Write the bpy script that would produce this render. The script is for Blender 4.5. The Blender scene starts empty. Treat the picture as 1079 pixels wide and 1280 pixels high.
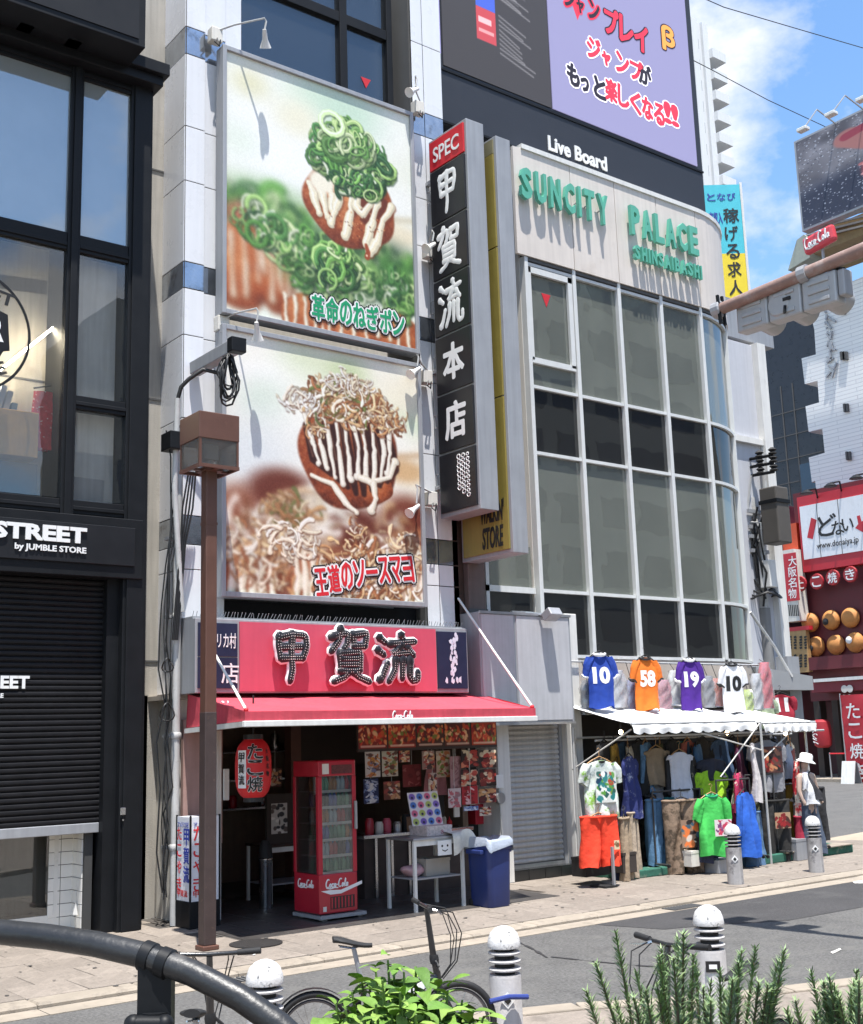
import bpy, bmesh, math, random
import numpy as np
from mathutils import Vector, Matrix
random.seed(7); RNG = np.random.default_rng(5)
scene = bpy.context.scene
COL = scene.collection
PI = math.pi
def V(*a): return Vector(a)

# ---------------------------------------------------------------- camera, sky, sun, exposure
CAM_H = 2.25
F_PX, YAW, PITCH, ROLL = 1492.4, 0.65926, 0.188168, -0.030922
PW, PH = 1079.0, 1280.0
cam_d = bpy.data.cameras.new('camera'); cam = bpy.data.objects.new('camera', cam_d); COL.objects.link(cam)
fwd = V(math.sin(YAW)*math.cos(PITCH), math.cos(YAW)*math.cos(PITCH), math.sin(PITCH))
_r0 = V(math.cos(YAW), -math.sin(YAW), 0); _u0 = _r0.cross(fwd)
right = _r0*math.cos(ROLL) + _u0*math.sin(ROLL); up = _u0*math.cos(ROLL) - _r0*math.sin(ROLL)
CAM = V(0, 0, CAM_H)
cam.matrix_world = Matrix(((right.x, up.x, -fwd.x, CAM.x), (right.y, up.y, -fwd.y, CAM.y), (right.z, up.z, -fwd.z, CAM.z), (0, 0, 0, 1)))
cam_d.sensor_fit = 'VERTICAL'; cam_d.sensor_height = 36.0; cam_d.lens = 36.0*F_PX/PH
cam_d.clip_start = 0.05; cam_d.clip_end = 2000
scene.camera = cam
SUN_DIR = V(.25, .55, -2.25).normalized()          # the way the light travels
sun_el = math.asin(-SUN_DIR.z)
sd = bpy.data.lights.new('sun', 'SUN'); sd.energy = 4.5; sd.angle = math.radians(0.5); sd.color = (1, .965, .91)
sun = bpy.data.objects.new('sun', sd); COL.objects.link(sun); sun.location = (0, -10, 40)
sun.rotation_euler = SUN_DIR.to_track_quat('-Z', 'Y').to_euler()
world = bpy.data.worlds.new('World'); scene.world = world; world.use_nodes = True
nt = world.node_tree; nt.nodes.clear()
wo = nt.nodes.new('ShaderNodeOutputWorld'); bg = nt.nodes.new('ShaderNodeBackground'); sky = nt.nodes.new('ShaderNodeTexSky')
sky.sky_type = 'NISHITA'; sky.sun_disc = False; sky.sun_elevation = sun_el
sky.sun_rotation = math.atan2(-SUN_DIR.x, -SUN_DIR.y) % (2*PI)
sky.air_density = 1.15; sky.dust_density = 0.3; sky.ozone_density = 2.5
tc = nt.nodes.new('ShaderNodeTexCoord'); mp = nt.nodes.new('ShaderNodeMapping'); mp.inputs['Scale'].default_value = (1, 1, 1.6)
mp.inputs['Location'].default_value = (.2, .9, .1)
n1 = nt.nodes.new('ShaderNodeTexNoise'); n1.inputs['Scale'].default_value = 4.2; n1.inputs['Detail'].default_value = 8; n1.inputs['Roughness'].default_value = .58
rp = nt.nodes.new('ShaderNodeValToRGB'); rp.color_ramp.elements[0].position = .47; rp.color_ramp.elements[1].position = .63
mx = nt.nodes.new('ShaderNodeMix'); mx.data_type = 'RGBA'; mx.inputs[7].default_value = (4.8, 4.9, 5.1, 1)
hs_ = nt.nodes.new('ShaderNodeHueSaturation'); hs_.inputs['Saturation'].default_value = 1.12; hs_.inputs['Value'].default_value = 1.12
L = nt.links.new
L(tc.outputs['Generated'], mp.inputs['Vector']); L(mp.outputs[0], n1.inputs['Vector']); L(n1.outputs[0], rp.inputs[0])
L(rp.outputs[0], mx.inputs[0]); L(sky.outputs[0], hs_.inputs['Color']); L(hs_.outputs[0], mx.inputs[6]); L(mx.outputs[2], bg.inputs[0]); L(bg.outputs[0], wo.inputs[0])
bg.inputs[1].default_value = 0.122
scene.view_settings.view_transform = 'Standard'; scene.view_settings.look = 'None'
scene.view_settings.exposure = 0.95; scene.view_settings.gamma = 1; scene.view_settings.use_curve_mapping = False
scene.cycles.max_bounces = 7; scene.cycles.transparent_max_bounces = 12; scene.cycles.caustics_reflective = False; scene.cycles.caustics_refractive = False
scene.cycles.use_denoising = True; scene.cycles.sample_clamp_indirect = 6

# ---------------------------------------------------------------- helpers
# a sight line of the surveyed photograph met with a plane of the street: gives real positions
def _ray(px, py): return fwd + right*((px - PW/2)/F_PX) - up*((py - PH/2)/F_PX)
def WY(px, py, y): d = _ray(px, py); return CAM + d*(y/d.y)
def WX(px, py, x): d = _ray(px, py); return CAM + d*(x/d.x)
def WZ(px, py, z): d = _ray(px, py); return CAM + d*((z - CAM_H)/d.z)
def PXOF(p): d = Vector(p)-CAM; return PW/2+F_PX*d.dot(right)/d.dot(fwd)
def WD(px, py, dist): d = _ray(px, py); return CAM + d*(dist/d.dot(fwd))

class MB:
    def __init__(s): s.v = []; s.f = []; s.uv = {}
    def add(s, vs, fs):
        o = len(s.v); s.v += [tuple(v) for v in vs]; s.f += [tuple(i+o for i in f) for f in fs]; return s
    def box(s, x0, x1, y0, y1, z0, z1):
        if x1 < x0: x0, x1 = x1, x0
        if y1 < y0: y0, y1 = y1, y0
        if z1 < z0: z0, z1 = z1, z0
        return s.add([(x0,y0,z0),(x1,y0,z0),(x1,y1,z0),(x0,y1,z0),(x0,y0,z1),(x1,y0,z1),(x1,y1,z1),(x0,y1,z1)],
                     [(0,3,2,1),(4,5,6,7),(0,1,5,4),(1,2,6,5),(2,3,7,6),(3,0,4,7)])
    def obox(s, c, a, b, d):   # centre and three half vectors
        c, a, b, d = Vector(c), Vector(a), Vector(b), Vector(d)
        if a.cross(b).dot(d) < 0: a = -a
        return s.add([c-a-b-d, c+a-b-d, c+a+b-d, c-a+b-d, c-a-b+d, c+a-b+d, c+a+b+d, c-a+b+d],
                     [(0,3,2,1),(4,5,6,7),(0,1,5,4),(1,2,6,5),(2,3,7,6),(3,0,4,7)])
    def bar(s, p, q, w, h=None, upv=(0,0,1)):
        p, q = Vector(p), Vector(q); d = q-p; u = Vector(upv)
        if abs(d.normalized().dot(u)) > .95: u = V(1, 0, 0)
        a = d.cross(u).normalized(); b = a.cross(d).normalized()
        return s.obox((p+q)/2, d/2, a*w/2, b*(h or w)/2)
    def tube(s, pts, r, n=8, cap=True):
        pts = [Vector(p) for p in pts]; m = len(pts); rs = r if isinstance(r, (list, tuple)) else [r]*m
        t0 = (pts[1]-pts[0]).normalized(); u = t0.orthogonal().normalized(); rings = []
        for i, p in enumerate(pts):
            t = (pts[min(i+1, m-1)]-pts[max(i-1, 0)])
            t = t.normalized() if t.length > 1e-9 else t0
            u = (u - t*u.dot(t)); u = u.normalized() if u.length > 1e-6 else t.orthogonal().normalized()
            w = t.cross(u)
            rings.append([p + (u*math.cos(2*PI*k/n) + w*math.sin(2*PI*k/n))*rs[i] for k in range(n)])
        vs = [v for R in rings for v in R]; fs = []
        for i in range(m-1):
            for k in range(n): fs.append((i*n+k, i*n+(k+1) % n, (i+1)*n+(k+1) % n, (i+1)*n+k))
        if cap: fs.append(tuple(reversed(range(n)))); fs.append(tuple((m-1)*n+k for k in range(n)))
        return s.add(vs, fs)
    def lathe(s, prof, c, n=16, axis=(0,0,1), arc=2*PI):
        c = Vector(c); ax = Vector(axis).normalized(); u = ax.orthogonal().normalized() if abs(ax.z) < .99 else V(1,0,0); w = ax.cross(u)
        vs = []; fs = []; m = len(prof)
        for r, z in prof:
            for k in range(n): a = 2*PI*k/n; vs.append(c + ax*z + (u*math.cos(a) + w*math.sin(a))*max(r, 1e-4))
        for i in range(m-1):
            for k in range(n): fs.append((i*n+k, i*n+(k+1) % n, (i+1)*n+(k+1) % n, (i+1)*n+k))
        fs.append(tuple(reversed(range(n)))); fs.append(tuple((m-1)*n+k for k in range(n)))
        return s.add(vs, fs)
    def prism(s, poly, o, U, W, depth):   # poly in the U,W plane, extruded along -(U x W)
        o, U, W = Vector(o), Vector(U), Vector(W); N = U.cross(W).normalized()
        n = len(poly); ar = sum(poly[i][0]*poly[(i+1) % n][1]-poly[(i+1) % n][0]*poly[i][1] for i in range(n))
        if ar < 0: poly = poly[::-1]
        vs = [o+U*a+W*b for a, b in poly] + [o+U*a+W*b-N*depth for a, b in poly]
        fs = [tuple(range(n)), tuple(reversed(range(n, 2*n)))] + [(i, i+n, (i+1) % n+n, (i+1) % n) for i in range(n)]
        return s.add(vs, fs)
    def grid(s, P, closed=False):         # rows of points
        r, c = len(P), len(P[0]); vs = [p for R in P for p in R]; fs = []
        for i in range(r-1):
            for k in range(c if closed else c-1): fs.append((i*c+k, i*c+(k+1) % c, (i+1)*c+(k+1) % c, (i+1)*c+k))
        return s.add(vs, fs)
    def sphere(s, c, rx, ry=None, rz=None, n=12, m=8):
        ry = ry or rx; rz = rz or rx; c = Vector(c)
        P = [[c + V(rx*math.sin(PI*i/m)*math.cos(2*PI*k/n), ry*math.sin(PI*i/m)*math.sin(2*PI*k/n), rz*math.cos(PI*i/m)) for k in range(n)] for i in range(1, m)]
        o = len(s.v); s.grid(P[::-1], True); b = len(s.v); s.v += [tuple(c-V(0,0,rz)), tuple(c+V(0,0,rz))]
        for k in range(n): s.f.append((b, o+(k+1) % n, o+k)); q = o+(m-2)*n; s.f.append((b+1, q+k, q+(k+1) % n))
        return s

ORIG = {}
def lab(o, label=None, cat=None, group=None, kind=None):
    if label: o['label'] = label
    if cat: o['category'] = cat
    if group: o['group'] = group
    if kind: o['kind'] = kind
    return o
def thing(name, label, cat, loc=(0,0,0), group=None):
    o = bpy.data.objects.new(name, None); COL.objects.link(o); o.location = loc; o.empty_display_size = .2
    ORIG[o.name] = Vector(loc); return lab(o, label, cat, group)
def finish(name, me, m, parent, label, off):
    for mm in (m if isinstance(m, (list, tuple)) else [m]): me.materials.append(mm)
    o = bpy.data.objects.new(name, me); COL.objects.link(o)
    if parent is not None: o.parent = parent
    ORIG[o.name] = off
    if label: o['label'] = label
    return o
def part(name, mb, m, parent=None, label=None, smooth=0, bevel=0, loc=None):
    off = ORIG[parent.name] if parent is not None else Vector(loc or (0,0,0))
    me = bpy.data.meshes.new(name)
    me.from_pydata([(a-off.x, b-off.y, c-off.z) for a, b, c in mb.v], [], mb.f); me.update()
    if smooth:
        me.polygons.foreach_set('use_smooth', [True]*len(me.polygons)); me.set_sharp_from_angle(angle=math.radians(smooth))
    o = finish(name, me, m, parent, label, off)
    if parent is None: o.location = off
    if bevel:
        b = o.modifiers.new('bevel', 'BEVEL'); b.width = bevel; b.segments = 2; b.limit_method = 'ANGLE'; b.angle_limit = math.radians(50)
    return o
def copy_part(o, parent, shift=(0,0,0), name=None):     # another copy of a part sharing its mesh
    c = o.copy(); COL.objects.link(c); c.parent = parent; c.location = Vector(o.location)+Vector(shift); ORIG[c.name] = ORIG[o.name]; return c
def dup(root, loc, rz=None, label=None, scale=None):
    def rec(o, par):
        c = o.copy(); COL.objects.link(c)
        if par is not None: c.parent = par
        for ch in KIDS.get(o.name, []): rec(ch, c)
        return c
    KIDS = {}
    for q in root.children_recursive: KIDS.setdefault(q.parent.name, []).append(q)
    c = rec(root, None); c.location = loc; ORIG[c.name] = Vector(loc)
    if rz is not None: c.rotation_euler.z = rz
    if scale: c.scale = (scale,)*3
    if label: c['label'] = label
    return c
def struct(name, mb, m, parent=None, **k):
    o = part(name, mb, m, parent, **k)
    if parent is None: o['kind'] = 'structure'
    return o
def quad_print(name, p00, U, W, w, h, m, parent, label=None, thick=.004):
    """a thin printed sheet with real thickness, UVs on its face; returns the part"""
    p00, U, W = Vector(p00), Vector(U), Vector(W); N = U.cross(W)
    b = MB(); b.prism([(0,0),(w,0),(w,h),(0,h)], p00, U, W, thick)
    o = part(name, b, m, parent, label); me = o.data; uv = me.uv_layers.new(name='UVMap')
    off = ORIG[o.name]
    for poly in me.polygons:
        for li in poly.loop_indices:
            c = Vector(me.vertices[me.loops[li].vertex_index].co)+off-p00
            uv.data[li].uv = (c.dot(U)/w, c.dot(W)/h)
    return o
_fontcache = {}
def glyphs(body, ext, off, shear, res, lines=1.0, align='LEFT'):
    key = (body, ext, off, shear, res, lines, align)
    if key in _fontcache: return _fontcache[key]
    cu = bpy.data.curves.new('lettering', 'FONT'); cu.body = body; cu.size = 1; cu.extrude = ext; cu.offset = off; cu.shear = shear
    cu.resolution_u = res; cu.space_line = lines; cu.align_x = align; cu.fill_mode = 'BOTH'
    ob = bpy.data.objects.new('lettering', cu); COL.objects.link(ob)
    bpy.context.view_layer.update()
    me = ob.evaluated_get(bpy.context.evaluated_depsgraph_get()).to_mesh()
    vs = np.array([v.co for v in me.vertices]) if len(me.vertices) else np.zeros((0, 3)); fs = [tuple(p.vertices) for p in me.polygons]
    ob.evaluated_get(bpy.context.evaluated_depsgraph_get()).to_mesh_clear()
    COL.objects.unlink(ob); bpy.data.objects.remove(ob); bpy.data.curves.remove(cu)
    _fontcache[key] = (vs, fs); return vs, fs
def text(name, body, p00, U, W, w, h, m, parent, depth=.006, bold=0., shear=0., label=None, res=3, lines=1.0, align='LEFT', lift=.002, rot=0, wob=0, base=None):
    """lettering fitted to a w x h field whose lower left corner is p00; base: glyph bounds of another string, so outlines register"""
    if any(ord(q) > 255 for q in body): return fat(name, body, p00, U, W, w, h, m, parent, bold*.42*h, lift, rot)
    vs, fs = glyphs(body, .5, bold, shear, res, lines, align)
    p00, U, W = Vector(p00), Vector(U), Vector(W); N = U.cross(W).normalized()
    b = MB()
    if len(vs):
        bv = vs if base is None else glyphs(base[0], .5, base[1], shear, res, lines, align)[0]
        mn, mxx = bv.min(0), bv.max(0); s = np.maximum(mxx-mn, 1e-6)
        q = (vs-mn)/s
        for x, y, z in q:
            a, c = x*w, y*h
            if wob: a += wob*math.sin(c*9/h*1.3+a*5/w); c += wob*math.sin(a*11/w+1)
            if rot: a, c = (a-w/2)*math.cos(rot)-(c-h/2)*math.sin(rot)+w/2, (a-w/2)*math.sin(rot)+(c-h/2)*math.cos(rot)+h/2
            b.v.append(tuple(p00+U*a+W*c+N*(lift+max(min(z, 1), 0)*depth)))
        b.f = list(fs)
    return part(name, b, m, parent, label)
def fat(name, body, p00, U, W, w, h, m, parent, grow, lift, rot=0, bold=.0):
    """the same character spread outwards by grow (an outline layer), each copy a hair above the one below"""
    vs, fs = glyphs(body, .5, bold, 0, 2); bv = glyphs(body, .5, 0, 0, 2)[0]; mn, mxx = bv.min(0), bv.max(0); sc = np.maximum(mxx-mn, 1e-6)
    p00, U, W = Vector(p00), Vector(U), Vector(W); N = U.cross(W).normalized(); b = MB(); n = 10 if grow else 1
    for k in range(n):
        ox, oy = (grow*math.cos(2*PI*k/n), grow*math.sin(2*PI*k/n)) if grow else (0, 0); q = []
        for x, y, z in (vs-mn)/sc:
            a, c = x*w+ox, y*h+oy
            if rot: a, c = (a-w/2)*math.cos(rot)-(c-h/2)*math.sin(rot)+w/2, (a-w/2)*math.sin(rot)+(c-h/2)*math.cos(rot)+h/2
            q.append(p00+U*a+W*c+N*(lift+.0002*k+.001*max(min(z,1),0)))
        b.add(q, fs)
    return part(name, b, m, parent)
BRUSH = {'甲': [[(.19,.93),(.16,.75),(.22,.45)],[(.17,.88),(.5,.95),(.84,.93),(.86,.72),(.76,.46)],[(.22,.69),(.76,.71)],[(.23,.47),(.76,.48)],[(.5,.97),(.48,.6),(.5,.25),(.44,.0)]],
 '賀': [[(.03,.83),(.30,.90),(.46,.90),(.43,.72),(.34,.60)],[(.27,1.0),(.23,.78),(.03,.56)],[(.58,.9),(.60,.66)],[(.58,.88),(.93,.93),(.87,.67)],[(.60,.67),(.88,.68)],[(.24,.54),(.26,.2)],[(.24,.53),(.76,.57),(.73,.2)],[(.27,.43),(.73,.44)],[(.27,.32),(.72,.33)],[(.25,.20),(.74,.21)],[(.44,.18),(.34,.08),(.08,.0)],[(.58,.18),(.70,.09),(.97,.0)]],
 '流': [[(.05,.95),(.20,.84)],[(.0,.68),(.15,.58)],[(.03,.04),(.12,.14),(.24,.40)],[(.6,1.02),(.66,.90)],[(.30,.82),(.95,.89)],[(.60,.82),(.46,.65),(.36,.60),(.80,.65)],[(.74,.76),(.90,.58)],[(.44,.5),(.42,.25),(.26,.0)],[(.62,.5),(.60,.06)],[(.80,.5),(.79,.12),(.86,.02),(1.0,.05),(1.0,.22)]]}
def brush(name, ch, p00, U, W, w, h, m, parent, r, grow=0., lift=0., thick=.25):
    """a character written with a loaded brush: every stroke a rounded, tapering ribbon"""
    p00, U, W = Vector(p00), Vector(U), Vector(W); N = U.cross(W).normalized(); b = MB(); rd = random.Random(ord(ch))
    for S in BRUSH[ch]:
        P = []; n = 5*(len(S)-1)+1
        for i in range(n):
            t = i/(n-1)*(len(S)-1); k = min(int(t), len(S)-2); f = t-k; a, c = Vector((*S[k],0)), Vector((*S[k+1],0)); p = a.lerp(c, f); P.append(V(p.x*w, p.y*h, 0))
        if len(S) > 2: P = [P[0]]+[(P[i-1]+P[i]*2+P[i+1])/4 for i in range(1, n-1)]+[P[-1]]
        rs = [r*w*(1.1-.3*math.sin(PI*i/(n-1))-.35*(i/(n-1))**3+rd.uniform(-.06,.06))+grow for i in range(n)]; rs = [rs[0]*.5]+rs+[rs[-1]*.45]; d0 = (P[0]-P[1]).normalized(); d1 = (P[-1]-P[-2]).normalized(); P = [P[0]+d0*rs[1]*.75]+P+[P[-1]+d1*rs[-2]*.75]
        bb = MB(); bb.tube(P, rs, 10); b.add([p00+U*x+W*y+N*(lift+z*thick) for x, y, z in bb.v], bb.f)
    return part(name, b, m, parent, smooth=50)
FU, FW = V(1,0,0), V(0,0,1)      # a face looking at the street
SU, SW = V(0,-1,0), V(0,0,1)     # a face looking to -X

# ---------------------------------------------------------------- materials
def mat(name, col, rough=.6, metal=0., var=.10, sc=5., bump=.08, bsc=60., streak=0., rand=0., spec=.5, coat=0., grime=None, speck=0., crack=0.):
    m = bpy.data.materials.new(name); m.use_nodes = True; t = m.node_tree; N = t.nodes; l = t.links.new
    p = N['Principled BSDF']; p.inputs['Roughness'].default_value = rough; p.inputs['Metallic'].default_value = metal
    p.inputs['Specular IOR Level'].default_value = spec
    if coat: p.inputs['Coat Weight'].default_value = coat; p.inputs['Coat Roughness'].default_value = .15
    co = N.new('ShaderNodeTexCoord'); no = N.new('ShaderNodeTexNoise'); no.inputs['Scale'].default_value = sc; no.inputs['Detail'].default_value = 6; no.inputs['Roughness'].default_value = .65
    l(co.outputs['Object'], no.inputs['Vector'])
    mr = N.new('ShaderNodeMapRange'); mr.inputs[1].default_value = .28; mr.inputs[2].default_value = .72; mr.inputs[3].default_value = 1-var; mr.inputs[4].default_value = 1+var
    l(no.outputs[0], mr.inputs[0]); val = mr.outputs[0]
    def mul(a, b):
        k = N.new('ShaderNodeMath'); k.operation = 'MULTIPLY'; l(a, k.inputs[0]); l(b, k.inputs[1]); return k.outputs[0]
    if streak:
        ma = N.new('ShaderNodeMapping'); ma.inputs['Scale'].default_value = (9, 9, .5); l(co.outputs['Object'], ma.inputs[0])
        n2 = N.new('ShaderNodeTexNoise'); n2.inputs['Scale'].default_value = 1.6; n2.inputs['Detail'].default_value = 5; l(ma.outputs[0], n2.inputs['Vector'])
        m2 = N.new('ShaderNodeMapRange'); m2.inputs[1].default_value = .35; m2.inputs[2].default_value = .7; m2.inputs[3].default_value = 1; m2.inputs[4].default_value = 1-streak
        l(n2.outputs[0], m2.inputs[0]); val = mul(val, m2.outputs[0])
    if speck:          # aggregate showing at the surface
        n4 = N.new('ShaderNodeTexNoise'); n4.inputs['Scale'].default_value = 30; n4.inputs['Detail'].default_value = 3; n4.inputs['Roughness'].default_value = .8; l(co.outputs['Object'], n4.inputs['Vector'])
        m6 = N.new('ShaderNodeMapRange'); m6.inputs[1].default_value = .35; m6.inputs[2].default_value = .65; m6.inputs[3].default_value = 1-speck; m6.inputs[4].default_value = 1+speck; l(n4.outputs[0], m6.inputs[0]); val = mul(val, m6.outputs[0])
    if crack:          # fine cracks
        n5 = N.new('ShaderNodeTexNoise'); n5.inputs['Scale'].default_value = 1.5; n5.inputs['Detail'].default_value = 5; l(co.outputs['Object'], n5.inputs['Vector']); va = N.new('ShaderNodeVectorMath'); va.operation = 'MULTIPLY_ADD'; va.inputs[1].default_value = (.8,.8,.8); l(n5.outputs[1], va.inputs[0]); l(co.outputs['Object'], va.inputs[2])
        vo = N.new('ShaderNodeTexVoronoi'); vo.feature = 'DISTANCE_TO_EDGE'; vo.inputs['Scale'].default_value = .45; l(va.outputs[0], vo.inputs['Vector']); m7 = N.new('ShaderNodeMapRange'); m7.inputs[2].default_value = .012; m7.inputs[3].default_value = 1-crack; l(vo.outputs['Distance'], m7.inputs[0]); val = mul(val, m7.outputs[0])
    if rand:
        oi = N.new('ShaderNodeObjectInfo'); m3 = N.new('ShaderNodeMapRange'); m3.inputs[3].default_value = 1-rand; m3.inputs[4].default_value = 1+rand
        l(oi.outputs['Random'], m3.inputs[0]); val = mul(val, m3.outputs[0])
    mc = N.new('ShaderNodeVectorMath'); mc.operation = 'SCALE'; mc.inputs[0].default_value = col[:3]; l(val, mc.inputs['Scale'])
    out = mc.outputs[0]
    if grime:          # patches of another colour with shapes of their own (rust, dirt, dried gum)
        gcol, gsc, lo, hi = grime
        n3 = N.new('ShaderNodeTexNoise'); n3.inputs['Scale'].default_value = gsc; n3.inputs['Detail'].default_value = 7; n3.inputs['Roughness'].default_value = .7; l(co.outputs['Object'], n3.inputs['Vector'])
        m4 = N.new('ShaderNodeMapRange'); m4.inputs[1].default_value = lo; m4.inputs[2].default_value = hi; l(n3.outputs[0], m4.inputs[0])
        gm = N.new('ShaderNodeMix'); gm.data_type = 'RGBA'; gm.inputs[7].default_value = (*gcol, 1); l(m4.outputs[0], gm.inputs[0]); l(out, gm.inputs[6]); out = gm.outputs[2]
    l(out, p.inputs['Base Color'])
    if bump:
        nb = N.new('ShaderNodeTexNoise'); nb.inputs['Scale'].default_value = bsc; nb.inputs['Detail'].default_value = 4; l(co.outputs['Object'], nb.inputs['Vector'])
        bu = N.new('ShaderNodeBump'); bu.inputs['Strength'].default_value = bump; bu.inputs['Distance'].default_value = .02; l(nb.outputs[0], bu.inputs['Height']); l(bu.outputs[0], p.inputs['Normal'])
        mr2 = N.new('ShaderNodeMapRange'); mr2.inputs[3].default_value = max(rough-.12, .02); mr2.inputs[4].default_value = min(rough+.12, 1); l(no.outputs[0], mr2.inputs[0]); l(mr2.outputs[0], p.inputs['Roughness'])
    return m
def s2l(c):
    c = np.asarray(c, float); c = c/255. if c.max() > 1.001 else c
    return tuple(np.where(c <= .04045, c/12.92, ((c+.055)/1.055)**2.4))
def glow(name, col, strength):
    m = bpy.data.materials.new(name); m.use_nodes = True; p = m.node_tree.nodes['Principled BSDF']
    p.inputs['Base Color'].default_value = (*[c*.5 for c in col], 1); p.inputs['Emission Color'].default_value = (*col, 1); p.inputs['Emission Strength'].default_value = strength; return m
def glass(name, tint, refl=.12, rough=.02, film=0., filmcol=(.2,.2,.2), wave=0.):
    """a thin pane: tinted see-through, Fresnel reflection on top, an optional diffuse film that can paint in reflections"""
    m = bpy.data.materials.new(name); m.use_nodes = True; t = m.node_tree; N = t.nodes; l = t.links.new; N.remove(N['Principled BSDF']); o = N['Material Output']
    tr = N.new('ShaderNodeBsdfTransparent'); tr.inputs[0].default_value = (*tint, 1)
    gl = N.new('ShaderNodeBsdfGlossy'); gl.inputs['Roughness'].default_value = rough
    fr = N.new('ShaderNodeLayerWeight'); fr.inputs['Blend'].default_value = .35
    mr = N.new('ShaderNodeMapRange'); mr.inputs[3].default_value = refl; mr.inputs[4].default_value = min(refl+.75, 1); l(fr.outputs['Fresnel'], mr.inputs[0])
    base = tr.outputs[0]
    if film:
        di = N.new('ShaderNodeBsdfDiffuse'); di.inputs[0].default_value = (*filmcol, 1); mf = N.new('ShaderNodeMixShader')
        tc2 = N.new('ShaderNodeTexCoord'); nn = N.new('ShaderNodeTexNoise'); nn.inputs['Scale'].default_value = 1.2; nn.inputs['Detail'].default_value = 3; l(tc2.outputs['Object'], nn.inputs['Vector'])
        mm = N.new('ShaderNodeMapRange'); mm.inputs[1].default_value = .3; mm.inputs[2].default_value = .7; mm.inputs[3].default_value = film*.9; mm.inputs[4].default_value = film*1.08; l(nn.outputs[0], mm.inputs[0]); l(mm.outputs[0], mf.inputs[0])
        l(base, mf.inputs[1]); l(di.outputs[0], mf.inputs[2]); base = mf.outputs[0]
    if wave:
        tc3 = N.new('ShaderNodeTexCoord'); n2 = N.new('ShaderNodeTexNoise'); n2.inputs['Scale'].default_value = .9; l(tc3.outputs['Object'], n2.inputs['Vector'])
        bu = N.new('ShaderNodeBump'); bu.inputs['Strength'].default_value = wave; bu.inputs['Distance'].default_value = .05; l(n2.outputs[0], bu.inputs['Height']); l(bu.outputs[0], gl.inputs['Normal'])
    ms = N.new('ShaderNodeMixShader'); l(mr.outputs[0], ms.inputs[0]); l(base, ms.inputs[1]); l(gl.outputs[0], ms.inputs[2]); l(ms.outputs[0], o.inputs[0]); return m
def printed(name, arr, rough=.5, emit=0., coat=0.):
    h, w = arr.shape[:2]; im = bpy.data.images.new(name, w, h); a = np.ones((h, w, 4), np.float32); a[..., :3] = np.clip(arr, 0, 1)[::-1]
    im.pixels.foreach_set(a.ravel()); im.update(); im.pack()
    m = bpy.data.materials.new(name); m.use_nodes = True; t = m.node_tree; p = t.nodes['Principled BSDF']; p.inputs['Roughness'].default_value = rough
    if coat: p.inputs['Coat Weight'].default_value = coat
    x = t.nodes.new('ShaderNodeTexImage'); x.image = im; x.extension = 'EXTEND'; t.links.new(x.outputs[0], p.inputs['Base Color'])
    if emit: t.links.new(x.outputs[0], p.inputs['Emission Color']); p.inputs['Emission Strength'].default_value = emit
    return m
# numpy painting of flat print
def canvas(w, h, col): return np.ones((h, w, 3))*np.asarray(col, float)/255.
def blob(c, cx, cy, rx, ry, col, soft=.3, rot=0., a=1.):
    h, w = c.shape[:2]; R = max(rx, ry)*(1+soft)+2
    x0, x1, y0, y1 = max(int(cx-R), 0), min(int(cx+R)+1, w), max(int(cy-R), 0), min(int(cy+R)+1, h)
    if x1 <= x0 or y1 <= y0: return
    y, x = np.mgrid[y0:y1, x0:x1]; x = x-cx; y = y-cy; cr, sr = math.cos(rot), math.sin(rot)
    d = np.sqrt(((x*cr+y*sr)/rx)**2+((-x*sr+y*cr)/ry)**2)
    al = (np.clip((1+soft*.5-d)/max(soft, .02), 0, 1)*a)[..., None]; al = al*al*(3-2*al) if soft > .15 else al
    c[y0:y1, x0:x1] = c[y0:y1, x0:x1]*(1-al)+np.asarray(col, float)/255.*al
def stroke(c, pts, wd, col, soft=1.2, a=1.):
    h, w = c.shape[:2]; pts = np.asarray(pts, float); R = (max(wd) if np.ndim(wd) else wd)+soft+1
    x0, y0 = np.maximum((pts.min(0)-R).astype(int), 0); x1, y1 = np.minimum((pts.max(0)+R+1).astype(int), [w, h])
    if x1 <= x0 or y1 <= y0: return
    y, x = np.mgrid[y0:y1, x0:x1]; D = np.full(x.shape, 1e9)
    for i in range(len(pts)-1):
        p, q = pts[i], pts[i+1]; d = q-p; ll = max(d@d, 1e-9); t = np.clip(((x-p[0])*d[0]+(y-p[1])*d[1])/ll, 0, 1)
        wi = wd if not np.ndim(wd) else wd[i]+(wd[i+1]-wd[i])*t
        D = np.minimum(D, np.hypot(x-p[0]-t*d[0], y-p[1]-t*d[1])-wi)
    al = (np.clip(.5-D/max(soft, .3), 0, 1)*a)[..., None]
    c[y0:y1, x0:x1] = c[y0:y1, x0:x1]*(1-al)+np.asarray(col, float)/255.*al
def arcpts(cx, cy, rx, ry, a0, a1, n=10, rot=0.):
    t = np.linspace(a0, a1, n); x = rx*np.cos(t); y = ry*np.sin(t); return np.stack([cx+x*math.cos(rot)-y*math.sin(rot), cy+x*math.sin(rot)+y*math.cos(rot)], 1)
def smooth_noise(h, w, s):
    g = RNG.random((int(h/s)+3, int(w/s)+3)); y = np.linspace(0, g.shape[0]-1.01, h); x = np.linspace(0, g.shape[1]-1.01, w)
    yi, xi = y.astype(int), x.astype(int); fy, fx = (y-yi)[:, None], (x-xi)[None]; fy = fy*fy*(3-2*fy); fx = fx*fx*(3-2*fx)
    return g[yi][:, xi]*(1-fy)*(1-fx)+g[yi+1][:, xi]*fy*(1-fx)+g[yi][:, xi+1]*(1-fy)*fx+g[yi+1][:, xi+1]*fy*fx
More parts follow.
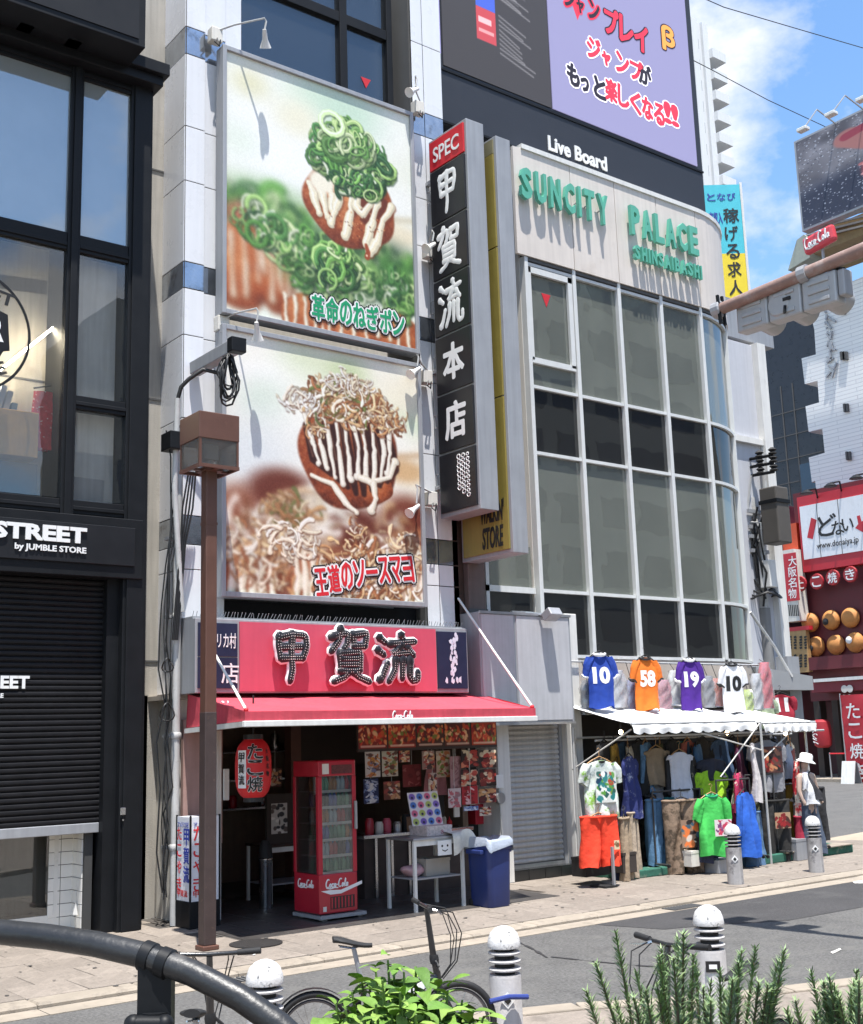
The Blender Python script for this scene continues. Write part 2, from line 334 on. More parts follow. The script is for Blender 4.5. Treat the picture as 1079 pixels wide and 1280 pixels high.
# ---------------------------------------------------------------- shared materials
M = {}
M['asphalt'] = mat('asphalt', (.105,.102,.098), .9, var=.18, sc=1.3, bump=.5, bsc=160, grime=((.14,.135,.125), 2.5, .5, .75), speck=.42, crack=.2)
M['asphalt_dark'] = mat('dark_asphalt', (.050,.048,.049), .88, var=.2, sc=1.5, bump=.5, bsc=160, speck=.25, grime=((.085,.082,.08), 1.4, .55, .75))
M['paving'] = mat('paving', (.235,.20,.168), .85, var=.22, sc=2.2, bump=.3, bsc=90, rand=.11, grime=((.10,.085,.07), 3.2, .54, .78), speck=.14)
M['kerb'] = mat('kerb_concrete', (.31,.265,.212), .85, var=.16, sc=3, bump=.3, bsc=90, rand=.07, grime=((.14,.12,.1), 5, .55, .8))
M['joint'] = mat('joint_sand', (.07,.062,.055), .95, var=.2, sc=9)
M['beige'] = mat('beige_render', (.46,.43,.38), .85, var=.08, sc=2, bump=.2, bsc=50, streak=.22, grime=((.22,.19,.16), 1.2, .58, .85))
M['black'] = mat('black_painted_steel', (.009,.010,.012), .5, var=.2, sc=3, bump=.03, bsc=30, spec=.22)
M['black_panel'] = mat('black_sign_panel', (.013,.014,.017), .5, var=.15, sc=2, bump=.03, spec=.25)
M['white_panel'] = mat('white_enamel_panel', (.76,.77,.80), .28, var=.03, sc=1.5, bump=.03, bsc=6, streak=.05, rand=.025, grime=((.5,.48,.45), 1.3, .72, 1.0))
M['mirror'] = mat('mirror_band', (.42,.46,.52), .12, metal=.9, var=.2, sc=4, bump=.05, bsc=5, grime=((.12,.1,.08), 3, .55, .75))
M['seal'] = mat('grey_joint_seal', (.09,.09,.09), .8)
M['alu'] = mat('aluminium', (.52,.53,.55), .35, metal=.75, var=.08, sc=6, bump=.04, streak=.1)
M['alu_matt'] = mat('grey_sheet_metal', (.36,.37,.39), .5, metal=.25, var=.07, sc=2, bump=.03, streak=.14)
M['white'] = mat('white_paint', (.74,.73,.70), .5, var=.06, sc=3, bump=.06, streak=.12, grime=((.4,.37,.32), 2.5, .62, .85))
M['cream'] = mat('cream_wall', (.70,.67,.61), .7, var=.06, sc=2, bump=.1, streak=.15, grime=((.38,.33,.27), 2, .6, .85))
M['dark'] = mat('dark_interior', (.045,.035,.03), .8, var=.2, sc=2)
M['dark_wood'] = mat('dark_brown_wood', (.055,.032,.024), .6, var=.25, sc=3, streak=.3)
M['pipe'] = mat('grey_plastic_pipe', (.50,.50,.49), .5, var=.1, sc=5, streak=.2, grime=((.2,.18,.15), 6, .58, .8))
M['cable'] = mat('black_cable', (.012,.012,.013), .5)
M['cord'] = mat('pale_cord', (.6,.58,.54), .8)
M['steel'] = mat('stainless_steel', (.55,.55,.56), .25, metal=1., var=.08, sc=8, bump=.03)
M['rust_brown'] = mat('rust_brown_paint', (.115,.052,.036), .48, var=.12, sc=4, bump=.06, grime=((.19,.1,.06), 12, .62, .8))
M['red'] = mat('red_paint', (.42,.012,.03), .35, var=.08, sc=4, coat=.3)
M['pink_red'] = mat('faded_red_panel', (.56,.085,.135), .4, var=.05, sc=2, bump=.03, streak=.06)
M['awn_red'] = mat('red_awning_canvas', (.58,.062,.092), .8, var=.16, sc=1.6, bump=.4, bsc=7, streak=.16, grime=((.36,.07,.08), 2.2, .56, .85))
M['navy'] = mat('navy_sign_face', (.018,.022,.055), .35, var=.1)
M['blackface'] = mat('black_sign_face', (.014,.014,.017), .35, var=.1)
M['letter_white'] = mat('white_lettering', (.80,.80,.79), .5, var=.04, bump=0)
M['letter_black'] = mat('black_lettering', (.012,.012,.013), .5, var=.05, bump=0)
M['letter_red'] = mat('red_lettering', (.60,.02,.03), .5, var=.05, bump=0)
M['letter_green'] = mat('green_lettering', (.01,.30,.13), .5, var=.05, bump=0)
M['letter_blue'] = mat('blue_lettering', (.03,.05,.35), .5, var=.05, bump=0)
M['rubber'] = mat('black_rubber', (.014,.014,.015), .7, var=.2)
M['bulb'] = glow('lit_bulb', (1,.72,.38), 14)

# ---------------------------------------------------------------- ground
SW_Z = .05
b = MB(); b.add([(-150,-80,0),(260,-80,0),(260,260,0),(-150,260,0)], [(0,1,2,3)])
road = struct('road', b, M['asphalt'])
# a darker stretch of asphalt along the far kerb
b = MB(); pts = [WZ(x, y, 0) for x, y in ((742,1156),(830,1162),(900,1156),(985,1151),(1079,1134))]
poly = [(p.x, p.y) for p in pts] + [(18,8.6),(20,11.06),(10.9,11.06)]
b.add([(x, y, .004) for x, y in poly], [tuple(range(len(poly)))])
struct('dark_asphalt_area', b, M['asphalt_dark'])
# far pavement: bedding sheet, slabs, kerb stones
SX0, SX1, KY = -2.0, 21.2, 11.08
b = MB(); b.box(SX0, SX1, KY+.31, 15.6, -.1, SW_Z-.012)
walk = struct('pavement', b, M['joint'])
proto = None; S = .6
def slab_mesh(name, w, d, h, bev, m):
    bm = bmesh.new(); bmesh.ops.create_cube(bm, size=1); bmesh.ops.scale(bm, vec=(w, d, h), verts=bm.verts)
    bmesh.ops.bevel(bm, geom=[e for e in bm.edges if all(v.co.z > 0 for v in e.verts)], offset=bev, segments=1, affect='EDGES')
    me = bpy.data.meshes.new(name); bm.to_mesh(me); bm.free(); me.materials.append(m); return me
sm_ = slab_mesh('paving_slab', S-.008, S-.008, .06, .004, M['paving'])
for r in range(7):
    for c in range(int((SX1-SX0)/S)+1):
        x = SX0+S*(c+.5)-(S/2 if r % 2 else 0); y = KY+.32+S*(r+.5)
        if y > 15.4 or (x > 6.9 and x < 12.0 and y > 12.9): continue
        o = bpy.data.objects.new('paving_slab', sm_); COL.objects.link(o); o.parent = walk
        o.location = (x, y, SW_Z-.03+random.uniform(-.003,.003)); o.rotation_euler = (random.uniform(-.004,.004), random.uniform(-.004,.004), random.choice((0, PI)))
km = slab_mesh('kerb_stone', .992, .29, .16, .018, M['kerb'])
for c in range(int(SX1-SX0)+1):
    o = bpy.data.objects.new('kerb_stone', km); COL.objects.link(o); o.parent = walk; o.location = (SX0+c+.5, KY+.15, SW_Z-.08+random.uniform(-.003,.003)); o.rotation_euler.z = random.choice((0, PI))
# concrete gutter in front of the kerb
b = MB()
for c in range(int((SX1-SX0)/2)+1): b.box(SX0+2*c, SX0+2*c+1.99, KY-.30, KY-.005, -.02, .008)
struct('gutter', b, M['kerb'])
# near pavement round the raised park
b = MB(); poly = [(-3,9.2),(2.5,8.9),(5.2,8.25),(7.16,7.50),(8.06,6.95),(9.63,6.45),(12.5,5.2),(16,1),(16,-10),(-3,-10)]
b.prism(poly, (0,0,.07), (1,0,0), (0,1,0), .15)
near = struct('near_pavement', b, M['paving'])
ks = [(-3,9.2),(2.5,8.9),(5.2,8.25),(7.16,7.50),(8.06,6.95),(9.63,6.45),(12.5,5.2),(16,1)]
for (x0, y0), (x1, y1) in zip(ks, ks[1:]):
    d = math.hypot(x1-x0, y1-y0); n = max(1, round(d/1.0))
    for i in range(n):
        a, c = i/n, (i+1)/n; p = V(x0+(x1-x0)*a, y0+(y1-y0)*a, .045); q = V(x0+(x1-x0)*c, y0+(y1-y0)*c, .045); e = (q-p).normalized()*.006
        bb = MB(); bb.bar(p+e, q-e, .22, .09); part('kerb_stone', bb, M['kerb'], near, bevel=.012)
# raised planting bed of the park, with its retaining wall
b = MB(); b.prism([(.2,-1),(.2,1.3),(.6,3.1),(1.6,3.75),(2.6,3.4),(3.9,1.6),(3.9,-1)], (0,0,1.12), (1,0,0), (0,1,0), 1.1)
struct('park_bed_wall', b, mat('bed_concrete', (.33,.31,.28), .85, var=.15, bump=.25, streak=.3))
b = MB(); b.prism([(.4,-.9),(.4,1.3),(.75,3.0),(1.6,3.55),(2.5,3.25),(3.7,1.5),(3.7,-.9)], (0,0,1.145), (1,0,0), (0,1,0), .02)
struct('bed_soil', b, mat('soil', (.05,.035,.024), .95, var=.35, sc=12, bump=.8, bsc=40))
# cross street at the right: its far pavement and a paler carriageway with road paint
b = MB(); b.prism([(44.2,10),(60,10),(60,120),(44.2,120)], (0,0,.12), (1,0,0), (0,1,0), .2)
struct('cross_street_pavement', b, M['kerb'])
b = MB(); P = [WZ(x, y, .004) for x, y in ((1012,1052),(1079,1040),(1079,1060),(1022,1066))]; b.add(P, [(0,1,2,3)])
struct('crossing_paving', b, mat('pale_crossing_paving', (.34,.29,.22), .85, var=.25, sc=1.5, bump=.2))
b = MB()
for q in (((1062,1098),(1079,1094),(1079,1104),(1068,1104)), ((1038,1190),(1050,1185),(1052,1187),(1041,1192))):
    b.add([WZ(x, y, .0075) for x, y in q], [(0,1,2,3)])
struct('road_paint', b, mat('worn_road_paint', (.62,.6,.55), .8, var=.15, grime=((.2,.19,.18), 9, .5, .7)))

# ---------------------------------------------------------------- left: black shop front attached to a beige building
t = thing('beige_building', 'tall beige rendered building standing behind the black shop front', 'building', (3,15.3,0))
b = MB(); b.box(-4, 7.27, 15.3, 22, 0, 26); part('wall', b, M['beige'], t)
b = MB()
for z in (3.4, 7.1, 10.6, 14.2, 17.8): b.box(-4, 7.272, 15.285, 15.305, z, z+.025)
part('wall_joint', b, M['seal'], t)

FB = 14.5
bf = thing('black_storefront', 'black steel framed shop front with large panes and a shutter half down', 'shop front', (3,14.5,0))
for name, x0, x1, z0, z1 in (('corner_post',6.18,6.5,SW_Z,11.5),('mullion',5.33,5.50,5.18,11.5),('mullion',2.2,2.45,5.18,11.5),('corner_post',-1,-.7,SW_Z,11.5)):
    b = MB(); b.box(x0, x1, FB, FB+.7, z0, z1); b.box(x0+.04, x1-.04, FB-.03, FB, z0, z1); part(name, b, M['black'], bf, bevel=.008)
b = MB(); b.box(-1.1, 6.62, FB-.28, FB+.8, 11.5, 11.68); b.box(-1.1, 6.56, FB-.2, FB+.8, 11.36, 11.5); part('cornice', b, M['black'], bf, bevel=.01)
for x0, x1, z in ((-.7,2.2,11.22),(2.45,5.33,11.22),(5.50,6.18,11.22),(-.7,2.2,8.72),(2.45,5.33,8.72),(5.50,6.18,8.72),(5.50,6.18,6.58),(-.7,2.2,5.2),(2.45,5.33,5.2),(5.50,6.18,5.2)):
    b = MB(); b.box(x0, x1, FB+.02, FB+.2, z, z+(.24 if z > 8 else .18)); b.box(x0, x1, FB+.0, FB+.02, z+.05, z+.1); part('transom', b, M['black'], bf, bevel=.006)
G_up = glass('storefront_glass', (.72,.78,.8), refl=.24, rough=.01, film=.50, filmcol=(.56,.63,.66), wave=.05)  # diffuse film paints the pale sky reflection into the upper panes
G_lo = glass('storefront_clear_glass', (.93,.94,.94), refl=.045, rough=.01, film=.015, filmcol=(.4,.45,.5), wave=.05)
for x0, x1 in ((-.7,2.2),(2.45,5.33),(5.50,6.18)):
    b = MB(); b.box(x0, x1, FB+.065, FB+.075, 8.98, 11.22); part('pane', b, G_up, bf)
    if x0 > 5:
        b = MB(); b.box(x0, x1, FB+.065, FB+.075, 6.78, 8.72); part('pane', b, G_lo, bf)
        b = MB(); b.box(x0, x1, FB+.065, FB+.075, 5.4, 6.58); part('pane', b, G_lo, bf)
    else:
        b = MB(); b.box(x0, x1, FB+.065, FB+.075, 5.4, 8.72); part('pane', b, G_lo, bf)
# sign band over the shutter
b = MB(); b.box(-1, 6.42, FB-.06, FB+.5, 4.40, 5.18); part('sign_band', b, M['black'], bf, bevel=.01)
b = MB(); b.box(-.9, 6.30, FB-.085, FB-.06, 4.56, 5.06); sp = part('sign_panel', b, M['black_panel'], bf, bevel=.006)
p0 = WY(-9, 672, FB-.09); p1 = WY(108, 678, FB-.09)
text('lettering', 'STREET', (p0.x, FB-.088, 4.80), FU, FW, p1.x-p0.x, .205, M['letter_white'], sp, depth=.02, bold=.045, res=2)
text('lettering', 'by JUMBLE STORE', (WY(18,690,FB-.09).x, FB-.088, 4.655), FU, FW, p1.x-WY(18,690,FB-.09).x, .10, M['letter_white'], sp, depth=.012, bold=.03, res=2)
# roller shutter, half lowered
MS = mat('black_shutter_slat', (.011,.011,.013), .5, var=.2, bump=.03, rand=.12, spec=.25)
SHY = FB+.26
b = MB(); pr = [(0,0),(0,.012),(.016,.022),(.02,.05),(.016,.068),(0,.078)]
nsl = 43; hs = (4.40-1.36)/nsl
me = None
for i in range(nsl):
    z = 1.36+i*hs
    if me is None:
        b = MB(); n = 7
        prof = [(-.000,0),(-.004,.1),(-.018,.2),(-.023,.45),(-.018,.75),(-.002,.92),(.004,1)]
        b.add([(x, SHY+dy, z+f*hs) for x in (-.7, 6.02) for dy, f in prof], [(k, k+n, k+n+1, k+1) for k in range(n-1)])
        s0 = part('shutter_slat', b, MS, bf, smooth=30); z_first = z
    else: copy_part(s0, bf, (0,0,z-z_first))
b = MB(); b.box(-.7, 6.02, SHY-.03, SHY+.03, 1.24, 1.36); part('shutter_bottom_bar', b, M['alu_matt'], bf, bevel=.008)
b = MB(); b.box(6.02, 6.18, FB+.12, FB+.7, SW_Z, 4.4); part('shutter_guide', b, M['black'], bf)
for i, (bd, s) in enumerate((('STREET', 1), ('by JUMBLE STORE', .45))):
    a0 = WY(-40 if i == 0 else -58, 860, SHY-.03); a1 = WY(37 if i == 0 else 5, 855, SHY-.03)
    text('lettering', bd, (a0.x, SHY-.028, WY(20,861 if i == 0 else 874,SHY-.03).z), FU, FW, a1.x-a0.x, .16*s, M['letter_white'], s0 if False else bf, depth=.002, bold=.04, res=2)
b = MB(); c = WY(153, 1014, FB-.02); b.box(c.x-.035, c.x+.035, FB-.045, FB-.03, c.z-.045, c.z+.045); part('key_switch', b, M['steel'], bf, bevel=.004)
b = MB(); c2 = WY(153, 1025, FB-.02); b.tube([(c2.x, FB-.045, c2.z), (c2.x, FB-.02, c2.z)], .012); part('lock', b, M['steel'], bf)
# below the shutter: a window, then a tiled return
TW = mat('white_wall_tile', (.72,.71,.68), .2, var=.04, bump=.02, rand=.05, coat=.2)
GR = mat('dark_tile_grout', (.05,.05,.05), .9)
yb = FB+.66
xw = WY(72, 1100, yb).x
b = MB(); b.box(-.7, xw, yb, yb+.05, SW_Z, .26); b.box(xw-.05, xw, yb-.01, yb+.05, .26, 1.5); part('low_window_frame', b, M['white'], bf)
b = MB(); b.box(-.7, xw-.05, yb+.01, yb+.02, .26, 1.5); part('low_window_pane', b, glass('low_pane', (.7,.72,.72), refl=.07, film=.02, filmcol=(.3,.3,.3)), bf)
xr = 6.02
b = MB(); b.box(xw, 5.86, yb+.012, yb+.1, SW_Z, 1.9); b.box(5.872, 5.97, FB+.3, yb+.012, SW_Z, 1.9); part('tile_backing', b, GR, bf)
tile = None
def tiles(x0, y0, ux, uy, n, m, tw=.148, th=.148, gap=.008):
    for i in range(n):
        for k in range(m):
            bb = MB(); a = V(x0+ux*(tw+gap)*(i+.5), y0+uy*(tw+gap)*(i+.5), SW_Z+.02+(th+gap)*(k+.5)); nrm = V(uy, -ux, 0)
            bb.obox(a+nrm*.004, V(ux,uy,0)*tw/2, nrm*.008, V(0,0,1)*th/2); part('tile', bb, TW, bf)
nt_ = max(2, int((5.86-xw)/.156)); tiles(5.86-nt_*.156, yb+.006, 1, 0, nt_, 9); tiles(5.866, yb, 0, -1, 2, 9)
b = MB(); c = WY(120, 1131, yb); b.add([(5.83,yb-.13,c.z-.06),(5.83,yb-.29,c.z-.06),(5.83,yb-.21,c.z+.1),(5.80,yb-.2,c.z-.06)], [(0,1,2),(0,2,3),(1,3,2),(0,3,1)]); part('vent_hood', b, M['white'], bf)
# inside the shop, seen through the glass
MI = mat('shop_plaster', (.42,.36,.27), .85, var=.08); MT = mat('tan_board', (.32,.235,.14), .8, var=.18, streak=.2)
b = MB(); b.box(-.7, 6.18, 18.6, 18.7, SW_Z, 11.4); b.box(-.7, 6.18, 14.9, 18.6, 5.0, 5.2); b.box(-.7, 6.18, 14.9, 18.6, 11.3, 11.4); b.box(-.72, -.7, 14.9, 18.6, SW_Z, 11.3); b.box(6.17, 6.19, 14.9, 18.6, SW_Z, 11.3); b.box(-.7,6.18,14.9,18.6,SW_Z-.03,SW_Z+.01)
part('room_shell', b, MI, bf)
b = MB(); b.box(-.6, 5.2, 15.1, 15.14, 9.0, 11.2); part('added_pane_backing', b, mat('added_pale_blue_backing', (.5,.57,.6), .8, var=.12, sc=.6), bf)  # added board that lightens the upper panes like reflected sky
b = MB(); b.box(5.45, 6.16, 14.86, 14.9, 5.2, 10.6); part('white_partition', b, mat('white_curtain', (.78,.78,.77), .8, var=.06, streak=.2), bf)
b = MB(); b.add([(-.6,15.3,8.1),(5.35,15.3,8.55),(5.35,18,6.7),(-.6,18,6.2),(-.6,15.3,7.9),(5.35,15.3,8.35),(5.35,18,6.5),(-.6,18,6.0)], [(0,1,2,3),(7,6,5,4),(0,4,5,1),(1,5,6,2),(2,6,7,3),(3,7,4,0)]); part('sloping_soffit', b, MT, bf)
b = MB(); l0 = WY(-60, 510, 14.98); l1 = WY(74, 404, 14.98); b.bar(l0, l1, .03); part('light_strip', b, glow('strip_light', (1,.86,.62), 36), bf)
b = MB(); b.box(3.2, 5.15, 14.86, 15.5, 5.95, 6.55); part('hanging_box', b, mat('cardboard', (.66,.38,.14), .85, var=.1, streak=.1), bf, bevel=.01)
for i in range(12):
    bb = MB(); x = 3.75+i*.10; h = random.uniform(.10,.34); bb.bar((x, 15.1, 6.55), (x+random.uniform(-.02,.09), 15.1, 6.55+h), .07, .3, (0,1,0)); part('folded_garment', bb, mat('folded_cloth', random.choice(((.05,.12,.2),(.4,.42,.45),(.1,.2,.3),(.55,.5,.45),(.04,.05,.07))), .9), bf)
b = MB(); b.box(1, 5.2, 15.0, 15.04, 5.4, 5.9); part('rail_board', b, mat('rail_board_grey', (.10,.11,.12), .8), bf)  # board in a plain dark grey
# ladder leaning inside the low window
b = MB(); b.bar((4.55,15.5,.1),(5.05,15.7,1.9),.05); b.bar((4.2,15.5,.1),(4.72,15.7,1.9),.05)
for i in range(6): z = .3+i*.28; k = (z-.1)/1.8; b.bar((4.2+.52*k,15.5+.2*k,z),(4.55+.5*k,15.5+.2*k,z),.03)
part('ladder', b, M['alu'], bf)
b = MB(); b.box(3.4, 4.4, 15.6, 16.1, .06, .8); part('cabinet', b, mat('grey_cabinet', (.3,.3,.3), .6), bf)
# round badge printed on the big pane
b = MB(); c = WY(-42, 410, FB+.06); ro, n = .80, 48
for k in range(n):
    a0, a1 = 2*PI*k/n, 2*PI*(k+1)/n
    b.prism([(ro*math.cos(a0),ro*math.sin(a0)*1.02),(ro*math.cos(a1),ro*math.sin(a1)*1.02),((ro-.035)*math.cos(a1),(ro-.035)*math.sin(a1)*1.02),((ro-.035)*math.cos(a0),(ro-.035)*math.sin(a0)*1.02)], (c.x,FB+.06,c.z), FU, FW, .003)
b.prism([(-.6,-.28),(.42,-.30),(.46,-.22),(.54,-.2),(.5,.27),(.30,.34),(-.6,.36)], (c.x,FB+.06,c.z), FU, FW, .003)
bd = part('badge', b, M['black_panel'], bf)
for bdy, x, z, h, mm in (('ET', .28, .40, .17, 'letter_black'), ('ER', .16, -.1, .3, 'letter_white'), ('NE', .2, -.56, .17, 'letter_black')):
    text('lettering', bdy, (c.x+x, FB+.0595, c.z+z), FU, FW, .3, h, M[mm], bd, depth=.002, bold=.03, lift=.001, rot=(.35 if bdy == 'NE' else -.2 if bdy == 'ET' else 0))
# red shirt on display inside, straddling the mullion
t = thing('red_shirt', 'red patterned shirt hanging inside the black shop front window', 'shirt', (5.4,14.95,6.3))
b = MB(); P = []
for i in range(9):
    f = i/8; w = .26+.06*f; P.append([V(5.36+w*math.cos(a), 14.95+.07*math.sin(a)*(1+.3*math.sin(5*a+i)), 6.86-.78*f) for a in [2*PI*k/16 for k in range(16)]])
b.grid(P, True); part('cloth', b, mat('red_print_cloth', (.50,.02,.035), .85, var=.3, sc=18, grime=((.75,.7,.65), 22, .6, .64)), t, smooth=80)
b = MB(); b.tube([(5.1,14.95,6.9),(5.36,14.95,6.98),(5.62,14.95,6.9)], .012); b.tube([(5.36,14.95,6.98),(5.36,14.95,8.4)], .006); part('hanger', b, M['cable'], t)
# projecting black box over the cornice
t = thing('projecting_sign_box', 'black box sign projecting above the black shop front at upper left', 'sign box', (3,14,12))
q = WY(182, 52, 13.75)
b = MB(); b.box(-1, q.x, 13.75, 14.35, q.z-.1, q.z+2.4); part('case', b, M['black'], t, bevel=.012)
b = MB(); b.box(-.9, q.x-.1, 13.735, 13.75, q.z, q.z+2.3); part('face', b, M['black_panel'], t)
for px in (28, 88):
    x = WY(px, 50, 14.3).x; b = MB(); b.box(x-.09, x+.09, 14.1, 14.4, 11.68, q.z-.1); b.box(x-.05,x+.05,14.35,15.3,12.2,12.3); part('bracket', b, M['black'], t)

# manhole cover in the pavement, drain grates in the gutter, a tar seam and flattened litter on the road
p = WZ(320, 1180, SW_Z); t = thing('manhole_cover', 'dark round iron manhole cover in the pavement before the food shop', 'manhole cover', (p.x,p.y,SW_Z)); b = MB(); b.lathe([(.30,.004),(.30,.012),(0,.013)], (p.x,p.y,SW_Z), 28); part('cover', b, mat('dark_iron', (.03,.028,.027), .5, var=.3, sc=20, bump=.4, bsc=60), t)
for i, x in enumerate((5.9, 12.4)):
    t = thing('drain_grate', 'dark iron drain grate in the gutter, %s one' % ('left' if i == 0 else 'right'), 'drain grate', (x,KY-.16,.01), 'drain grates along the kerb'); b = MB(); b.box(x-.3,x+.3,KY-.28,KY-.05,.006,.010); part('pit', b, M['letter_black'], t)
    for k in range(11): b = MB(); b.box(x-.29+.055*k,x-.29+.055*k+.028,KY-.28,KY-.05,.010,.018); part('grate_bar', b, M['seal'], t)
b = MB(); r_ = random.Random(4)
for pts in (((3.4,11),(3.7,10),(3.2,9.2)),((9.2,10.7),(8.8,9.6),(9.3,8.2),(9.0,7.4))):
    for (x0,y0),(x1,y1) in zip(pts,pts[1:]):
        n = 9
        for k in range(n):
            f, g = k/n, (k+1)/n; d = V(x1-x0,y1-y0,0).normalized(); s_ = V(-d.y,d.x,0); o0 = .05*math.sin(7*(x0+f*(x1-x0))+3*y0); o1 = .05*math.sin(7*(x0+g*(x1-x0))+3*y0); w = .016+.01*math.sin(k*2.3)
            a = V(x0+(x1-x0)*f,y0+(y1-y0)*f,.0065)+s_*o0; c_ = V(x0+(x1-x0)*g,y0+(y1-y0)*g,.0065)+s_*o1; b.add([a-s_*w,c_-s_*w,c_+s_*w,a+s_*w],[(0,1,2,3)])
struct('tar_seam', b, mat('tar', (.035,.034,.035), .6, var=.3, sc=12))
b = MB()
for _ in range(120):
    x, y = r_.uniform(3,18), r_.uniform(KY+.05,14.2); q = r_.uniform(.012,.03); b.prism([(q*math.cos(a)*r_.uniform(.7,1.2),q*math.sin(a)*r_.uniform(.7,1.2)) for a in [PI*2*k/7 for k in range(7)]], (x,y,SW_Z+.0085), (1,0,0), (0,1,0), .001)
o = part('gum_spots', b, mat('dried_gum', (.07,.065,.06), .8)); o['kind'] = 'stuff'; o['label'] = 'dark dried gum spots scattered over the far pavement'; o['category'] = 'gum spots'
# ---------------------------------------------------------------- white shop building
PY0 = 14.6                                        # front of its pilasters
sb = thing('shop_building', 'narrow white panelled building carrying two food billboards', 'building', (9.5,15,0))
xl, xm, xr_ = WY(231,300,PY0).x, WY(256,300,PY0).x, WY(279,300,PY0+.08).x
rl, rm, rr = WY(512,120,PY0+.08).x, WY(530,120,PY0).x, WY(553,120,PY0).x
b = MB(); b.box(xl+.02, rr-.02, PY0+.9, 22, 2.95, 22); part('core_wall', b, M['cream'], sb)
def zof(px, py): return WY(px, py, PY0).z
zs = [WY(243, y, PY0).z for y in (905,)]            # panel joints measured on the left pilaster
joints = [SW_Z+2.9, 4.6, zof(243,681), zof(243,645), 6.7, 7.9, zof(243,362), zof(243,329), zof(243,228), zof(243,160), zof(243,70), zof(243,36), 13.9, 15.4]
bands = {2: 'mirror', 6: 'mirror', 10: 'mirror'}
def pilaster(x0, x1, x2, side, front):
    for i in range(len(joints)-1):
        z0, z1 = joints[i]+.006, joints[i+1]-.006; mm = M['mirror'] if i in bands else M['white_panel']; g = .006
        if side:
            bb = MB(); bb.box(x0-.012, x0, PY0+.012, PY0+.80, z0, z1); part('cladding_panel', bb, mm, sb, bevel=.005)
        bb = MB(); bb.box(x0+g, x1-g, PY0, PY0+.012, z0, z1); part('cladding_panel', bb, mm, sb, bevel=.005)
        bb = MB(); bb.box(x1+g, x2-g, PY0+(.05 if front else .0), PY0+(.062 if front else .012), z0, z1); part('cladding_panel', bb, mm, sb, bevel=.005)
    bb = MB(); bb.box(x0, x2, PY0+.065, PY0+.92, 2.95, 15.4); part('pilaster_core', bb, M['seal'], sb)
pilaster(xl, xm, xr_+.02, True, True)
pilaster(rl, rm, rr, False, False)
# plain lower part of the left pilaster beside the shop
b = MB(); b.box(xl, xr_-.1, PY0+.1, PY0+.9, SW_Z, 2.95); part('lower_pier', b, M['cream'], sb, bevel=.01)
b = MB(); b.box(xr_, rl, PY0+.3, PY0+.6, 3.9, 4.25); part('recess_panel', b, M['black'], sb)
# top window behind the upper billboard
wz0, wz1 = 12.0, 15.3
x0, x1 = WY(297, 60, PY0+.25).x, WY(488, 60, PY0+.25).x
b = MB(); b.box(x0, x1, PY0+.3, PY0+.34, wz0, wz1)
wg = glass('upper_window_glass', (.35,.38,.4), refl=.10, film=.12, filmcol=(.18,.2,.22), wave=.05)
xv = WY(429, 80, PY0+.25).x; zt = WY(440, 28, PY0+.25).z
wf = part('window', b, wg, sb)
for a in ((x0-.02,x0+.05,wz0,wz1),(x1-.09,x1+.02,wz0,wz1),(xv-.07,xv+.07,wz0,wz1)): bb = MB(); bb.box(a[0], a[1], PY0+.22, PY0+.36, a[2], a[3]); part('frame', bb, M['black'], wf, bevel=.006)
for a in ((x0+.05,xv-.07,zt),(xv+.07,x1-.09,zt)): bb = MB(); bb.box(a[0], a[1], PY0+.23, PY0+.35, a[2]-.09, a[2]+.09); part('frame', bb, M['black'], wf, bevel=.006)
b = MB(); b.box(xr_+.02, x0-.02, PY0+.1, PY0+.2, 12.0, 15.4); part('window_jamb_panel', b, M['white_panel'], sb)
b = MB(); b.box(x0, x1, PY0+.75, PY0+.8, wz0, wz1); part('blind', b, mat('grey_blind', (.16,.17,.18), .8, var=.3, sc=1.5), sb)
b = MB(); b.box((xv+.2), (xv+.9), PY0+.62, PY0+.66, wz0, wz1-.6); part('curtain', b, mat('pale_curtain', (.4,.42,.42), .8, var=.2), sb)
c = WY(458, 103, PY0+.28); b = MB(); b.prism([(-.1,.08),(.1,.08),(0,-.1)], (c.x,PY0+.29,c.z), FU, FW, .003); part('window_sticker', b, M['letter_red'], sb)

# ---------------------------------------------------------------- food billboards
def blur(c, s):
    if s <= 0: return c
    k = int(3*s)+1; g = np.exp(-np.arange(-k, k+1)**2/(2*s*s)); g /= g.sum()
    p = np.pad(c, ((k,k),(k,k),(0,0)), mode='edge'); p = sum(g[i]*p[i:i+c.shape[0]] for i in range(2*k+1)); return sum(g[i]*p[:, i:i+c.shape[1]] for i in range(2*k+1))
def ball(c, cx, cy, rx, ry, dark, mid, light, seed=0):
    """a browned dough ball with its photographed shading"""
    h, w = c.shape[:2]; y, x = np.mgrid[0:h, 0:w]; u, v = (x-cx)/rx, (y-cy)/ry; d = np.hypot(u, v)*(1+.03*np.sin(np.arctan2(v, u)*5+seed)); nz = np.sqrt(np.clip(1-d*d, 0, 1))
    t = .5*(smooth_noise(h, w, 16)+smooth_noise(h, w, 6))-.5; sh = np.clip(.18+.55*nz-.28*u*.5-.42*v*.55+.5*t, 0, 1)[..., None]
    D, Mi, Li = [np.asarray(q, float)/255 for q in (dark, mid, light)]; col = np.where(sh < .5, D+(Mi-D)*sh*2, Mi+(Li-Mi)*(sh-.5)*2); col = col+(smooth_noise(h, w, 2.2)[..., None]-.5)*.10
    al = np.clip((1-d)/.05, 0, 1)[..., None]; c[:] = c*(1-al)+col*al
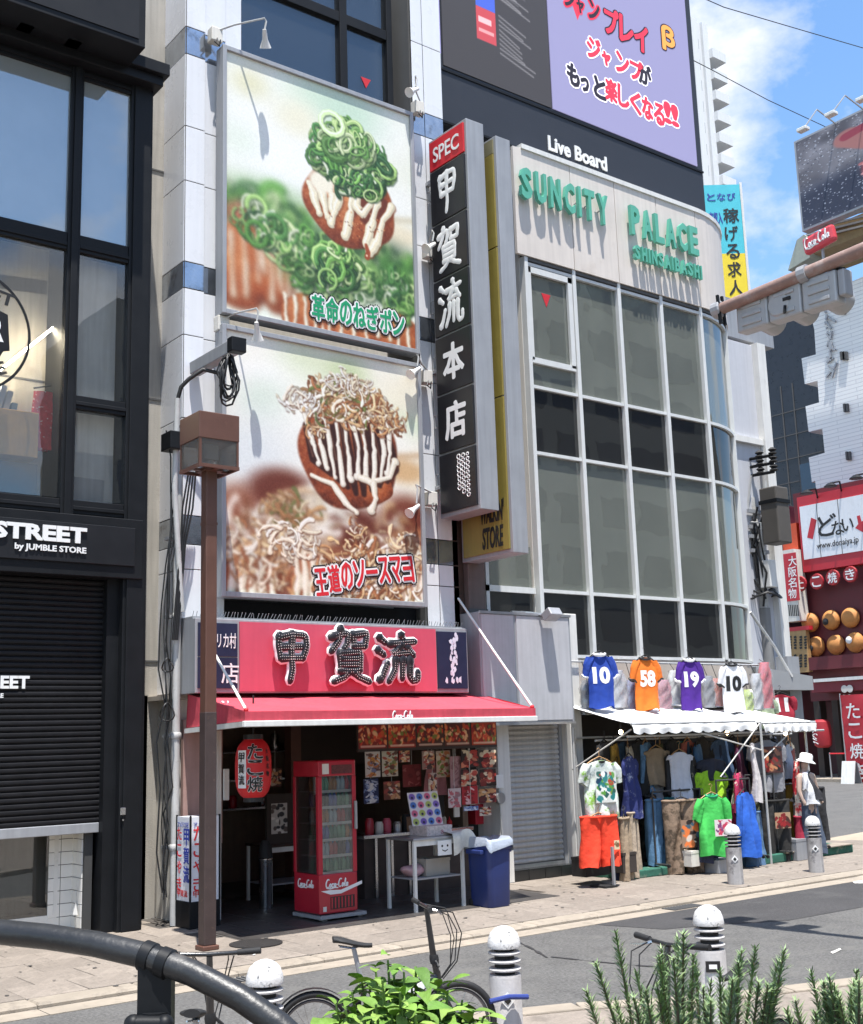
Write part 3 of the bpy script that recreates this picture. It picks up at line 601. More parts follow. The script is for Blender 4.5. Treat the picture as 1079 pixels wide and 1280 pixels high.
def ribbons(c, lines, w, col=(246,234,208), sh=(120,62,36)):
    for P in lines:
        P = np.asarray(P, float); n = 14; t = np.linspace(0, len(P)-1, n); i = np.clip(t.astype(int), 0, len(P)-2); f = (t-i)[:, None]; f = f*f*(3-2*f); Q = P[i]*(1-f)+P[i+1]*f+RNG.normal(size=(n,2))*.7; ww = w*(1+.3*np.sin(np.linspace(0,7,n)+RNG.random()*6)); ww[-1] *= 1.35
        stroke(c, Q+[1.6,2.4], list(ww*1.08), sh, 3, .65); stroke(c, Q, list(ww), tuple(int(a*.86) for a in col), 1.6, .97); stroke(c, Q-[.22*w,.25*w], list(ww*.72), col, 1.8, .95); stroke(c, Q-[.35*w,.35*w], list(ww*.22), (255,253,244), 1.6, .8)
GRN = [(84,142,58),(120,176,82),(58,108,50),(158,200,112),(204,226,156),(228,240,200),(76,130,62),(40,80,42)]
def greens(c, cx, cy, rx, ry, n, sz, pal=GRN, a=.95):
    for k in range(n):
        an = RNG.random()*2*PI; r = RNG.random()**.55; x, y = cx+rx*r*math.cos(an), cy+ry*r*math.sin(an); s = sz*RNG.uniform(.45,1.35); q = RNG.uniform(.3,1); rot = RNG.random()*3; col = np.array(pal[RNG.integers(len(pal))])*(.72+.38*k/n)*(1.08-.28*(y-cy+ry)/(2*ry)); col = np.clip(col, 0, 255)
        P = arcpts(x, y, s, s*q, RNG.random()*6, RNG.random()*6+RNG.uniform(2.4,6), 12, rot); w = s*RNG.uniform(.10,.24); stroke(c, P+[1.2,2], w*1.2, (20,44,22), 2.5, .5); stroke(c, P, w, col, 1.1, a); stroke(c, P-[w*.3,w*.35], w*.35, np.clip(col*1.15+38, 0, 255), 1.1, .75)
def flakes(c, cx, cy, rx, ry, n, sz, pal):
    for k in range(n):
        a = RNG.random()*2*PI; r = RNG.random()**.6; x, y = cx+rx*r*math.cos(a), cy+ry*r*math.sin(a); s = sz*RNG.uniform(.4,1.4); P = arcpts(x, y, s, s*RNG.uniform(.15,.7), 0, RNG.uniform(1.2,3.4), 8, RNG.random()*6); w = s*.13*RNG.uniform(.4,1.6, 8); col = np.array(pal[RNG.integers(len(pal))])*(.7+.35*k/n)
        stroke(c, P+[1,1.8], list(w), (84,44,28), 2, .55); stroke(c, P, list(w), np.clip(col, 0, 255), 1, .93); stroke(c, P-[.5,.7], list(w*.35), np.clip(col*1.1+25, 0, 255), 1, .7)
BW, BH = 360, 420
c = canvas(BW, BH, (240,243,228)); 
for x, y, r, col in ((60,50,80,(252,250,240)),(45,45,36,(228,222,176)),(160,40,60,(214,232,206)),(310,50,60,(246,247,238)),(110,140,130,(253,253,250)),(335,170,60,(250,250,244)),(230,30,70,(204,228,204)),(130,75,50,(246,240,214)),(20,140,40,(238,244,230))): blob(c, x, y, r, r*.7, col, 1.4, a=.85)
stroke(c, [(296,203),(360,192)], 3, (190,172,130), 2, .9); blob(c, 330, 225, 50, 22, (240,226,196), 1., a=.8)
blob(c, 70, 262, 110, 56, (124,168,100), 1.2, a=.95); greens(c, 60, 250, 80, 46, 70, 20); blob(c, 22, 262, 26, 20, (196,110,84), 1.2, a=.8); greens(c, 130, 282, 60, 36, 50, 18)
for x, y, rx, ry in ((28,345,54,74),(92,338,36,76)): ball(c, x, y, rx, ry, (92,34,16), (176,84,40), (222,140,80)); ribbons(c, [[(x-rx*.8+q*rx*.42, y-ry*.7),(x-rx*.76+q*rx*.43, y-ry*.1),(x-rx*.7+q*rx*.42, y+ry*RNG.uniform(.1,.8))] for q in range(5)], 3.6)
blob(c, 300, 296, 80, 50, (40,66,40), 1.1, a=.95); blob(c, 215, 285, 60, 40, (52,88,48), 1.1, a=.85); greens(c, 310, 300, 60, 46, 80, 16)
c = blur(c, 4.5)
for x, y, rx, ry in ((140,408,44,42),(232,414,58,38),(322,404,50,46)): ball(c, x, y, rx, ry, (88,36,20), (170,86,46), (218,140,84)); ribbons(c, [[(x-rx*.8+q*rx*.4+RNG.uniform(-3,3), y-ry*.8),(x-rx*.78+q*rx*.41, y-ry*.1),(x-rx*.75+q*rx*.4+RNG.uniform(-4,4), y+ry*RNG.uniform(.0,.9))] for q in range(5)], 3)
blob(c, 190, 325, 84, 44, (86,132,66), .9, a=.9); greens(c, 190, 322, 80, 46, 150, 14); greens(c, 322, 328, 40, 44, 70, 13); greens(c, 96, 292, 40, 30, 36, 15)
greens(c, 70, 268, 60, 28, 40, 16); greens(c, 150, 300, 50, 40, 50, 14); c = blur(c, 1.5); greens(c, 205, 306, 34, 38, 70, 15); c = blur(c, .6)
ball(c, 232, 196, 94, 76, (92,36,20), (166,82,44), (216,140,86), 2)
for P_ in (((262,214),(300,176)),((236,206),(262,168))): stroke(c, [P_[0], ((P_[0][0]+P_[1][0])/2+4, (P_[0][1]+P_[1][1])/2), P_[1]], [9,12,10], (84,32,20), 6, .75)
ribbons(c, [[(152,178),(160,196),(170,224)],[(166,166),(178,196),(186,226)],[(186,164),(196,190),(196,214)],[(214,170),(204,204),(194,236)],[(236,172),(232,210),(220,252)],[(246,176),(244,196),(256,206),(272,186),(280,170)],[(288,178),(276,214),(262,256)],[(316,178),(298,208),(284,250),(270,268)]], 7, (250,238,206)); blob(c, 176, 170, 26, 20, (252,244,222), .6, a=.95)
for q in range(50): an = RNG.random()*6.3; blob(c, 250+60*math.cos(an)*RNG.random(), 225+34*math.sin(an)*RNG.random(), RNG.uniform(1,3), RNG.uniform(.6,1.6), (236,176,120) if q % 2 else (80,32,18), .6, .4, .6)
stroke(c, [(262,258),(266,270),(264,278)], [3,4.5,5.5], (160,72,40), 2); blob(c, 263, 276, 2, 2, (250,220,190), .6)
blob(c, 235, 122, 66, 40, (52,92,42), .6, a=.9); greens(c, 236, 116, 78, 48, 270, 16); greens(c, 240, 156, 44, 20, 60, 12); greens(c, 228, 84, 52, 28, 50, 17, [(120,168,84),(170,204,124),(94,146,66),(206,226,166)])
art1 = np.clip(blur(c, .7)*.92+.02+(smooth_noise(BH, BW, 1.6)[..., None]-.5)*.05, 0, 1)
TAN = [(236,206,160),(250,234,204),(200,148,98),(166,104,64),(254,246,228),(222,184,134),(140,82,50)]
c = canvas(BW, BH, (246,241,226))
for x, y, r, col in ((130,40,50,(206,218,170)),(215,40,45,(186,204,146)),(60,80,90,(253,252,246)),(75,110,50,(206,224,206)),(330,100,46,(204,224,190)),(180,140,120,(253,251,242)),(40,200,90,(226,231,232)),(330,60,50,(246,238,214)),(310,140,40,(250,247,236))): blob(c, x, y, r, r*.75, col, 1.4, a=.85)
blob(c, 330, 192, 44, 22, (216,176,128), .9, a=.9); stroke(c, [(296,170),(360,160)], 4, (190,146,100), 3, .8)
for x, y, rx, ry, col in ((95,255,60,40,(104,46,32)),(20,310,40,60,(140,76,52)),(330,290,55,55,(110,48,32)),(230,310,60,44,(96,40,28)),(150,370,70,60,(140,78,50)),(300,390,90,60,(128,64,40)),(40,400,80,70,(116,54,38))): blob(c, x, y, rx, ry, col, .7, a=.95)
flakes(c, 60, 330, 74, 55, 80, 28, TAN+[(250,232,214)]*3); flakes(c, 150, 300, 54, 45, 60, 30, [(254,248,232),(238,222,194),(218,184,144)]); flakes(c, 310, 330, 60, 60, 60, 18, TAN); c = blur(c, 4.)
for x, y, rx, ry in ((44,400,52,50),(150,396,44,46),(330,395,46,50)): ball(c, x, y, rx, ry, (70,28,18), (140,68,40), (196,120,76)); ribbons(c, [[(x-rx*.7+q*rx*.36, y-ry*.9),(x-rx*.6+q*rx*.3, y),(x-rx*.7+q*rx*.36, y+ry*.6)] for q in range(5)], 6)
flakes(c, 60, 350, 74, 40, 90, 15, TAN); flakes(c, 110, 282, 54, 20, 50, 14, [(196,150,100),(160,110,70),(110,120,60),(240,220,180)]); flakes(c, 70, 395, 60, 28, 40, 14, TAN); flakes(c, 300, 350, 60, 40, 70, 14, TAN); c = blur(c, 1.8)
flakes(c, 232, 366, 74, 42, 120, 19, TAN); flakes(c, 250, 405, 110, 24, 110, 17, TAN); flakes(c, 250, 380, 90, 40, 90, 10, TAN); flakes(c, 120, 330, 44, 34, 50, 17, [(255,248,232),(246,228,200)]); flakes(c, 330, 340, 34, 40, 40, 16, [(250,238,214),(236,206,166)]); flakes(c, 232, 318, 18, 40, 50, 9, TAN)
ball(c, 222, 176, 97, 98, (70,26,16), (146,66,36), (196,116,68), 1); ball(c, 266, 226, 40, 30, (110,48,26), (168,84,46), (204,126,76), 3)
for k in range(8): f = k/7*1.8-.9; stroke(c, [(220+86*f, 118+24*f*f),(226+84*f+6, 190),(228+60*f+12, 246-36*abs(f))], [8,11,5], (48,20,15), 3.5, .95); stroke(c, [(217+86*f, 128+24*f*f),(222+84*f+6, 188)], [1,1.6], (150,104,84), 2, .5)
ribbons(c, [[(136+q*18+RNG.uniform(-5,5), 112-30*math.sin(q/9*PI)),(144+q*17+6+RNG.uniform(-4,4), 165),(150+q*14.5+14, 200+44*math.sin(q/9*PI)*RNG.uniform(.1,1.25))] for q in range(10)], 4., (246,238,222), (70,32,20)); ribbons(c, [[(240,214),(262,220),(300,206),(310,178)],[(266,222),(270,250),(262,266)],[(150,220),(190,232),(214,262),(232,274)]], 5, (246,236,214), (80,40,24))
flakes(c, 218, 84, 74, 42, 260, 15, TAN+[(104,116,56),(140,112,64)]); flakes(c, 300, 108, 36, 28, 80, 11, TAN); flakes(c, 130, 96, 36, 12, 40, 12, [(255,252,244),(240,228,204)]); flakes(c, 222, 52, 46, 20, 80, 10, [(255,250,240),(236,220,190)]); flakes(c, 160, 130, 16, 26, 40, 9, TAN+[(84,100,50)])
art2 = np.clip(blur(c, .7)*.92+.02+(smooth_noise(BH, BW, 1.6)[..., None]-.5)*.05, 0, 1)
BY = 14.33
def billboard(label, z0, z1, art, cap, capcol, capbox, out2):
    t = thing('billboard', label, 'billboard', (9.2, BY+.1, z0), 'food billboards on the white building')
    x0, x1 = 7.50, 10.95; w, h = x1-x0, z1-z0
    b = MB(); b.box(x0, x1, BY+.02, BY+.2, z0, z1); part('back_box', b, M['alu_matt'], t)
    for a in ((x0-.01,x0+.055,z0,z1),(x1-.055,x1+.01,z0,z1),(x0+.055,x1-.055,z0,z0+.07),(x0+.055,x1-.055,z1-.07,z1)):
        bb = MB(); bb.box(a[0], a[1], BY-.03, BY+.02, a[2], a[3]); part('frame_rail', bb, M['alu_matt'], t, bevel=.006)
    pp = quad_print('printed_sheet', (x0+.055, BY+.012, z0+.07), FU, FW, w-.11, h-.14, printed('print_'+capcol, art, .45), t)
    u0, v0, u1, v1, rot = capbox
    cw, ch = (u1-u0)*w/len(cap), (v1-v0)*h
    for i, g in enumerate(cap):
        f = i/(len(cap)-1)-.5; k = 1-.22*abs(f)
        ox, oz = x0+u0*w+cw*i, z0+v0*h+rot*f*w*(u1-u0)+.10*ch*(1-4*f*f)*(1 if out2 else .2)
        for nm, gr, mm, lf in (('caption_outline', .06, 'letter_black' , .002), ('caption_outline', .036, 'letter_white', .007), ('caption_letter', .010, capcol, .012)):
            fat(nm, g, (ox, BY+.008, oz+(ch*.35 if g in 'ー' else 0)), FU, FW, cw*.86, ch*.82*(1 if g not in 'ー' else .12), M[mm], pp, gr, lf, rot*.8)
    return t
billboard('upper billboard picturing a ball of food topped with green onions', 8.22, 12.36, art1, '革命のねぎポン', 'letter_green', (.43,.055,.93,.165,.02), 0)
billboard('lower billboard picturing a ball of food with white sauce and shavings', 4.22, 8.06, art2, '王道のソースマヨ', 'letter_red', (.43,.06,.94,.18,.16), 1)

# ---------------------------------------------------------------- spotlights on stalks round the billboards
def spotlight(base, head, label, aim):
    base, head = Vector(base), Vector(head)
    t = thing('spotlight', label, 'spotlight', base, 'spotlights on arms around the billboards')
    b = MB(); b.box(base.x-.09, base.x+.09, base.y-.1, base.y+.05, base.z-.09, base.z+.13); part('junction_box', b, M['cream'], t, bevel=.012)
    b = MB(); m = Vector((head.x, head.y, max(head.z+.22, base.z+.12)))
    b.tube([base+V(.03,-.08,.1), base.lerp(m, .4)+V(0,0,.1), m+V(0,0,.03), m+V(.02,-.01,-.02), head+V(0,0,.06)], .014, 6); part('arm', b, M['pipe'], t, smooth=40)
    a = Vector(aim).normalized(); b = MB(); b.lathe([(.028,-.06),(.035,0),(.04,.08),(.075,.17),(.085,.2),(.075,.195)], head, 14, a); part('lamp_shade', b, M['white'], t, smooth=40)
    b = MB(); b.lathe([(.04,.12),(.07,.19),(.0,.195)], head, 12, a); part('lens', b, M['steel'], t, smooth=40)
    b = MB(); b.tube([base+V(0,-.1,-.05), base+V(-.06,-.13,-.14), base+V(.02,-.12,-.18), base+V(.05,-.1,-.06)], .012, 6); part('cable', b, M['cable'], t, smooth=60)
    return t
a1 = WY(268, 48, 14.5); h1 = WY(331, 42, 13.95); spotlight(a1, h1, 'spotlight on a long arm over the upper left corner of the upper billboard', (.35,.5,-.8))
a2 = WY(276, 408, 14.5); h2 = WY(321, 408, 13.95); spotlight(a2, h2, 'spotlight at the upper left corner of the lower billboard, above the cable bracket', (.3,.4,-.8))
for px, py, hx, hy, lb in ((521,138,520,112,'spotlight beside the top right corner of the upper billboard'),(535,318,541,306,'spotlight on the right pilaster beside the upper billboard'),(531,474,522,462,'spotlight beside the upper right corner of the lower billboard'),(537,626,521,634,'spotlight on the right pilaster beside the lower half of the lower billboard')):
    aa = WY(px, py, 14.5); hh = WY(hx, hy, 14.22); spotlight(aa, hh, lb, (-.7,-.1,-.5))
# conduit, drain pipe and loose cables down the left edge
t = thing('drain_pipe', 'grey vertical drain pipe along the left edge of the white building', 'pipe', (6.9,14.5,0))
q = WY(221, 800, 14.5).x
b = MB(); b.tube([(q,14.5,SW_Z),(q,14.5,3.2),(q,14.5,6.5)], .055, 12); part('pipe', b, M['pipe'], t, smooth=40)
for z in (1.0, 2.4, 3.95, 5.0): bb = MB(); bb.lathe([(.062,-.04),(.07,-.03),(.07,.03),(.062,.04)], (q,14.5,z), 12); part('collar', bb, M['pipe'], t, smooth=40); bb = MB(); bb.box(q-.1,q+.1,14.54,14.6+.1,z-.02,z+.02); part('bracket', bb, M['alu_matt'], t)
t = thing('conduit', 'curved black cable conduit rising from a grey pipe beside the street lamp', 'conduit', (6.9,14.45,6))
k0 = WY(222, 500, 14.4); k1 = WY(236, 474, 14.3); k2 = WY(254, 462, 14.2); k3 = WY(272, 466, 14.1); k4 = WY(280, 478, 14.1)
b = MB(); b.tube([k0, k0.lerp(k1,.5)+V(-.03,0,.03), k1, k2, k3, k4], .03, 8); part('gooseneck', b, M['cable'], t, smooth=60)
b = MB(); b.tube([(k0.x,14.4,k0.z+.02),(k0.x-.02,14.42,k0.z-1.2),(q+.03,14.42,4.0)], .04, 8); part('conduit_pipe', b, M['pipe'], t, smooth=60)
b = MB(); g = WY(216, 553, 14.4); b.box(g.x-.08, g.x+.1, 14.3, 14.6, g.z-.1, g.z+.14); part('junction_box', b, M['black'], t, bevel=.01)
t = thing('cable_bundle', 'tangle of black cables running down beside the drain pipe', 'cables', (6.8,14.5,0))
for i in range(5):
    x = q-.20+i*.022+random.uniform(-.02,.02); P = []
    for k in range(14): z = .4+k*.47; P.append((x+random.uniform(-.05,.05)+(.09 if k > 9 else 0), 14.5+random.uniform(-.05,.05), z+random.uniform(-.1,.1)))
    bb = MB(); bb.tube(P, random.choice((.006,.008,.011)), 5); part('cable', bb, M['cable'], t, smooth=70)
for z, r in ((2.7,.09),(3.3,.07)):
    bb = MB(); bb.tube([(q-.18+r*math.cos(a), 14.38+.05*math.sin(2*a), z+1.3*r*math.sin(a)) for a in [2*PI*k/14 for k in range(15)]], .011, 5); part('cable_loop', bb, M['cable'], t, smooth=70)
t = thing('cable_bracket', 'grey bracket arm with a coil of black cables hanging above the street lamp', 'cable bracket', (7.3,14.5,7.6))
A0 = WY(243, 462, 14.55); A1 = WY(296, 432, 13.55)
b = MB(); b.bar(A0, A1, .16, .18); part('arm', b, M['alu_matt'], t, bevel=.012)
b = MB(); b.obox(A1, (.11,0,0), (0,.07,0), (0,0,.1)); part('end_cap', b, M['black'], t, bevel=.01)
B0 = WY(285, 442, 13.6)
for i in range(8):
    w = random.uniform(.05,.15); h = random.uniform(.4,.72); P = [(B0.x+w*math.sin(a)*(1.1-.3*math.cos(a))+random.uniform(-.02,.02), B0.y+.05*math.cos(2*a+i), B0.z-.02-h*(1-math.cos(a))/2) for a in [2*PI*k/16 for k in range(17)]]
    bb = MB(); bb.tube(P, random.choice((.011,.014,.018)), 6); part('cable_coil', bb, M['cable'], t, smooth=70)
t = thing('down_cable', 'black cables dropping from the bracket behind the street lamp to the pipe', 'cables', (7.0,14.3,5))
for i in range(4):
    e0 = WY(236+3*i, 590, 14.35); e1 = WY(226+2*i, 680, 14.4); e2 = WY(216+i*2, 800, 14.4); bb = MB(); bb.tube([e0, e0.lerp(e1,.5)+V(.02*i-.03,0,0), e1, e2], .014, 5); part('cable', bb, M['cable'], t, smooth=70)

# ---------------------------------------------------------------- tall projecting signs
def vertical_sign(name, label, x0, x1, yf, yb, z0, z1, group):
    t = thing(name, label, 'sign', (x0, (yf+yb)/2, z0), group)
    b = MB(); b.box(x0+.02, x1, yf, yb, z0, z1); part('case', b, M['alu_matt'], t, bevel=.008)
    return t
sx0 = 11.42*1.0; YF, YB = 13.42, 14.40
zt_, zb_ = WY(587,149,YF).z, WY(605,636,YF).z; sx0 = WY(587,300,YF).x; sx1 = WY(610,300,YF).x
vs_ = vertical_sign('projecting_sign', 'tall projecting grey sign with white brush characters on black panels', sx0, sx1, YF, YB, zb_, zt_, 'tall projecting signs')
red_z = WX(587, 190, sx0).z
rows = np.linspace(0, 1, 7)
zz = [zt_-.05, WX(570,204,sx0).z] ; zr = [WX(x, y, sx0).z for x, y in ((587,190),(590,277),(593,356),(597,429),(601,503),(604,560),(606,630))]
names = ['SPEC','甲','賀','流','本','店',None]
zz = [zt_-.04, zt_-.04-(zt_-zb_)*.085]; rest = (zz[1]-zb_-.05)/6
for k in range(6): zz.append(zz[1]-rest*(k+1))
for i in range(7):
    za, zb2 = zz[i+1]+.018, zz[i]-.018
    b = MB(); b.box(sx0-.012, sx0+.02, YF+.05, YB-.05, za, zb2); fp = part('sign_panel', b, M['letter_red'] if i == 0 else M['blackface'], vs_, 'red top panel' if i == 0 else None, bevel=.005)
    H = zb2-za; W_ = YB-YF-.1
    if i == 0: text('lettering', 'SPEC', (sx0-.013, YB-.05-W_*.12, za+H*.22), SU, SW, W_*.76, H*.52, M['letter_white'], fp, bold=.012)
    elif names[i]:
        if names[i] in BRUSH: brush('lettering', names[i], (sx0-.014, YB-.05-W_*.17, za+H*.12), SU, SW, W_*.64, H*.76, M['letter_white'], fp, .098, thick=.12)
        else: fat('lettering', names[i], (sx0-.013, YB-.05-W_*.22, za+H*.2), SU, SW, W_*.56, H*.62, M['letter_white'], fp, .02, .001)
    else:
        for cx_, n_, r_ in ((.56,8,.042),(.68,9,.04),(.80,10,.036)):     # the columns of small ringed writing, too small to read
            for k in range(n_):
                bb = MB(); yc = YB-.05-W_*cx_; zc = zb2-.1-(H-.25)*k/9.5; rr_ = r_*random.uniform(.8,1.1)
                bb.tube([(sx0-.016, yc+rr_*math.cos(a)*random.uniform(.8,1.15), zc+rr_*.8*math.sin(a)) for a in [2*PI*q/9 for q in range(10)]], .009, 4); part('ring_mark', bb, M['letter_white'], fp)
for z in [zz[i]-.5 for i in (2,4,6)] + [zz[1]-.1]: bb = MB(); bb.box(sx0+.08, sx0+.16, YB, 14.62, z, z+.06); part('wall_bracket', bb, M['alu_matt'], vs_)
for i in range(1,7): bb = MB(); z = zz[i]-rest*.3; bb.tube([(sx0+.02,YB,z),(sx0+.02,YB+.07,z),(sx0+.02,YB+.07,z-.2),(sx0+.02,YB,z-.2)], .01, 5); part('loop_handle', bb, M['alu_matt'], vs_)
# yellow sign behind
yx0, yx1 = WY(624,300,13.32).x, WY(643,300,13.32).x
zt2, zb2 = WY(622,170,13.32).z, WY(642,690,13.32).z
ys = vertical_sign('projecting_sign', 'tall projecting sign with a yellow face lettered at the bottom', yx0, yx1, 13.32, 14.55, zb2, zt2, 'tall projecting signs')
YEL = mat('yellow_sign_face', (.27,.215,.05), .4, var=.08, streak=.12)  # yellow darkened to hold the shade of the sign beside it
for a, c in ((zb2+.06, zb2+(zt2-zb2)*.36), (zb2+(zt2-zb2)*.36+.02, zb2+(zt2-zb2)*.72), (zb2+(zt2-zb2)*.72+.02, zt2-.3)):
    b = MB(); b.box(yx0-.01, yx0+.02, 13.38, 14.48, a, c); fp = part('face_panel', b, YEL, ys, bevel=.004)
    if a < zb2+.1:
        text('lettering', "WALKIN'", (yx0-.011, 14.02, zb2+.52), SU, SW, .56, .34, M['letter_black'], fp, bold=.03, shear=.15)
        text('lettering', 'STORE', (yx0-.011, 14.0, zb2+.12), SU, SW, .5, .34, M['letter_black'], fp, bold=.03, shear=.15)
b = MB(); b.box(yx0-.008, yx0+.02, 13.38, 14.48, zt2-.29, zt2-.05); part('top_panel', b, mat('olive_dirty_panel', (.2,.18,.1), .6), ys)
for z in (zb2+1, zb2+4, zb2+6.5): bb = MB(); bb.box(yx0+.1, yx0+.16, 14.55, 14.75, z, z+.08); part('wall_bracket', bb, M['alu_matt'], ys)
# brown service duct between the two buildings
t = thing('service_duct', 'brown vertical duct between the white building and the glazed building', 'duct', (12.4,14.5,2))
d0, d1 = WY(583,720,14.55).x, WY(604,720,14.55).x
b = MB(); b.box(d0, d1, 14.5, 14.7, 2.4, 6.4); part('duct', b, mat('brown_duct', (.13,.095,.085), .6, var=.15, streak=.2), t, bevel=.01)
b = MB(); b.box(d0-.02, d1+.02, 14.48, 14.5, 4.2, 4.26); b.box(d0-.02, d1+.02, 14.48, 14.5, 5.2, 5.26); part('strap', b, M['seal'], t)
b = MB(); b.box(d0-.22, d0-.02, 14.6, 14.75, 2.4, 6.6); part('dark_gap_pipe', b, M['dark_wood'], t)
c = WY(612, 640, 14.5); b = MB(); b.box(c.x-.05, c.x+.12, 14.4, 14.7, c.z-.45, c.z+.5); part('junction_box', b, M['alu_matt'], t, bevel=.01)
# ---------------------------------------------------------------- red shop sign
SGY = 14.08
t = thing('shop_sign', 'wide red sign box with black dotted brush characters above the awning', 'sign', (9.3,14.3,2.95))
L0, R0 = WY(245,800,SGY).x, WY(585,800,SGY).x
zt_, zb_ = WY(420,779,SGY).z, WY(420,866,SGY).z
b = MB(); b.box(L0, R0, SGY+.02, 14.58, zb_, zt_); part('case', b, M['alu_matt'], t, bevel=.008)
n0, n1, k0, k1 = WY(248,800,SGY).x, WY(297,800,SGY).x, WY(300,800,SGY).x, WY(545,800,SGY).x
m1 = WY(583,800,SGY).x
b = MB(); b.box(k0, k1, SGY, SGY+.02, zb_+.02, zt_-.03); pf = part('red_panel', b, M['pink_red'], t)
b = MB(); b.box(n0, n1, SGY, SGY+.02, zb_+.06, zb_+.47*(zt_-zb_)); nf = part('navy_panel', b, M['navy'], t)
b = MB(); b.box(n0, n1, SGY, SGY+.02, zb_+.49*(zt_-zb_), zt_-.06); nf2 = part('navy_panel', b, M['navy'], t)
x_ = WY(253,815,SGY).x
text('lettering', 'アメリカ村', (x_, SGY-.001, zb_+.60*(zt_-zb_)), FU, FW, WY(295,815,SGY).x-x_, .2, M['letter_white'], nf2, bold=.012)
text('lettering', '店', (WY(277,845,SGY).x, SGY-.001, zb_+.13*(zt_-zb_)), FU, FW, .25, .26, M['letter_white'], nf, bold=.018)
b = MB(); b.box(k1+.02, m1, SGY, SGY+.02, zb_+.06, zt_-.06); rf = part('navy_panel', b, M['navy'], t)
b = MB()      # pale brushwork figure on the right navy panel
random.seed(3); cx0 = (k1+m1)/2+.02; H = zt_-zb_
for k in range(34):
    f = random.random(); z = zb_+.12+f*(H-.22); w = (.17 if f < .28 else .09)*random.uniform(.5,1); x = cx0+random.uniform(-w,w)
    pts = [(x+.03*math.cos(a)*random.uniform(.4,1.3), SGY-.001, z+.045*math.sin(a)*random.uniform(.5,1.4)) for a in [2*PI*q/7 for q in range(7)]]
    b.prism([(p[0], p[2]) for p in pts], (0,SGY-.002-.0002*k,0), FU, FW, .002)
part('pale_figure', b, mat('pale_blue_ink', (.62,.64,.72), .5), rf)['kind'] = 'stuff'
# three big channel letters edged in white, with little bulbs
MBULB = mat('small_bulb_glass', (.75,.74,.7), .3)
for g, px0, px1, py0, py1 in (('甲',340,390,791,852),('賀',413,462,787,852),('流',473,521,796,852)):
    a = WY(px0, py1, SGY-.12); c_ = WY(px1, py0, SGY-.12); w, h = c_.x-a.x, c_.z-a.z
    lp = brush('channel_letter', g, (a.x, SGY-.10, a.z), FU, FW, w, h, M['letter_white'], t, .082, .032, 0, .45)
    brush('letter_face', g, (a.x, SGY-.118, a.z), FU, FW, w, h, M['blackface'], lp, .082, .010, 0, .62)
    for i, qx in enumerate((a.x+w*.3, a.x+w*.7)): bb = MB(); bb.tube([(qx,SGY-.1,a.z+h*.5),(qx,SGY,a.z+h*.5)], .015, 6); part('standoff', bb, M['alu_matt'], lp)
    bb = MB()
    for S in BRUSH[g]:
        for k in range(len(S)-1):
            (ax_, az_), (bx_, bz_) = S[k], S[k+1]; n = max(2, int(math.hypot((bx_-ax_)*w,(bz_-az_)*h)/.032))
            for q in range(n):
                for sd_ in (-.018,.018): f = q/n; dx, dz = (bx_-ax_)*w, (bz_-az_)*h; l_ = math.hypot(dx,dz); bb.sphere((a.x+ax_*w+dx*f-dz/l_*sd_, SGY-.152, a.z+az_*h+dz*f+dx/l_*sd_), .0065, n=5, m=3)
    part('bulbs', bb, MBULB, lp)['kind'] = 'stuff'
b = MB(); b.box(L0, R0, SGY+.1, 14.5, zt_, zt_+.03)
for i in range(90):
    x = L0+(R0-L0)*(i+.5)/90; b.tube([(x, SGY+.15, zt_+.03), (x+random.uniform(-.02,.02), SGY+.1+random.uniform(-.03,.03), zt_+.10)], .004, 4)
part('bird_spikes', b, M['alu_matt'], t)

# ---------------------------------------------------------------- red awning
t = thing('shop_awning', 'red canvas awning with a white front bar over the food shop', 'awning', (9.5,13.5,2.5))
AY = 12.4; ax0, ax1 = 6.79, 11.31; rx0, rx1 = 7.10, 12.06; RY = 14.5; zf, zr_, zv = 2.63, 2.93, 2.475
b = MB(); P = []
for i in range(9):
    f = i/8; row = []
    for k in range(25):
        s = k/24; sag = -.025*math.sin(PI*f)*(.6+.4*math.sin(9*s)); row.append(V(rx0+(rx1-rx0)*s+((ax0-rx0)*(1-s)+(ax1-rx1)*s)*f, RY+(AY-RY)*f, zr_+(zf-zr_)*f+sag))
    P.append(row)
b.grid(P); P2 = [[p-V(0,0,.008) for p in R] for R in P[::-1]]; b.grid(P2)
part('canopy', b, M['awn_red'], t, smooth=60)
b = MB(); b.box(ax0, ax1, AY-.012, AY, zv+.05, zf+.003); vf = part('valance', b, M['awn_red'], t)
b = MB(); b.add([(rx0,RY,zr_),(ax0,AY,zf),(ax0,AY,zv+.05),(rx0-.02,RY,zv+.02)], [(0,1,2,3)]); sv = part('side_panel', b, M['awn_red'], t); b = MB(); b.add([(rx1,RY,zr_),(ax1,AY,zf),(ax1,AY,zv+.05),(rx1,RY,zv+.3)], [(3,2,1,0)]); part('side_panel', b, M['awn_red'], t)
b = MB(); b.box(ax0-.02, ax1+.02, AY-.03, AY+.03, zv-.02, zv+.05); part('front_bar', b, M['white'], t, bevel=.008)
b = MB(); b.bar((ax0-.0,AY,zv+.015),(rx0-.02,RY,zv-.02),.05,.06); b.bar((ax1,AY,zv+.015),(rx1,RY,zv+.1),.05,.06); part('side_bar', b, M['white'], t)
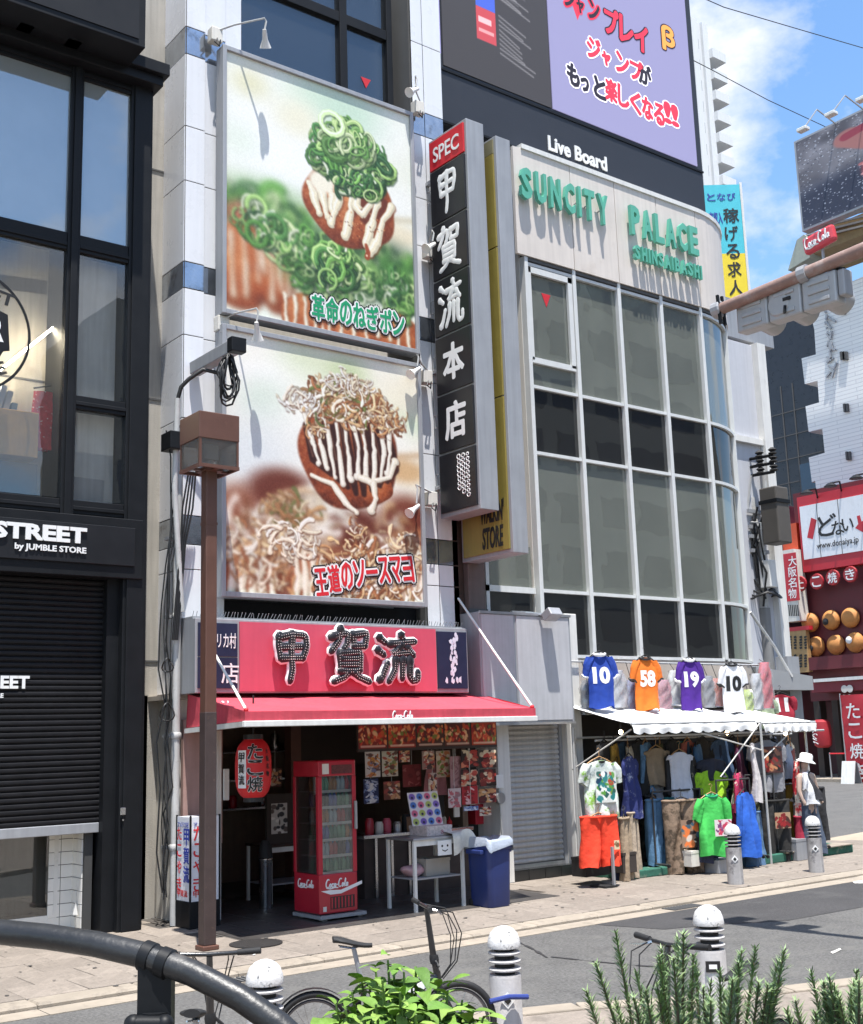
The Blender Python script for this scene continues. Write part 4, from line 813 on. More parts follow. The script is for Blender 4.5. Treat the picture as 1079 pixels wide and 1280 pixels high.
# flowing script wordmark made of round strokes
def script_mark(name, p00, U, W, w, h, m, parent, th=.012):
    g = {'C': [arcpts(.55,.5,.42,.5,-.9,-5.4,14)], 'o': [arcpts(.5,.22,.3,.22,0,6.4,12)], 'c': [arcpts(.5,.22,.32,.22,.7,5.7,10)], 'a': [arcpts(.45,.22,.28,.22,0,6.4,12), np.array([(.75,.44),(.78,.1),(.95,.02)])], 'l': [np.array([(.1,.1),(.5,.5),(.62,.9),(.5,1.0),(.38,.8),(.4,.15),(.6,.0),(.8,.1)])], '-': [np.array([(.2,.28),(.8,.32)])]}
    x = 0; items = []
    for ch in 'Coca-Cola':
        wd = {'C':.95,'l':.5,'-':.5}.get(ch,.62)
        for s in g[ch]: items.append([(x+a*wd+.25*c, c) for a, c in s])
        x += wd*.92
    items.append([(.3,-.02),(1.2,-.16),(2.3,-.05),(3.1,-.1)])
    tot = x+.3; b = MB(); U, W = Vector(U), Vector(W); N = U.cross(W).normalized(); p00 = Vector(p00)
    for s in items: b.tube([p00+U*(a/tot*w)+W*((c+.15)/1.2*h)+N*.004 for a, c in s], th, 5)
    return part(name, b, m, parent)
a = WY(490, 900, AY-.013); script_mark('logo', (a.x, AY-.012, zf-.125), FU, FW, .34, .115, M['letter_white'], vf, .008)
script_mark('logo', (rx0-.04, 13.9, 2.60), (SU[0]+.08,-1,0), SW, .6, .2, M['letter_white'], sv, .012)
for p, q, lb in ((WY(573,748,14.5), V(ax1-.03, AY+.02, zf+.02), 'pale rope stay from the wall to the right front corner of the red awning'), (WY(254,790,14.05), V(ax0+.03, AY+.02, zf+.02), 'pale stay rod from the sign to the left front corner of the red awning')):
    tt = thing('awning_stay', lb, 'stay', p); bb = MB(); bb.tube([p, p.lerp(q,.5)+V(0,0,-.01), q], .018, 6); part('rod', bb, M['white'], tt, smooth=60)
    bb = MB(); bb.sphere(q, .03, n=8, m=6); part('end_clip', bb, M['letter_red'], tt, smooth=60)

# ---------------------------------------------------------------- inside the food shop
FL = SW_Z+.006
shop = thing('food_shop_interior', 'dark open fronted food shop room under the red awning', 'shop interior', (9.5,16,FL))
MF = mat('shade_toned_floor', (.055,.05,.047), .45, var=.2, bump=.1, rand=.1)  # dark tile colour carries the awning's shade
b = MB(); b.box(6.95, 11.95, 12.72, 14.6, FL-.08, FL-.007); b.box(6.85, 12.1, 14.6, 19, FL-.08, FL-.006); part('floor_and_shade_bed', b, M['joint'], shop)  # front apron reaches out to stand in for the awning's shadow
fm = slab_mesh('shade_floor_tile', .44, .44, .03, .003, MF)
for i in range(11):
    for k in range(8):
        o = bpy.data.objects.new('shade_floor_tile', fm); COL.objects.link(o); o.parent = shop; o.location = V(6.98+.45*(i+.5)-9.5, 12.73+.45*(k+.5)-16, -.013)
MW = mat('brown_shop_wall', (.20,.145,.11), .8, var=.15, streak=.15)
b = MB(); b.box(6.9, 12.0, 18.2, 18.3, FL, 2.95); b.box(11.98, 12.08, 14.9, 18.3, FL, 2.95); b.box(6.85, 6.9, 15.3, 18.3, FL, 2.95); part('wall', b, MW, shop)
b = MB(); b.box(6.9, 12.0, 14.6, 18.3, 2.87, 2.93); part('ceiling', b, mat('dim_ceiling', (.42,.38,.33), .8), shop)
x_ = WY(366, 930, 16.5).x; b = MB(); b.box(x_-.09, x_+.09, 16.4, 16.6, FL, 2.87); part('post', b, mat('brown_post', (.16,.08,.06), .6), shop)
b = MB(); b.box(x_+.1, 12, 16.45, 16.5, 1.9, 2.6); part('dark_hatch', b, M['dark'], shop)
b = MB(); b.box(xl+.02, WY(276,1000,14.6).x, 14.55, 14.62, 1.0, 2.6); part('jamb_board', b, mat('pinkish_jamb', (.42,.27,.24), .7, streak=.2), shop)
b = MB(); c = WY(272, 1000, 14.5); b.box(c.x-.03, c.x+.03, 14.45, 14.55, FL, 2.45); part('jamb_post', b, M['cream'], shop)
c = WY(277, 1000, 14.5); b = MB(); b.box(c.x, c.x+.07, 14.42, 14.46, 1.55, 1.95); part('notice', b, M['cream'], shop)
# white pier at the right of the opening
p0, p1 = WY(622,1000,14.45).x, WY(636,1000,14.45).x
t = thing('white_pier', 'white painted pier between the food shop and the shutter', 'pier', (p0,14.5,0))
b = MB(); b.box(p0, p1+.02, 14.4, 14.95, SW_Z, 2.6); part('pier', b, M['white'], t, bevel=.012)
c = WY(618, 998, 14.38)
b = MB(); b.lathe([(.0,-.04),(.085,-.04),(.095,0),(.085,.03),(.0,.03)], (c.x+.1,14.36,c.z), 16, (0,-1,0)); part('meter_dial', b, M['alu'], t, smooth=40)
b = MB(); b.tube([(c.x+.1,14.37,c.z-.09),(c.x+.14,14.38,c.z-.6),(c.x+.16,14.38,c.z-.95)], .012, 6); part('cable', b, M['pipe'], t, smooth=60)
b = MB(); b.box(c.x+.05, c.x+.2, 14.38, 14.4, c.z+.15, c.z+.35); part('notice', b, M['letter_white'], t)
# lantern
t = thing('paper_lantern', 'large red paper lantern with black brush writing hanging in the food shop', 'lantern', (7.55,13.6,2.5))
lx, ly = (WY(292,960,13.5).x+WY(341,960,13.5).x)/2, 13.5; R = (WY(341,960,13.5).x-WY(292,960,13.5).x)/2*.82; zt_, zb_ = WY(318,922,ly).z, WY(318,1000,ly).z
b = MB(); prof = []; n = 26
for i in range(n+1):
    f = i/n; r = R*(1-abs(2*f-1)**3.2)**.42 if 0 < f < 1 else R*.45; r = max(r, R*.5); prof.append((r*(1-.012*(i % 2)), zb_+(zt_-zb_)*f))
b.lathe([(r, z) for r, z in prof], (lx,ly,0), 28); body = part('paper_body', b, mat('red_lantern_paper', (.62,.02,.025), .6, var=.06, bump=.05), t, smooth=25)
for z, nm in ((zt_,'top_ring'),(zb_,'bottom_ring')): b = MB(); b.lathe([(R*.52,z-.02),(R*.55,z-.02),(R*.55,z+.04),(R*.5,z+.04)], (lx,ly,0), 20); part(nm, b, M['letter_black'], t, smooth=30)
b = MB(); b.tube([(lx,ly,zt_),(lx,ly,2.87)], .012, 5); part('hanging_cord', b, M['cable'], t)
def on_lantern(nm, g, a0, w, zc, h, m, bold, lift, base=None):
    vsg, fsg = glyphs(g, .5, 0, 0, 2); mn, mxg = vsg.min(0), vsg.max(0); bb = MB(); nk = 9 if bold > .01 else 1
    for kc in range(nk):
      for x, y, z in vsg:
        s = V((x-mn[0])/(mxg[0]-mn[0])+.55*bold*math.cos(2*PI*kc/nk), (y-mn[1])/(mxg[1]-mn[1])+.55*bold*math.sin(2*PI*kc/nk), max(0, min(z,.5))+.1*kc); an = a0+(s.x-.5)*w/R; zz_ = zc+(s.y-.5)*h
        f = (zz_-zb_)/(zt_-zb_); r = max(R*max(1-abs(2*f-1)**3.2, 0)**.42, R*.5)+lift+.003*s.z
        bb.v.append((lx+r*math.sin(an), ly-r*math.cos(an), zz_))
    bb.f = [tuple(i+kc*len(vsg) for i in f) for kc in range(nk) for f in fsg]; part(nm, bb, m, body)
H = zt_-zb_
view = math.atan2(-lx, ly)           # the side turned to the street corner
for k, g in enumerate('たこ焼'):
    zc = zb_+H*(.78-.26*k)
    on_lantern('character_edge', g, view+.1, R*.85, zc, H*.235, M['letter_white'], .09, .003, .02); on_lantern('character', g, view+.1, R*.85, zc, H*.235, M['letter_black'], .035, .007, .02)
bb = MB(); P = [[(lx+(R*.985+.004)*math.sin(view-.95+.55*q), ly-(R*.985+.004)*math.cos(view-.95+.55*q), z) for q in (0,.5,1)] for z in (zb_+H*.2, zb_+H*.8)]; bb.grid(P); bb.f = [tuple(reversed(f)) for f in bb.f]; part('white_patch', bb, M['letter_white'], body)
for k, g in enumerate('甲賀流'): on_lantern('character', g, view-.68, R*.36, zb_+H*(.69-.18*k), H*.15, M['letter_black'], .03, .012)
for k, g in enumerate('大阪名物'): on_lantern('character', g, view+.85, R*.2, zb_+H*(.78-.12*k), H*.085, M['letter_black'], .02, .006)
# drinks fridge
MG = glass('fridge_glass', (.92,.93,.93), refl=.07, film=.02)
fq = WZ(400, 1146, .12); fy = fq.y; fx0 = fq.x; fx1 = WY(447,1100,fy).x; fd = .62; ft = WY(402, 951, fy).z
t = thing('drinks_fridge', 'tall red glass fronted drinks fridge standing at the open shop front', 'fridge', (fx0, fy, FL))
b = MB(); b.box(fx0, fx1, fy, fy+fd, .14, .62); bod = part('base_cabinet', b, M['red'], t, bevel=.015)
b = MB(); b.box(fx0, fx1, fy, fy+fd, ft-.2, ft); hd = part('header', b, M['red'], t, bevel=.015)
for x, y in ((fx0+.025,fy+.03),(fx1-.03,fy+.03),(fx0+.025,fy+fd-.03),(fx1-.03,fy+fd-.03)): b = MB(); b.box(x-.03, x+.03, y-.03, y+.03, .62, ft-.2); part('corner_post', b, M['red'], t, bevel=.006)
b = MB(); b.box(fx0+.055, fx1-.06, fy+fd-.03, fy+fd-.01, .62, ft-.2); part('back', b, M['dark'], t)
b = MB(); b.box(fx0+.055, fx1-.06, fy+.005, fy+.012, .62, ft-.2); part('door_glass', b, MG, t)
b = MB(); b.box(fx0+.005, fx0+.012, fy+.06, fy+fd-.06, .62, ft-.2); part('side_glass', b, MG, t)
b = MB(); b.bar((fx1-.03,fy-.03,1.15),(fx1-.03,fy-.03,1.5),.03); part('door_handle', b, M['alu'], t)
script_mark('logo', (fx0+.08, fy-.001, .44), FU, FW, .36, .12, M['letter_white'], bod, .008)
b = MB(); b.prism([(0,.08),(.14,.03),(.3,.03),(.62,.12),(.62,.16),(.3,.075),(.14,.085)], (fx0+.02, fy-.003, .34), FU, FW, .002); part('wave_stripe', b, M['letter_white'], bod)
script_mark('logo', (fx0-.001, fy+fd-.1, .44), SU, SW, .4, .11, M['letter_white'], bod, .008)
b = MB(); b.box(fx0+.16, fx1-.05, fy-.004, fy, .19, .34); gr = part('vent_grille', b, M['dark'], bod)
for i in range(8): b = MB(); x = fx0+.17+i*.05; b.box(x, x+.02, fy-.009, fy-.004, .2, .33); part('grille_bar', b, M['red'], gr)
b = MB(); b.box(fx0+.06, fx0+.16, fy-.004, fy, ft-.17, ft-.04); part('sticker', b, M['cream'], hd); b = MB(); b.box(fx0+.05,fx0+.1,fy-.004,fy,.17,.23); part('sticker', b, M['cream'], bod)
b = MB(); b.box(fx0+.2, fx1-.06, fy-.004, fy, ft-.17, ft-.06); part('header_print', b, mat('dark_header_print', (.12,.03,.03), .5, var=.5, sc=30), hd)
nsh = 6
BC = [mat('drink_'+k, c, .2, var=.1, coat=.5) for k, c in (('green',(.02,.20,.09)),('pale_green',(.12,.36,.18)),('amber',(.50,.20,.03)),('clear',(.40,.48,.5)),('red',(.50,.02,.02)),('brown',(.07,.03,.02)),('blue',(.04,.10,.36)))]
bott = []
for cm in BC:
    b = MB(); b.lathe([(.030,0),(.033,.01),(.033,.06),(.036,.062),(.036,.115),(.033,.117),(.032,.13),(.024,.155),(.011,.175),(.013,.18),(.013,.2)], (0,0,0), 8); bott.append((b, cm))
shz = [.62+i*(ft-.2-.62)/nsh for i in range(nsh)]
for i, z in enumerate(shz):
    b = MB(); b.box(fx0+.06, fx1-.06, fy+.03, fy+fd-.05, z, z+.012); sh = part('shelf', b, M['alu'], t)
    b = MB(); b.box(fx0+.06, fx1-.06, fy+.024, fy+.03, z-.005, z+.03); part('shelf_edge', b, M['cream'], sh)
    for r in range(2):
        for k in range(7):
            bb, cm = bott[(i*3+k//2+r) % len(bott) if i else (k % 2)]; q = MB(); x, y = fx0+.105+k*(fx1-fx0-.2)/6, fy+.085+r*.25
            q.v = [(a+x, c+y, e+z+.012) for a, c, e in bb.v]; q.f = bb.f; o = part('bottle', q, cm, t, smooth=40)
b = MB(); b.box(fx0-.02, fx1+.1, fy-.05, fy+fd, .085, .125)
for x in (fx0+.08, fx1+.04): b.box(x-.03, x+.03, fy+.0, fy+.1, FL, .085); b.box(x-.03, x+.03, fy+fd-.12, fy+fd-.02, FL, .085)
part('stand', b, M['alu_matt'], t)
MH_ = mat('brown_tub', (.2,.1,.05), .5)
# tables, counter and clutter
def table(label, x0, x1, y0, y1, z, mtop, group=None, legm='white', shelf=None):
    t = thing('table', label, 'table', ((x0+x1)/2,(y0+y1)/2,FL), group)
    b = MB(); b.box(x0, x1, y0, y1, z-.03, z); part('tabletop', b, mtop, t, bevel=.005)
    for x in (x0+.03, x1-.03):
        for y in (y0+.03, y1-.03): bb = MB(); bb.box(x-.02, x+.02, y-.02, y+.02, FL, z-.03); part('leg', bb, M[legm], t)
    b = MB(); b.box(x0+.05, x1-.05, y0+.02, y0+.04, z-.1, z-.03); part('apron_rail', b, M[legm], t)
    if shelf: b = MB(); b.box(x0+.05, x1-.05, y0+.05, y1-.05, shelf, shelf+.02); part('lower_shelf', b, M['alu_matt'], t)
    return t
ta = WY(517,1046,12.95).x; tb_ = WY(581,1046,12.95).x
tz = WY(550, 1046, 12.95).z
table('white legged table with boxes standing beside the blue bin', ta, tb_, 12.95, 13.6, tz, M['alu'], shelf=.45)
xa, xb = WY(337,1047,15.2).x, WY(372,1047,15.2).x
table('pale framed table in the dark shop left of the drinks fridge', xa, xb+.5, 15.2, 15.9, .85, M['dark_wood'], shelf=.3)
t = thing('counter', 'dark cooking counter inside the shop behind the white legged table', 'counter', (10.2,14.6,FL))
ca, cb = WY(455,1050,14.6).x, 11.9
b = MB(); b.box(ca, cb, 14.6, 15.4, FL, .88); part('body', b, mat('dark_counter_front', (.06,.045,.04), .6, var=.3), t)
b = MB(); b.box(ca-.03, cb, 14.55, 15.45, .88, .93); part('worktop', b, M['steel'], t, bevel=.005)
for i, px in enumerate((470,490,512)): c = WY(px,1080,14.58).x; bb = MB(); bb.box(c-.02, c+.02, 14.56, 14.6, FL, .88); part('front_post', bb, M['steel'], t)
t = thing('waste_cylinder', 'stainless steel cylinder standing on the floor left of the fridge', 'bin', (0,0,0)); c = WY(332,1120,14.9)
t.location = (c.x,14.9,FL); ORIG[t.name] = V(c.x,14.9,FL)
b = MB(); b.lathe([(.085,0),(.09,.02),(.09,.62),(.1,.64),(.1,.66),(.07,.67)], (c.x,14.9,FL), 18); part('cylinder', b, M['steel'], t, smooth=40)
b = MB(); b.lathe([(.1,.67),(.09,.8),(.05,.9)], (c.x,14.9,FL), 14); part('dark_lid', b, M['rubber'], t, smooth=40)
t = thing('kettle_stand', 'dark stand with a pale poster on the table left of the fridge', 'poster stand', (0,0,0)); c = WY(355,1025,15.15); t.location = (c.x,15.3,.85); ORIG[t.name] = V(c.x,15.3,.85)
b = MB(); b.box(c.x-.2, c.x+.25, 15.28, 15.33, .85, 1.55); part('board', b, M['dark'], t)
cc = canvas(64, 96, (190,186,180)); [blob(cc, RNG.uniform(0,64), RNG.uniform(0,96), RNG.uniform(3,12), RNG.uniform(3,9), [(40,40,44),(90,80,76),(220,216,210)][k % 3], .5) for k in range(26)]
quad_print('poster', (c.x-.13, 15.276, 1.0), FU, FW, .26, .42, printed('grey_poster', cc), t)
# things on the white legged table and the counter
def crate(label, x, y, z, w, d, h, m, name='carton', cat='box'):
    t = thing(name, label, cat, (x, y, z)); b = MB(); b.box(x-w/2, x+w/2, y-d/2, y+d/2, z+.001, z+h); part('body', b, m, t, bevel=.006)
    b = MB(); b.box(x-w/2-.004, x+w/2+.004, y-d/2-.004, y+d/2+.004, z+h-.04, z+h+.002); part('rim', b, m, t); return t
tc_ = (ta+tb_)/2
PAP = mat('printed_paper', (.6,.52,.5), .8, var=.35, sc=25, grime=((.35,.08,.12), 14, .6, .66))
t = crate('open printed box stacked with coloured packets on the white legged table', tc_+.12, 13.3, tz, .42, .4, .13, PAP)
cc = canvas(80, 80, (214,206,206))
for i in range(4):
    for k in range(4): blob(cc, 10+20*i, 10+20*k, 8, 8, [(120,90,170),(70,110,180),(200,90,120),(170,180,90)][(i+k) % 4], .4); blob(cc, 10+20*i, 12+20*k, 3, 3, (40,30,60), .4)
PK = printed('packet_print', cc)
t = thing('packet_display', 'card of small coloured packets standing on the white legged table', 'display card', (tc_+.12,13.35,tz+.13)); quad_print('card', (tc_-.14, 13.35, tz+.13), FU, V(0,.25,.97), .52, .45, PK, t, thick=.01)
t = thing('draped_cloth', 'pale crumpled sheet draped over the right end of the white table', 'cloth', (tb_-.1,13.0,tz))
P = []
for i in range(12):
    f = i/11; row = []
    for k in range(14):
        g = k/13; x = tb_-.25+.55*g; y = 13.5-.62*min(f,.75)/.75; z = tz+.02+.03*math.sin(9*g+4*f)+(.05*math.sin(5*g)) - (max(0,f-.75)*1.0+ .25*max(0,g-.55)); row.append(V(x, y-.02*math.sin(12*g)*(f > .7), z))
    P.append(row)
b = MB(); b.grid(P); part('sheet', b, mat('pale_wrapping', (.6,.58,.52), .8, var=.2, sc=8, bump=.4, bsc=25), t, smooth=80)
t = thing('price_card', 'small white card with a printed face fixed to the table front', 'card', (0,0,0)); c = WY(557,1057,12.93); t.location = c; ORIG[t.name] = c.copy()
b = MB(); b.box(c.x-.13, c.x+.1, 12.925, 12.935, c.z-.12, c.z+.07); cd = part('card', b, M['letter_white'], t)
for dx in (-.06,.03): b = MB(); b.sphere((c.x+dx,12.923,c.z), .016, .003, .016, 8, 4); part('dot', b, M['letter_black'], cd)
b = MB(); b.tube([(c.x-.06,12.923,c.z-.05),(c.x-.015,12.922,c.z-.07),(c.x+.03,12.923,c.z-.05)], .006, 5); part('line', b, M['letter_black'], cd)
crate('tan paper tub on the counter behind the table', WY(525,1030,14.7).x, 14.75, .93, .42, .3, .2, mat('tan_paper', (.42,.25,.16), .8), 'paper_tub', 'tub')
crate('grey carton on the lower shelf of the white legged table', tc_+.08, 13.25, .47, .4, .3, .22, mat('grey_carton', (.34,.31,.27), .85))
t = thing('plastic_bag', 'pinkish plastic bag lying on the lower shelf of the white table', 'bag', (ta+.18,13.25,.47)); b = MB(); b.sphere((ta+.2,13.25,.55), .17, .14, .085, 12, 8); b.v = [(x+.02*math.sin(30*z+9*y), y, z+.015*math.sin(25*x)) for x, y, z in b.v]; part('bag', b, mat('pink_plastic', (.5,.3,.32), .35, var=.3), t, smooth=80)
for i, (px, h, mm) in enumerate(((545,.16,'red'),(555,.2,'cream'),(562,.13,'letter_red'))):
    x = WY(px,1030,14.75).x; t = thing('sauce_bottle', ('red','cream','short red')[i]+' sauce bottle standing on the shop counter', 'bottle', (x,14.75,.93), 'sauce bottles on the counter'); b = MB(); b.lathe([(.035,0),(.04,.02),(.04,h*.7),(.012,h*.9),(.008,h*1.2)], (x,14.75,.93), 10); part('bottle', b, M[mm], t, smooth=40)
# menu photographs under the awning and posters in the opening
def food_tile(seed, warm):
    c = canvas(72, 48, [(126,30,22),(150,44,24),(70,34,22),(90,40,24),(170,60,24)][warm]); r = np.random.default_rng(seed)
    for k in range(70):
        col = [(200,90,40),(230,150,90),(150,30,20),(90,30,20),(240,200,150),(110,130,50),(214,70,40)][r.integers(7)]
        blob(c, r.uniform(0,72), r.uniform(4,38), r.uniform(2,8), r.uniform(2,5), col, .5, r.random()*3, .8)
    stroke(c, [(6,43),(66,43)], 2.2, (240,220,200), 1, .7); return c
mb0, mb1 = WY(447,920,13.9).x, WY(621,920,13.9).x; mz0, mz1 = WY(540,935,13.9).z, WY(540,906,13.9).z
t = thing('menu_board', 'row of five food photographs hung under the red awning', 'menu board', (mb0,13.9,mz0))
b = MB(); b.box(mb0, mb1, 13.9, 13.94, mz0-.02, mz1+.06); part('board', b, M['dark'], t)
for i in range(5): w = (mb1-mb0)/5; quad_print('food_photo', (mb0+w*i+.015, 13.896, mz0+.02), FU, FW, w-.03, mz1-mz0, printed('food_%d' % i, food_tile(i, i)), t)
def poster(label, px0, py0, px1, py1, y, arr, cat='poster', name='poster'):
    a = WY(px0, py1, y); c = WY(px1, py0, y); t = thing(name, label, cat, ((a.x+c.x)/2, y, a.z))
    quad_print('sheet', (a.x, y, a.z), FU, FW, c.x-a.x, c.z-a.z, printed('poster_%d' % len(ORIG), arr), t, thick=.006)
    b = MB(); b.tube([((a.x+c.x)/2,y+.003,c.z),((a.x+c.x)/2,y+.003,max(c.z+.05,2.45))], .004, 4); part('string', b, M['cord'], t); return t
def scribble(w, h, bgc, cols, n, seed, big=0):
    c = canvas(w, h, bgc); r = np.random.default_rng(seed)
    for k in range(n):
        x, y = r.uniform(.1*w,.9*w), r.uniform(.08*h,.92*h); col = cols[r.integers(len(cols))]
        if k % 3: stroke(c, [(x,y),(x+r.uniform(-7,7),y+r.uniform(-5,5)),(x+r.uniform(-9,9),y+r.uniform(-7,7))], r.uniform(.8,2.2+big), col, 1)
        else: blob(c, x, y, r.uniform(3,9+big), r.uniform(3,7+big), col, .4, r.random(), .8)
    return c
PO = 14.1
poster('tall orange and white poster hanging right of the drinks fridge', 457,938,475,972, PO, scribble(40,72,(206,196,190),[(214,140,50),(190,110,60),(120,130,170),(90,60,60)],40,1))
poster('dark blue menu poster with a rounded foot right of the fridge', 455,973,473,1005, PO, scribble(40,66,(34,44,84),[(180,190,210),(120,140,180),(220,220,220)],46,2))
poster('pale poster with a plate of noodles hanging in the opening', 478,938,497,971, PO, scribble(40,66,(196,188,170),[(170,70,50),(210,150,90),(120,130,70),(90,60,50)],40,3))
poster('red notice sheet hanging askew in the middle of the opening', 504,955,526,984, PO+.3, scribble(44,56,(128,40,40),[(170,90,84),(110,30,32)],14,4))
poster('cream and green poster hung in the right half of the opening', 546,938,563,972, PO+.1, scribble(40,66,(190,160,140),[(196,110,60),(110,130,60),(220,200,170),(150,70,60)],46,5))
poster('faded pink price list right of the cream poster', 564,945,576,1000, PO, scribble(36,110,(170,130,132),[(190,150,150),(140,100,104)],26,6))
k = 0
for r in range(2):
    for q in range(2):
        poster('%s dish photograph of four on the right side of the opening' % ('upper left','upper right','lower left','lower right')[k], 577+q*23, 937+r*24, 598+q*22, 960+r*23, PO-.05, scribble(48,48,(40,22,20),[(180,60,50),(210,130,100),(220,200,170),(120,40,36)],30,20+k,3), 'menu photo', 'dish_photo'); k += 1
poster('red notice with white characters below the dish photographs', 578,982,597,1006, PO-.05, scribble(44,52,(170,34,44),[(230,200,200),(120,16,24)],18,8))
poster('small white framed notice left of the red notice', 561,985,576,1010, PO-.05, scribble(36,60,(206,190,190),[(150,110,116),(190,90,100)],20,9))
poster('blue and white paper strip below the red notice', 580,1007,598,1014, PO-.08, scribble(48,20,(130,150,190),[(220,220,230),(70,90,150)],14,10))
for q, (a0_, b0_, a1_, b1_, bgc, lbl) in enumerate(((499,938,512,953,(170,60,50),'small red and white card left of the askew red notice'),(528,938,543,962,(150,120,110),'grey pink sheet right of the askew red notice'),(536,966,546,990,(190,170,160),'narrow pale sheet left of the pink apron'),(599,985,620,1004,(90,30,34),'maroon card below the right hand dish photographs'),(600,1008,614,1020,(200,190,180),'small pale card beside the blue and white strip'),(480,976,500,1000,(110,60,44),'brown sheet below the noodle poster'),(336,960,352,984,(80,50,40),'dim brown poster on the wall right of the big lantern'))): poster(lbl, a0_, b0_, a1_, b1_, PO+.02*q if q < 6 else 16, scribble(40,52,bgc,[(220,200,180),(170,70,60),(60,40,40),(210,160,110)],30,60+q,2))
for q, (px, py, h_, m_, lbl) in enumerate(((462,1040,.22,'red','red tin standing at the left end of the shop counter'),(474,1040,.16,'cream','cream tub at the left end of the shop counter'),(484,1042,.2,'pink_red','pink jar on the shop counter near the fridge'),(497,1040,.14,'alu','small steel pot on the shop counter'),(508,1040,.24,'rubber','dark flask on the shop counter'))):
    x = WY(px,py,14.8).x; tt = thing('counter_jar', lbl, 'jar', (x,14.8,.93), 'jars on the shop counter'); bb = MB(); bb.lathe([(.06,0),(.065,.02),(.065,h_*.8),(.05,h_*.92),(.05,h_),(0,h_)], (x,14.8,.931), 12); part('jar', bb, M[m_], tt, smooth=40)
r2 = random.Random(9)
sh_ = thing('back_shelf', 'dark shelf full of cooking gear on the back wall of the food shop', 'shelf', (10.2,17.9,1.2))
for z in (1.25, 1.7, 2.15):
    bb = MB(); bb.box(8.9, 11.9, 17.7, 18.15, z-.03, z); part('board', bb, M['steel'], sh_)
for k in range(15):
    x = 8.95+.19*k; z = (1.25,1.7,2.15)[k//5]; x = 9.0+.55*(k % 5)+.12*(k//5); h_ = r2.uniform(.12,.34); tt = thing('shelf_item', '%s tub or jar on the %s board of the back shelf' % (('white','red','steel','brown','yellow')[k % 5], ('low','middle','top')[k//5]), 'tub', (x,17.85,z), 'tubs on the back shelf'); bb = MB(); bb.lathe([(.06,0),(.07,.02),(.07,h_*.85),(.05,h_),(0,h_)], (x,17.85,z+.001), 10); part('tub', bb, [M['cream'],M['red'],M['steel'],MH_,YEL][k % 5], tt, smooth=40)
for k, (px, py, w_, h_, m_, lb) in enumerate(((528,1036,.2,.16,'steel','steel pan on the shop counter behind the white table'),(596,1030,.2,.3,'red','red carton stacked at the right end of the shop counter'),(590,1012,.16,.2,'cream','cream carton on top of the red carton'))):
    c = WY(px, py, 14.9); crate(lb, c.x, 14.9, .93 if k < 2 else 1.232, w_, .2, h_, M[m_], 'kitchen_box')
t = thing('pink_apron', 'pink apron hanging on a hook in the shop opening', 'apron', (0,0,0)); c = WY(545,975,14.3); t.location = c; ORIG[t.name] = c.copy()
P = [[V(c.x+(.13+.10*i/7)*(2*k/10-1), 14.3+.03*math.sin(k*1.7+i*.4), c.z+.28-.5*i/7) for k in range(11)] for i in range(8)]
b = MB(); b.grid(P); part('cloth', b, mat('pink_cloth', (.5,.2,.2), .85, var=.2, bump=.3, bsc=20), t, smooth=80); b = MB(); b.tube([(c.x,14.3,c.z+.28),(c.x,14.3,2.85)], .006, 4); part('hook', b, M['cable'], t)
for i in range(3):
    px = (540,552,571)[i]; c = WY(px, 1000, 14.5); t = thing('hanging_utensil', ('white hand towel','dark ladle','pale cloth strip')[i]+' hanging over the shop counter', 'utensil', c); b = MB(); b.box(c.x-.05, c.x+.05, 14.5, 14.53, c.z-.25, c.z+.1); part('body', b, [M['cream'],M['rubber'],M['letter_white']][i], t); b = MB(); b.tube([(c.x,14.515,c.z+.1),(c.x,14.515,2.85)], .005, 4); part('hook', b, M['cable'], t)
# blue wheeled bin
t = thing('blue_bin', 'tall blue plastic bin lined with a translucent bag beside the shutter', 'bin', (10.5,12.75,SW_Z))
bx0, bx1 = WY(609,1100,12.55).x, WY(640,1100,12.55).x; by0, by1 = 12.5, 13.0
c = V((bx0+bx1)/2, (by0+by1)/2, SW_Z); zt_ = WY(612,1052,12.5).z
def rr(w, d, z, n=5, rad=.07):
    P = []
    for qx, qy, a in ((1,1,0),(-1,1,PI/2),(-1,-1,PI),(1,-1,1.5*PI)):
        for i in range(n): an = a+PI/2*i/(n-1); P.append(V(c.x+qx*(w/2-rad)+rad*math.cos(an), c.y+qy*(d/2-rad)+rad*math.sin(an), z))
    return P
w = bx1-bx0; H = zt_-SW_Z
MBLUE = mat('blue_plastic', (.018,.035,.15), .45, var=.08, bump=.05, streak=.08)
b = MB(); b.grid([rr(w*.80,.42,SW_Z+.004), rr(w*.86,.44,SW_Z+.03), rr(w*.94,.48,SW_Z+H*.8), rr(w*.95,.48,SW_Z+H*.86), rr(w*1.03,.53,SW_Z+H*.88), rr(w*1.05,.54,SW_Z+H*.99), rr(w*.97,.48,zt_), rr(w*.9,.44,zt_-.2)], True)
b.f.append(tuple(reversed(range(20)))); b.f.append(tuple(range(140,160))); part('body', b, MBLUE, t, smooth=40)
for sx in (-1, 1): bb = MB(); bb.box(c.x+sx*w*.5, c.x+sx*(w*.5+.06), c.y-.16, c.y+.16, SW_Z+H*.8, SW_Z+H*.87); part('handle', bb, MBLUE, t, bevel=.015)
P = []
for i in range(5):
    R_ = rr(w*(1.08,1.07,1.0,.7,.2)[i], (.57,.56,.5,.36,.12)[i], (zt_-.12, zt_+.005, zt_+.03, zt_-.02, zt_-.05)[i]); P.append([p+V(0,0,random.uniform(-.02,.02)-(.05*math.sin(k*1.1) if i == 0 else 0)) for k, p in enumerate(R_)])
b = MB(); b.grid(P, True); part('bag_liner', b, mat('translucent_bag', (.33,.37,.44), .3, var=.15, bump=.5, bsc=18), t, smooth=80)
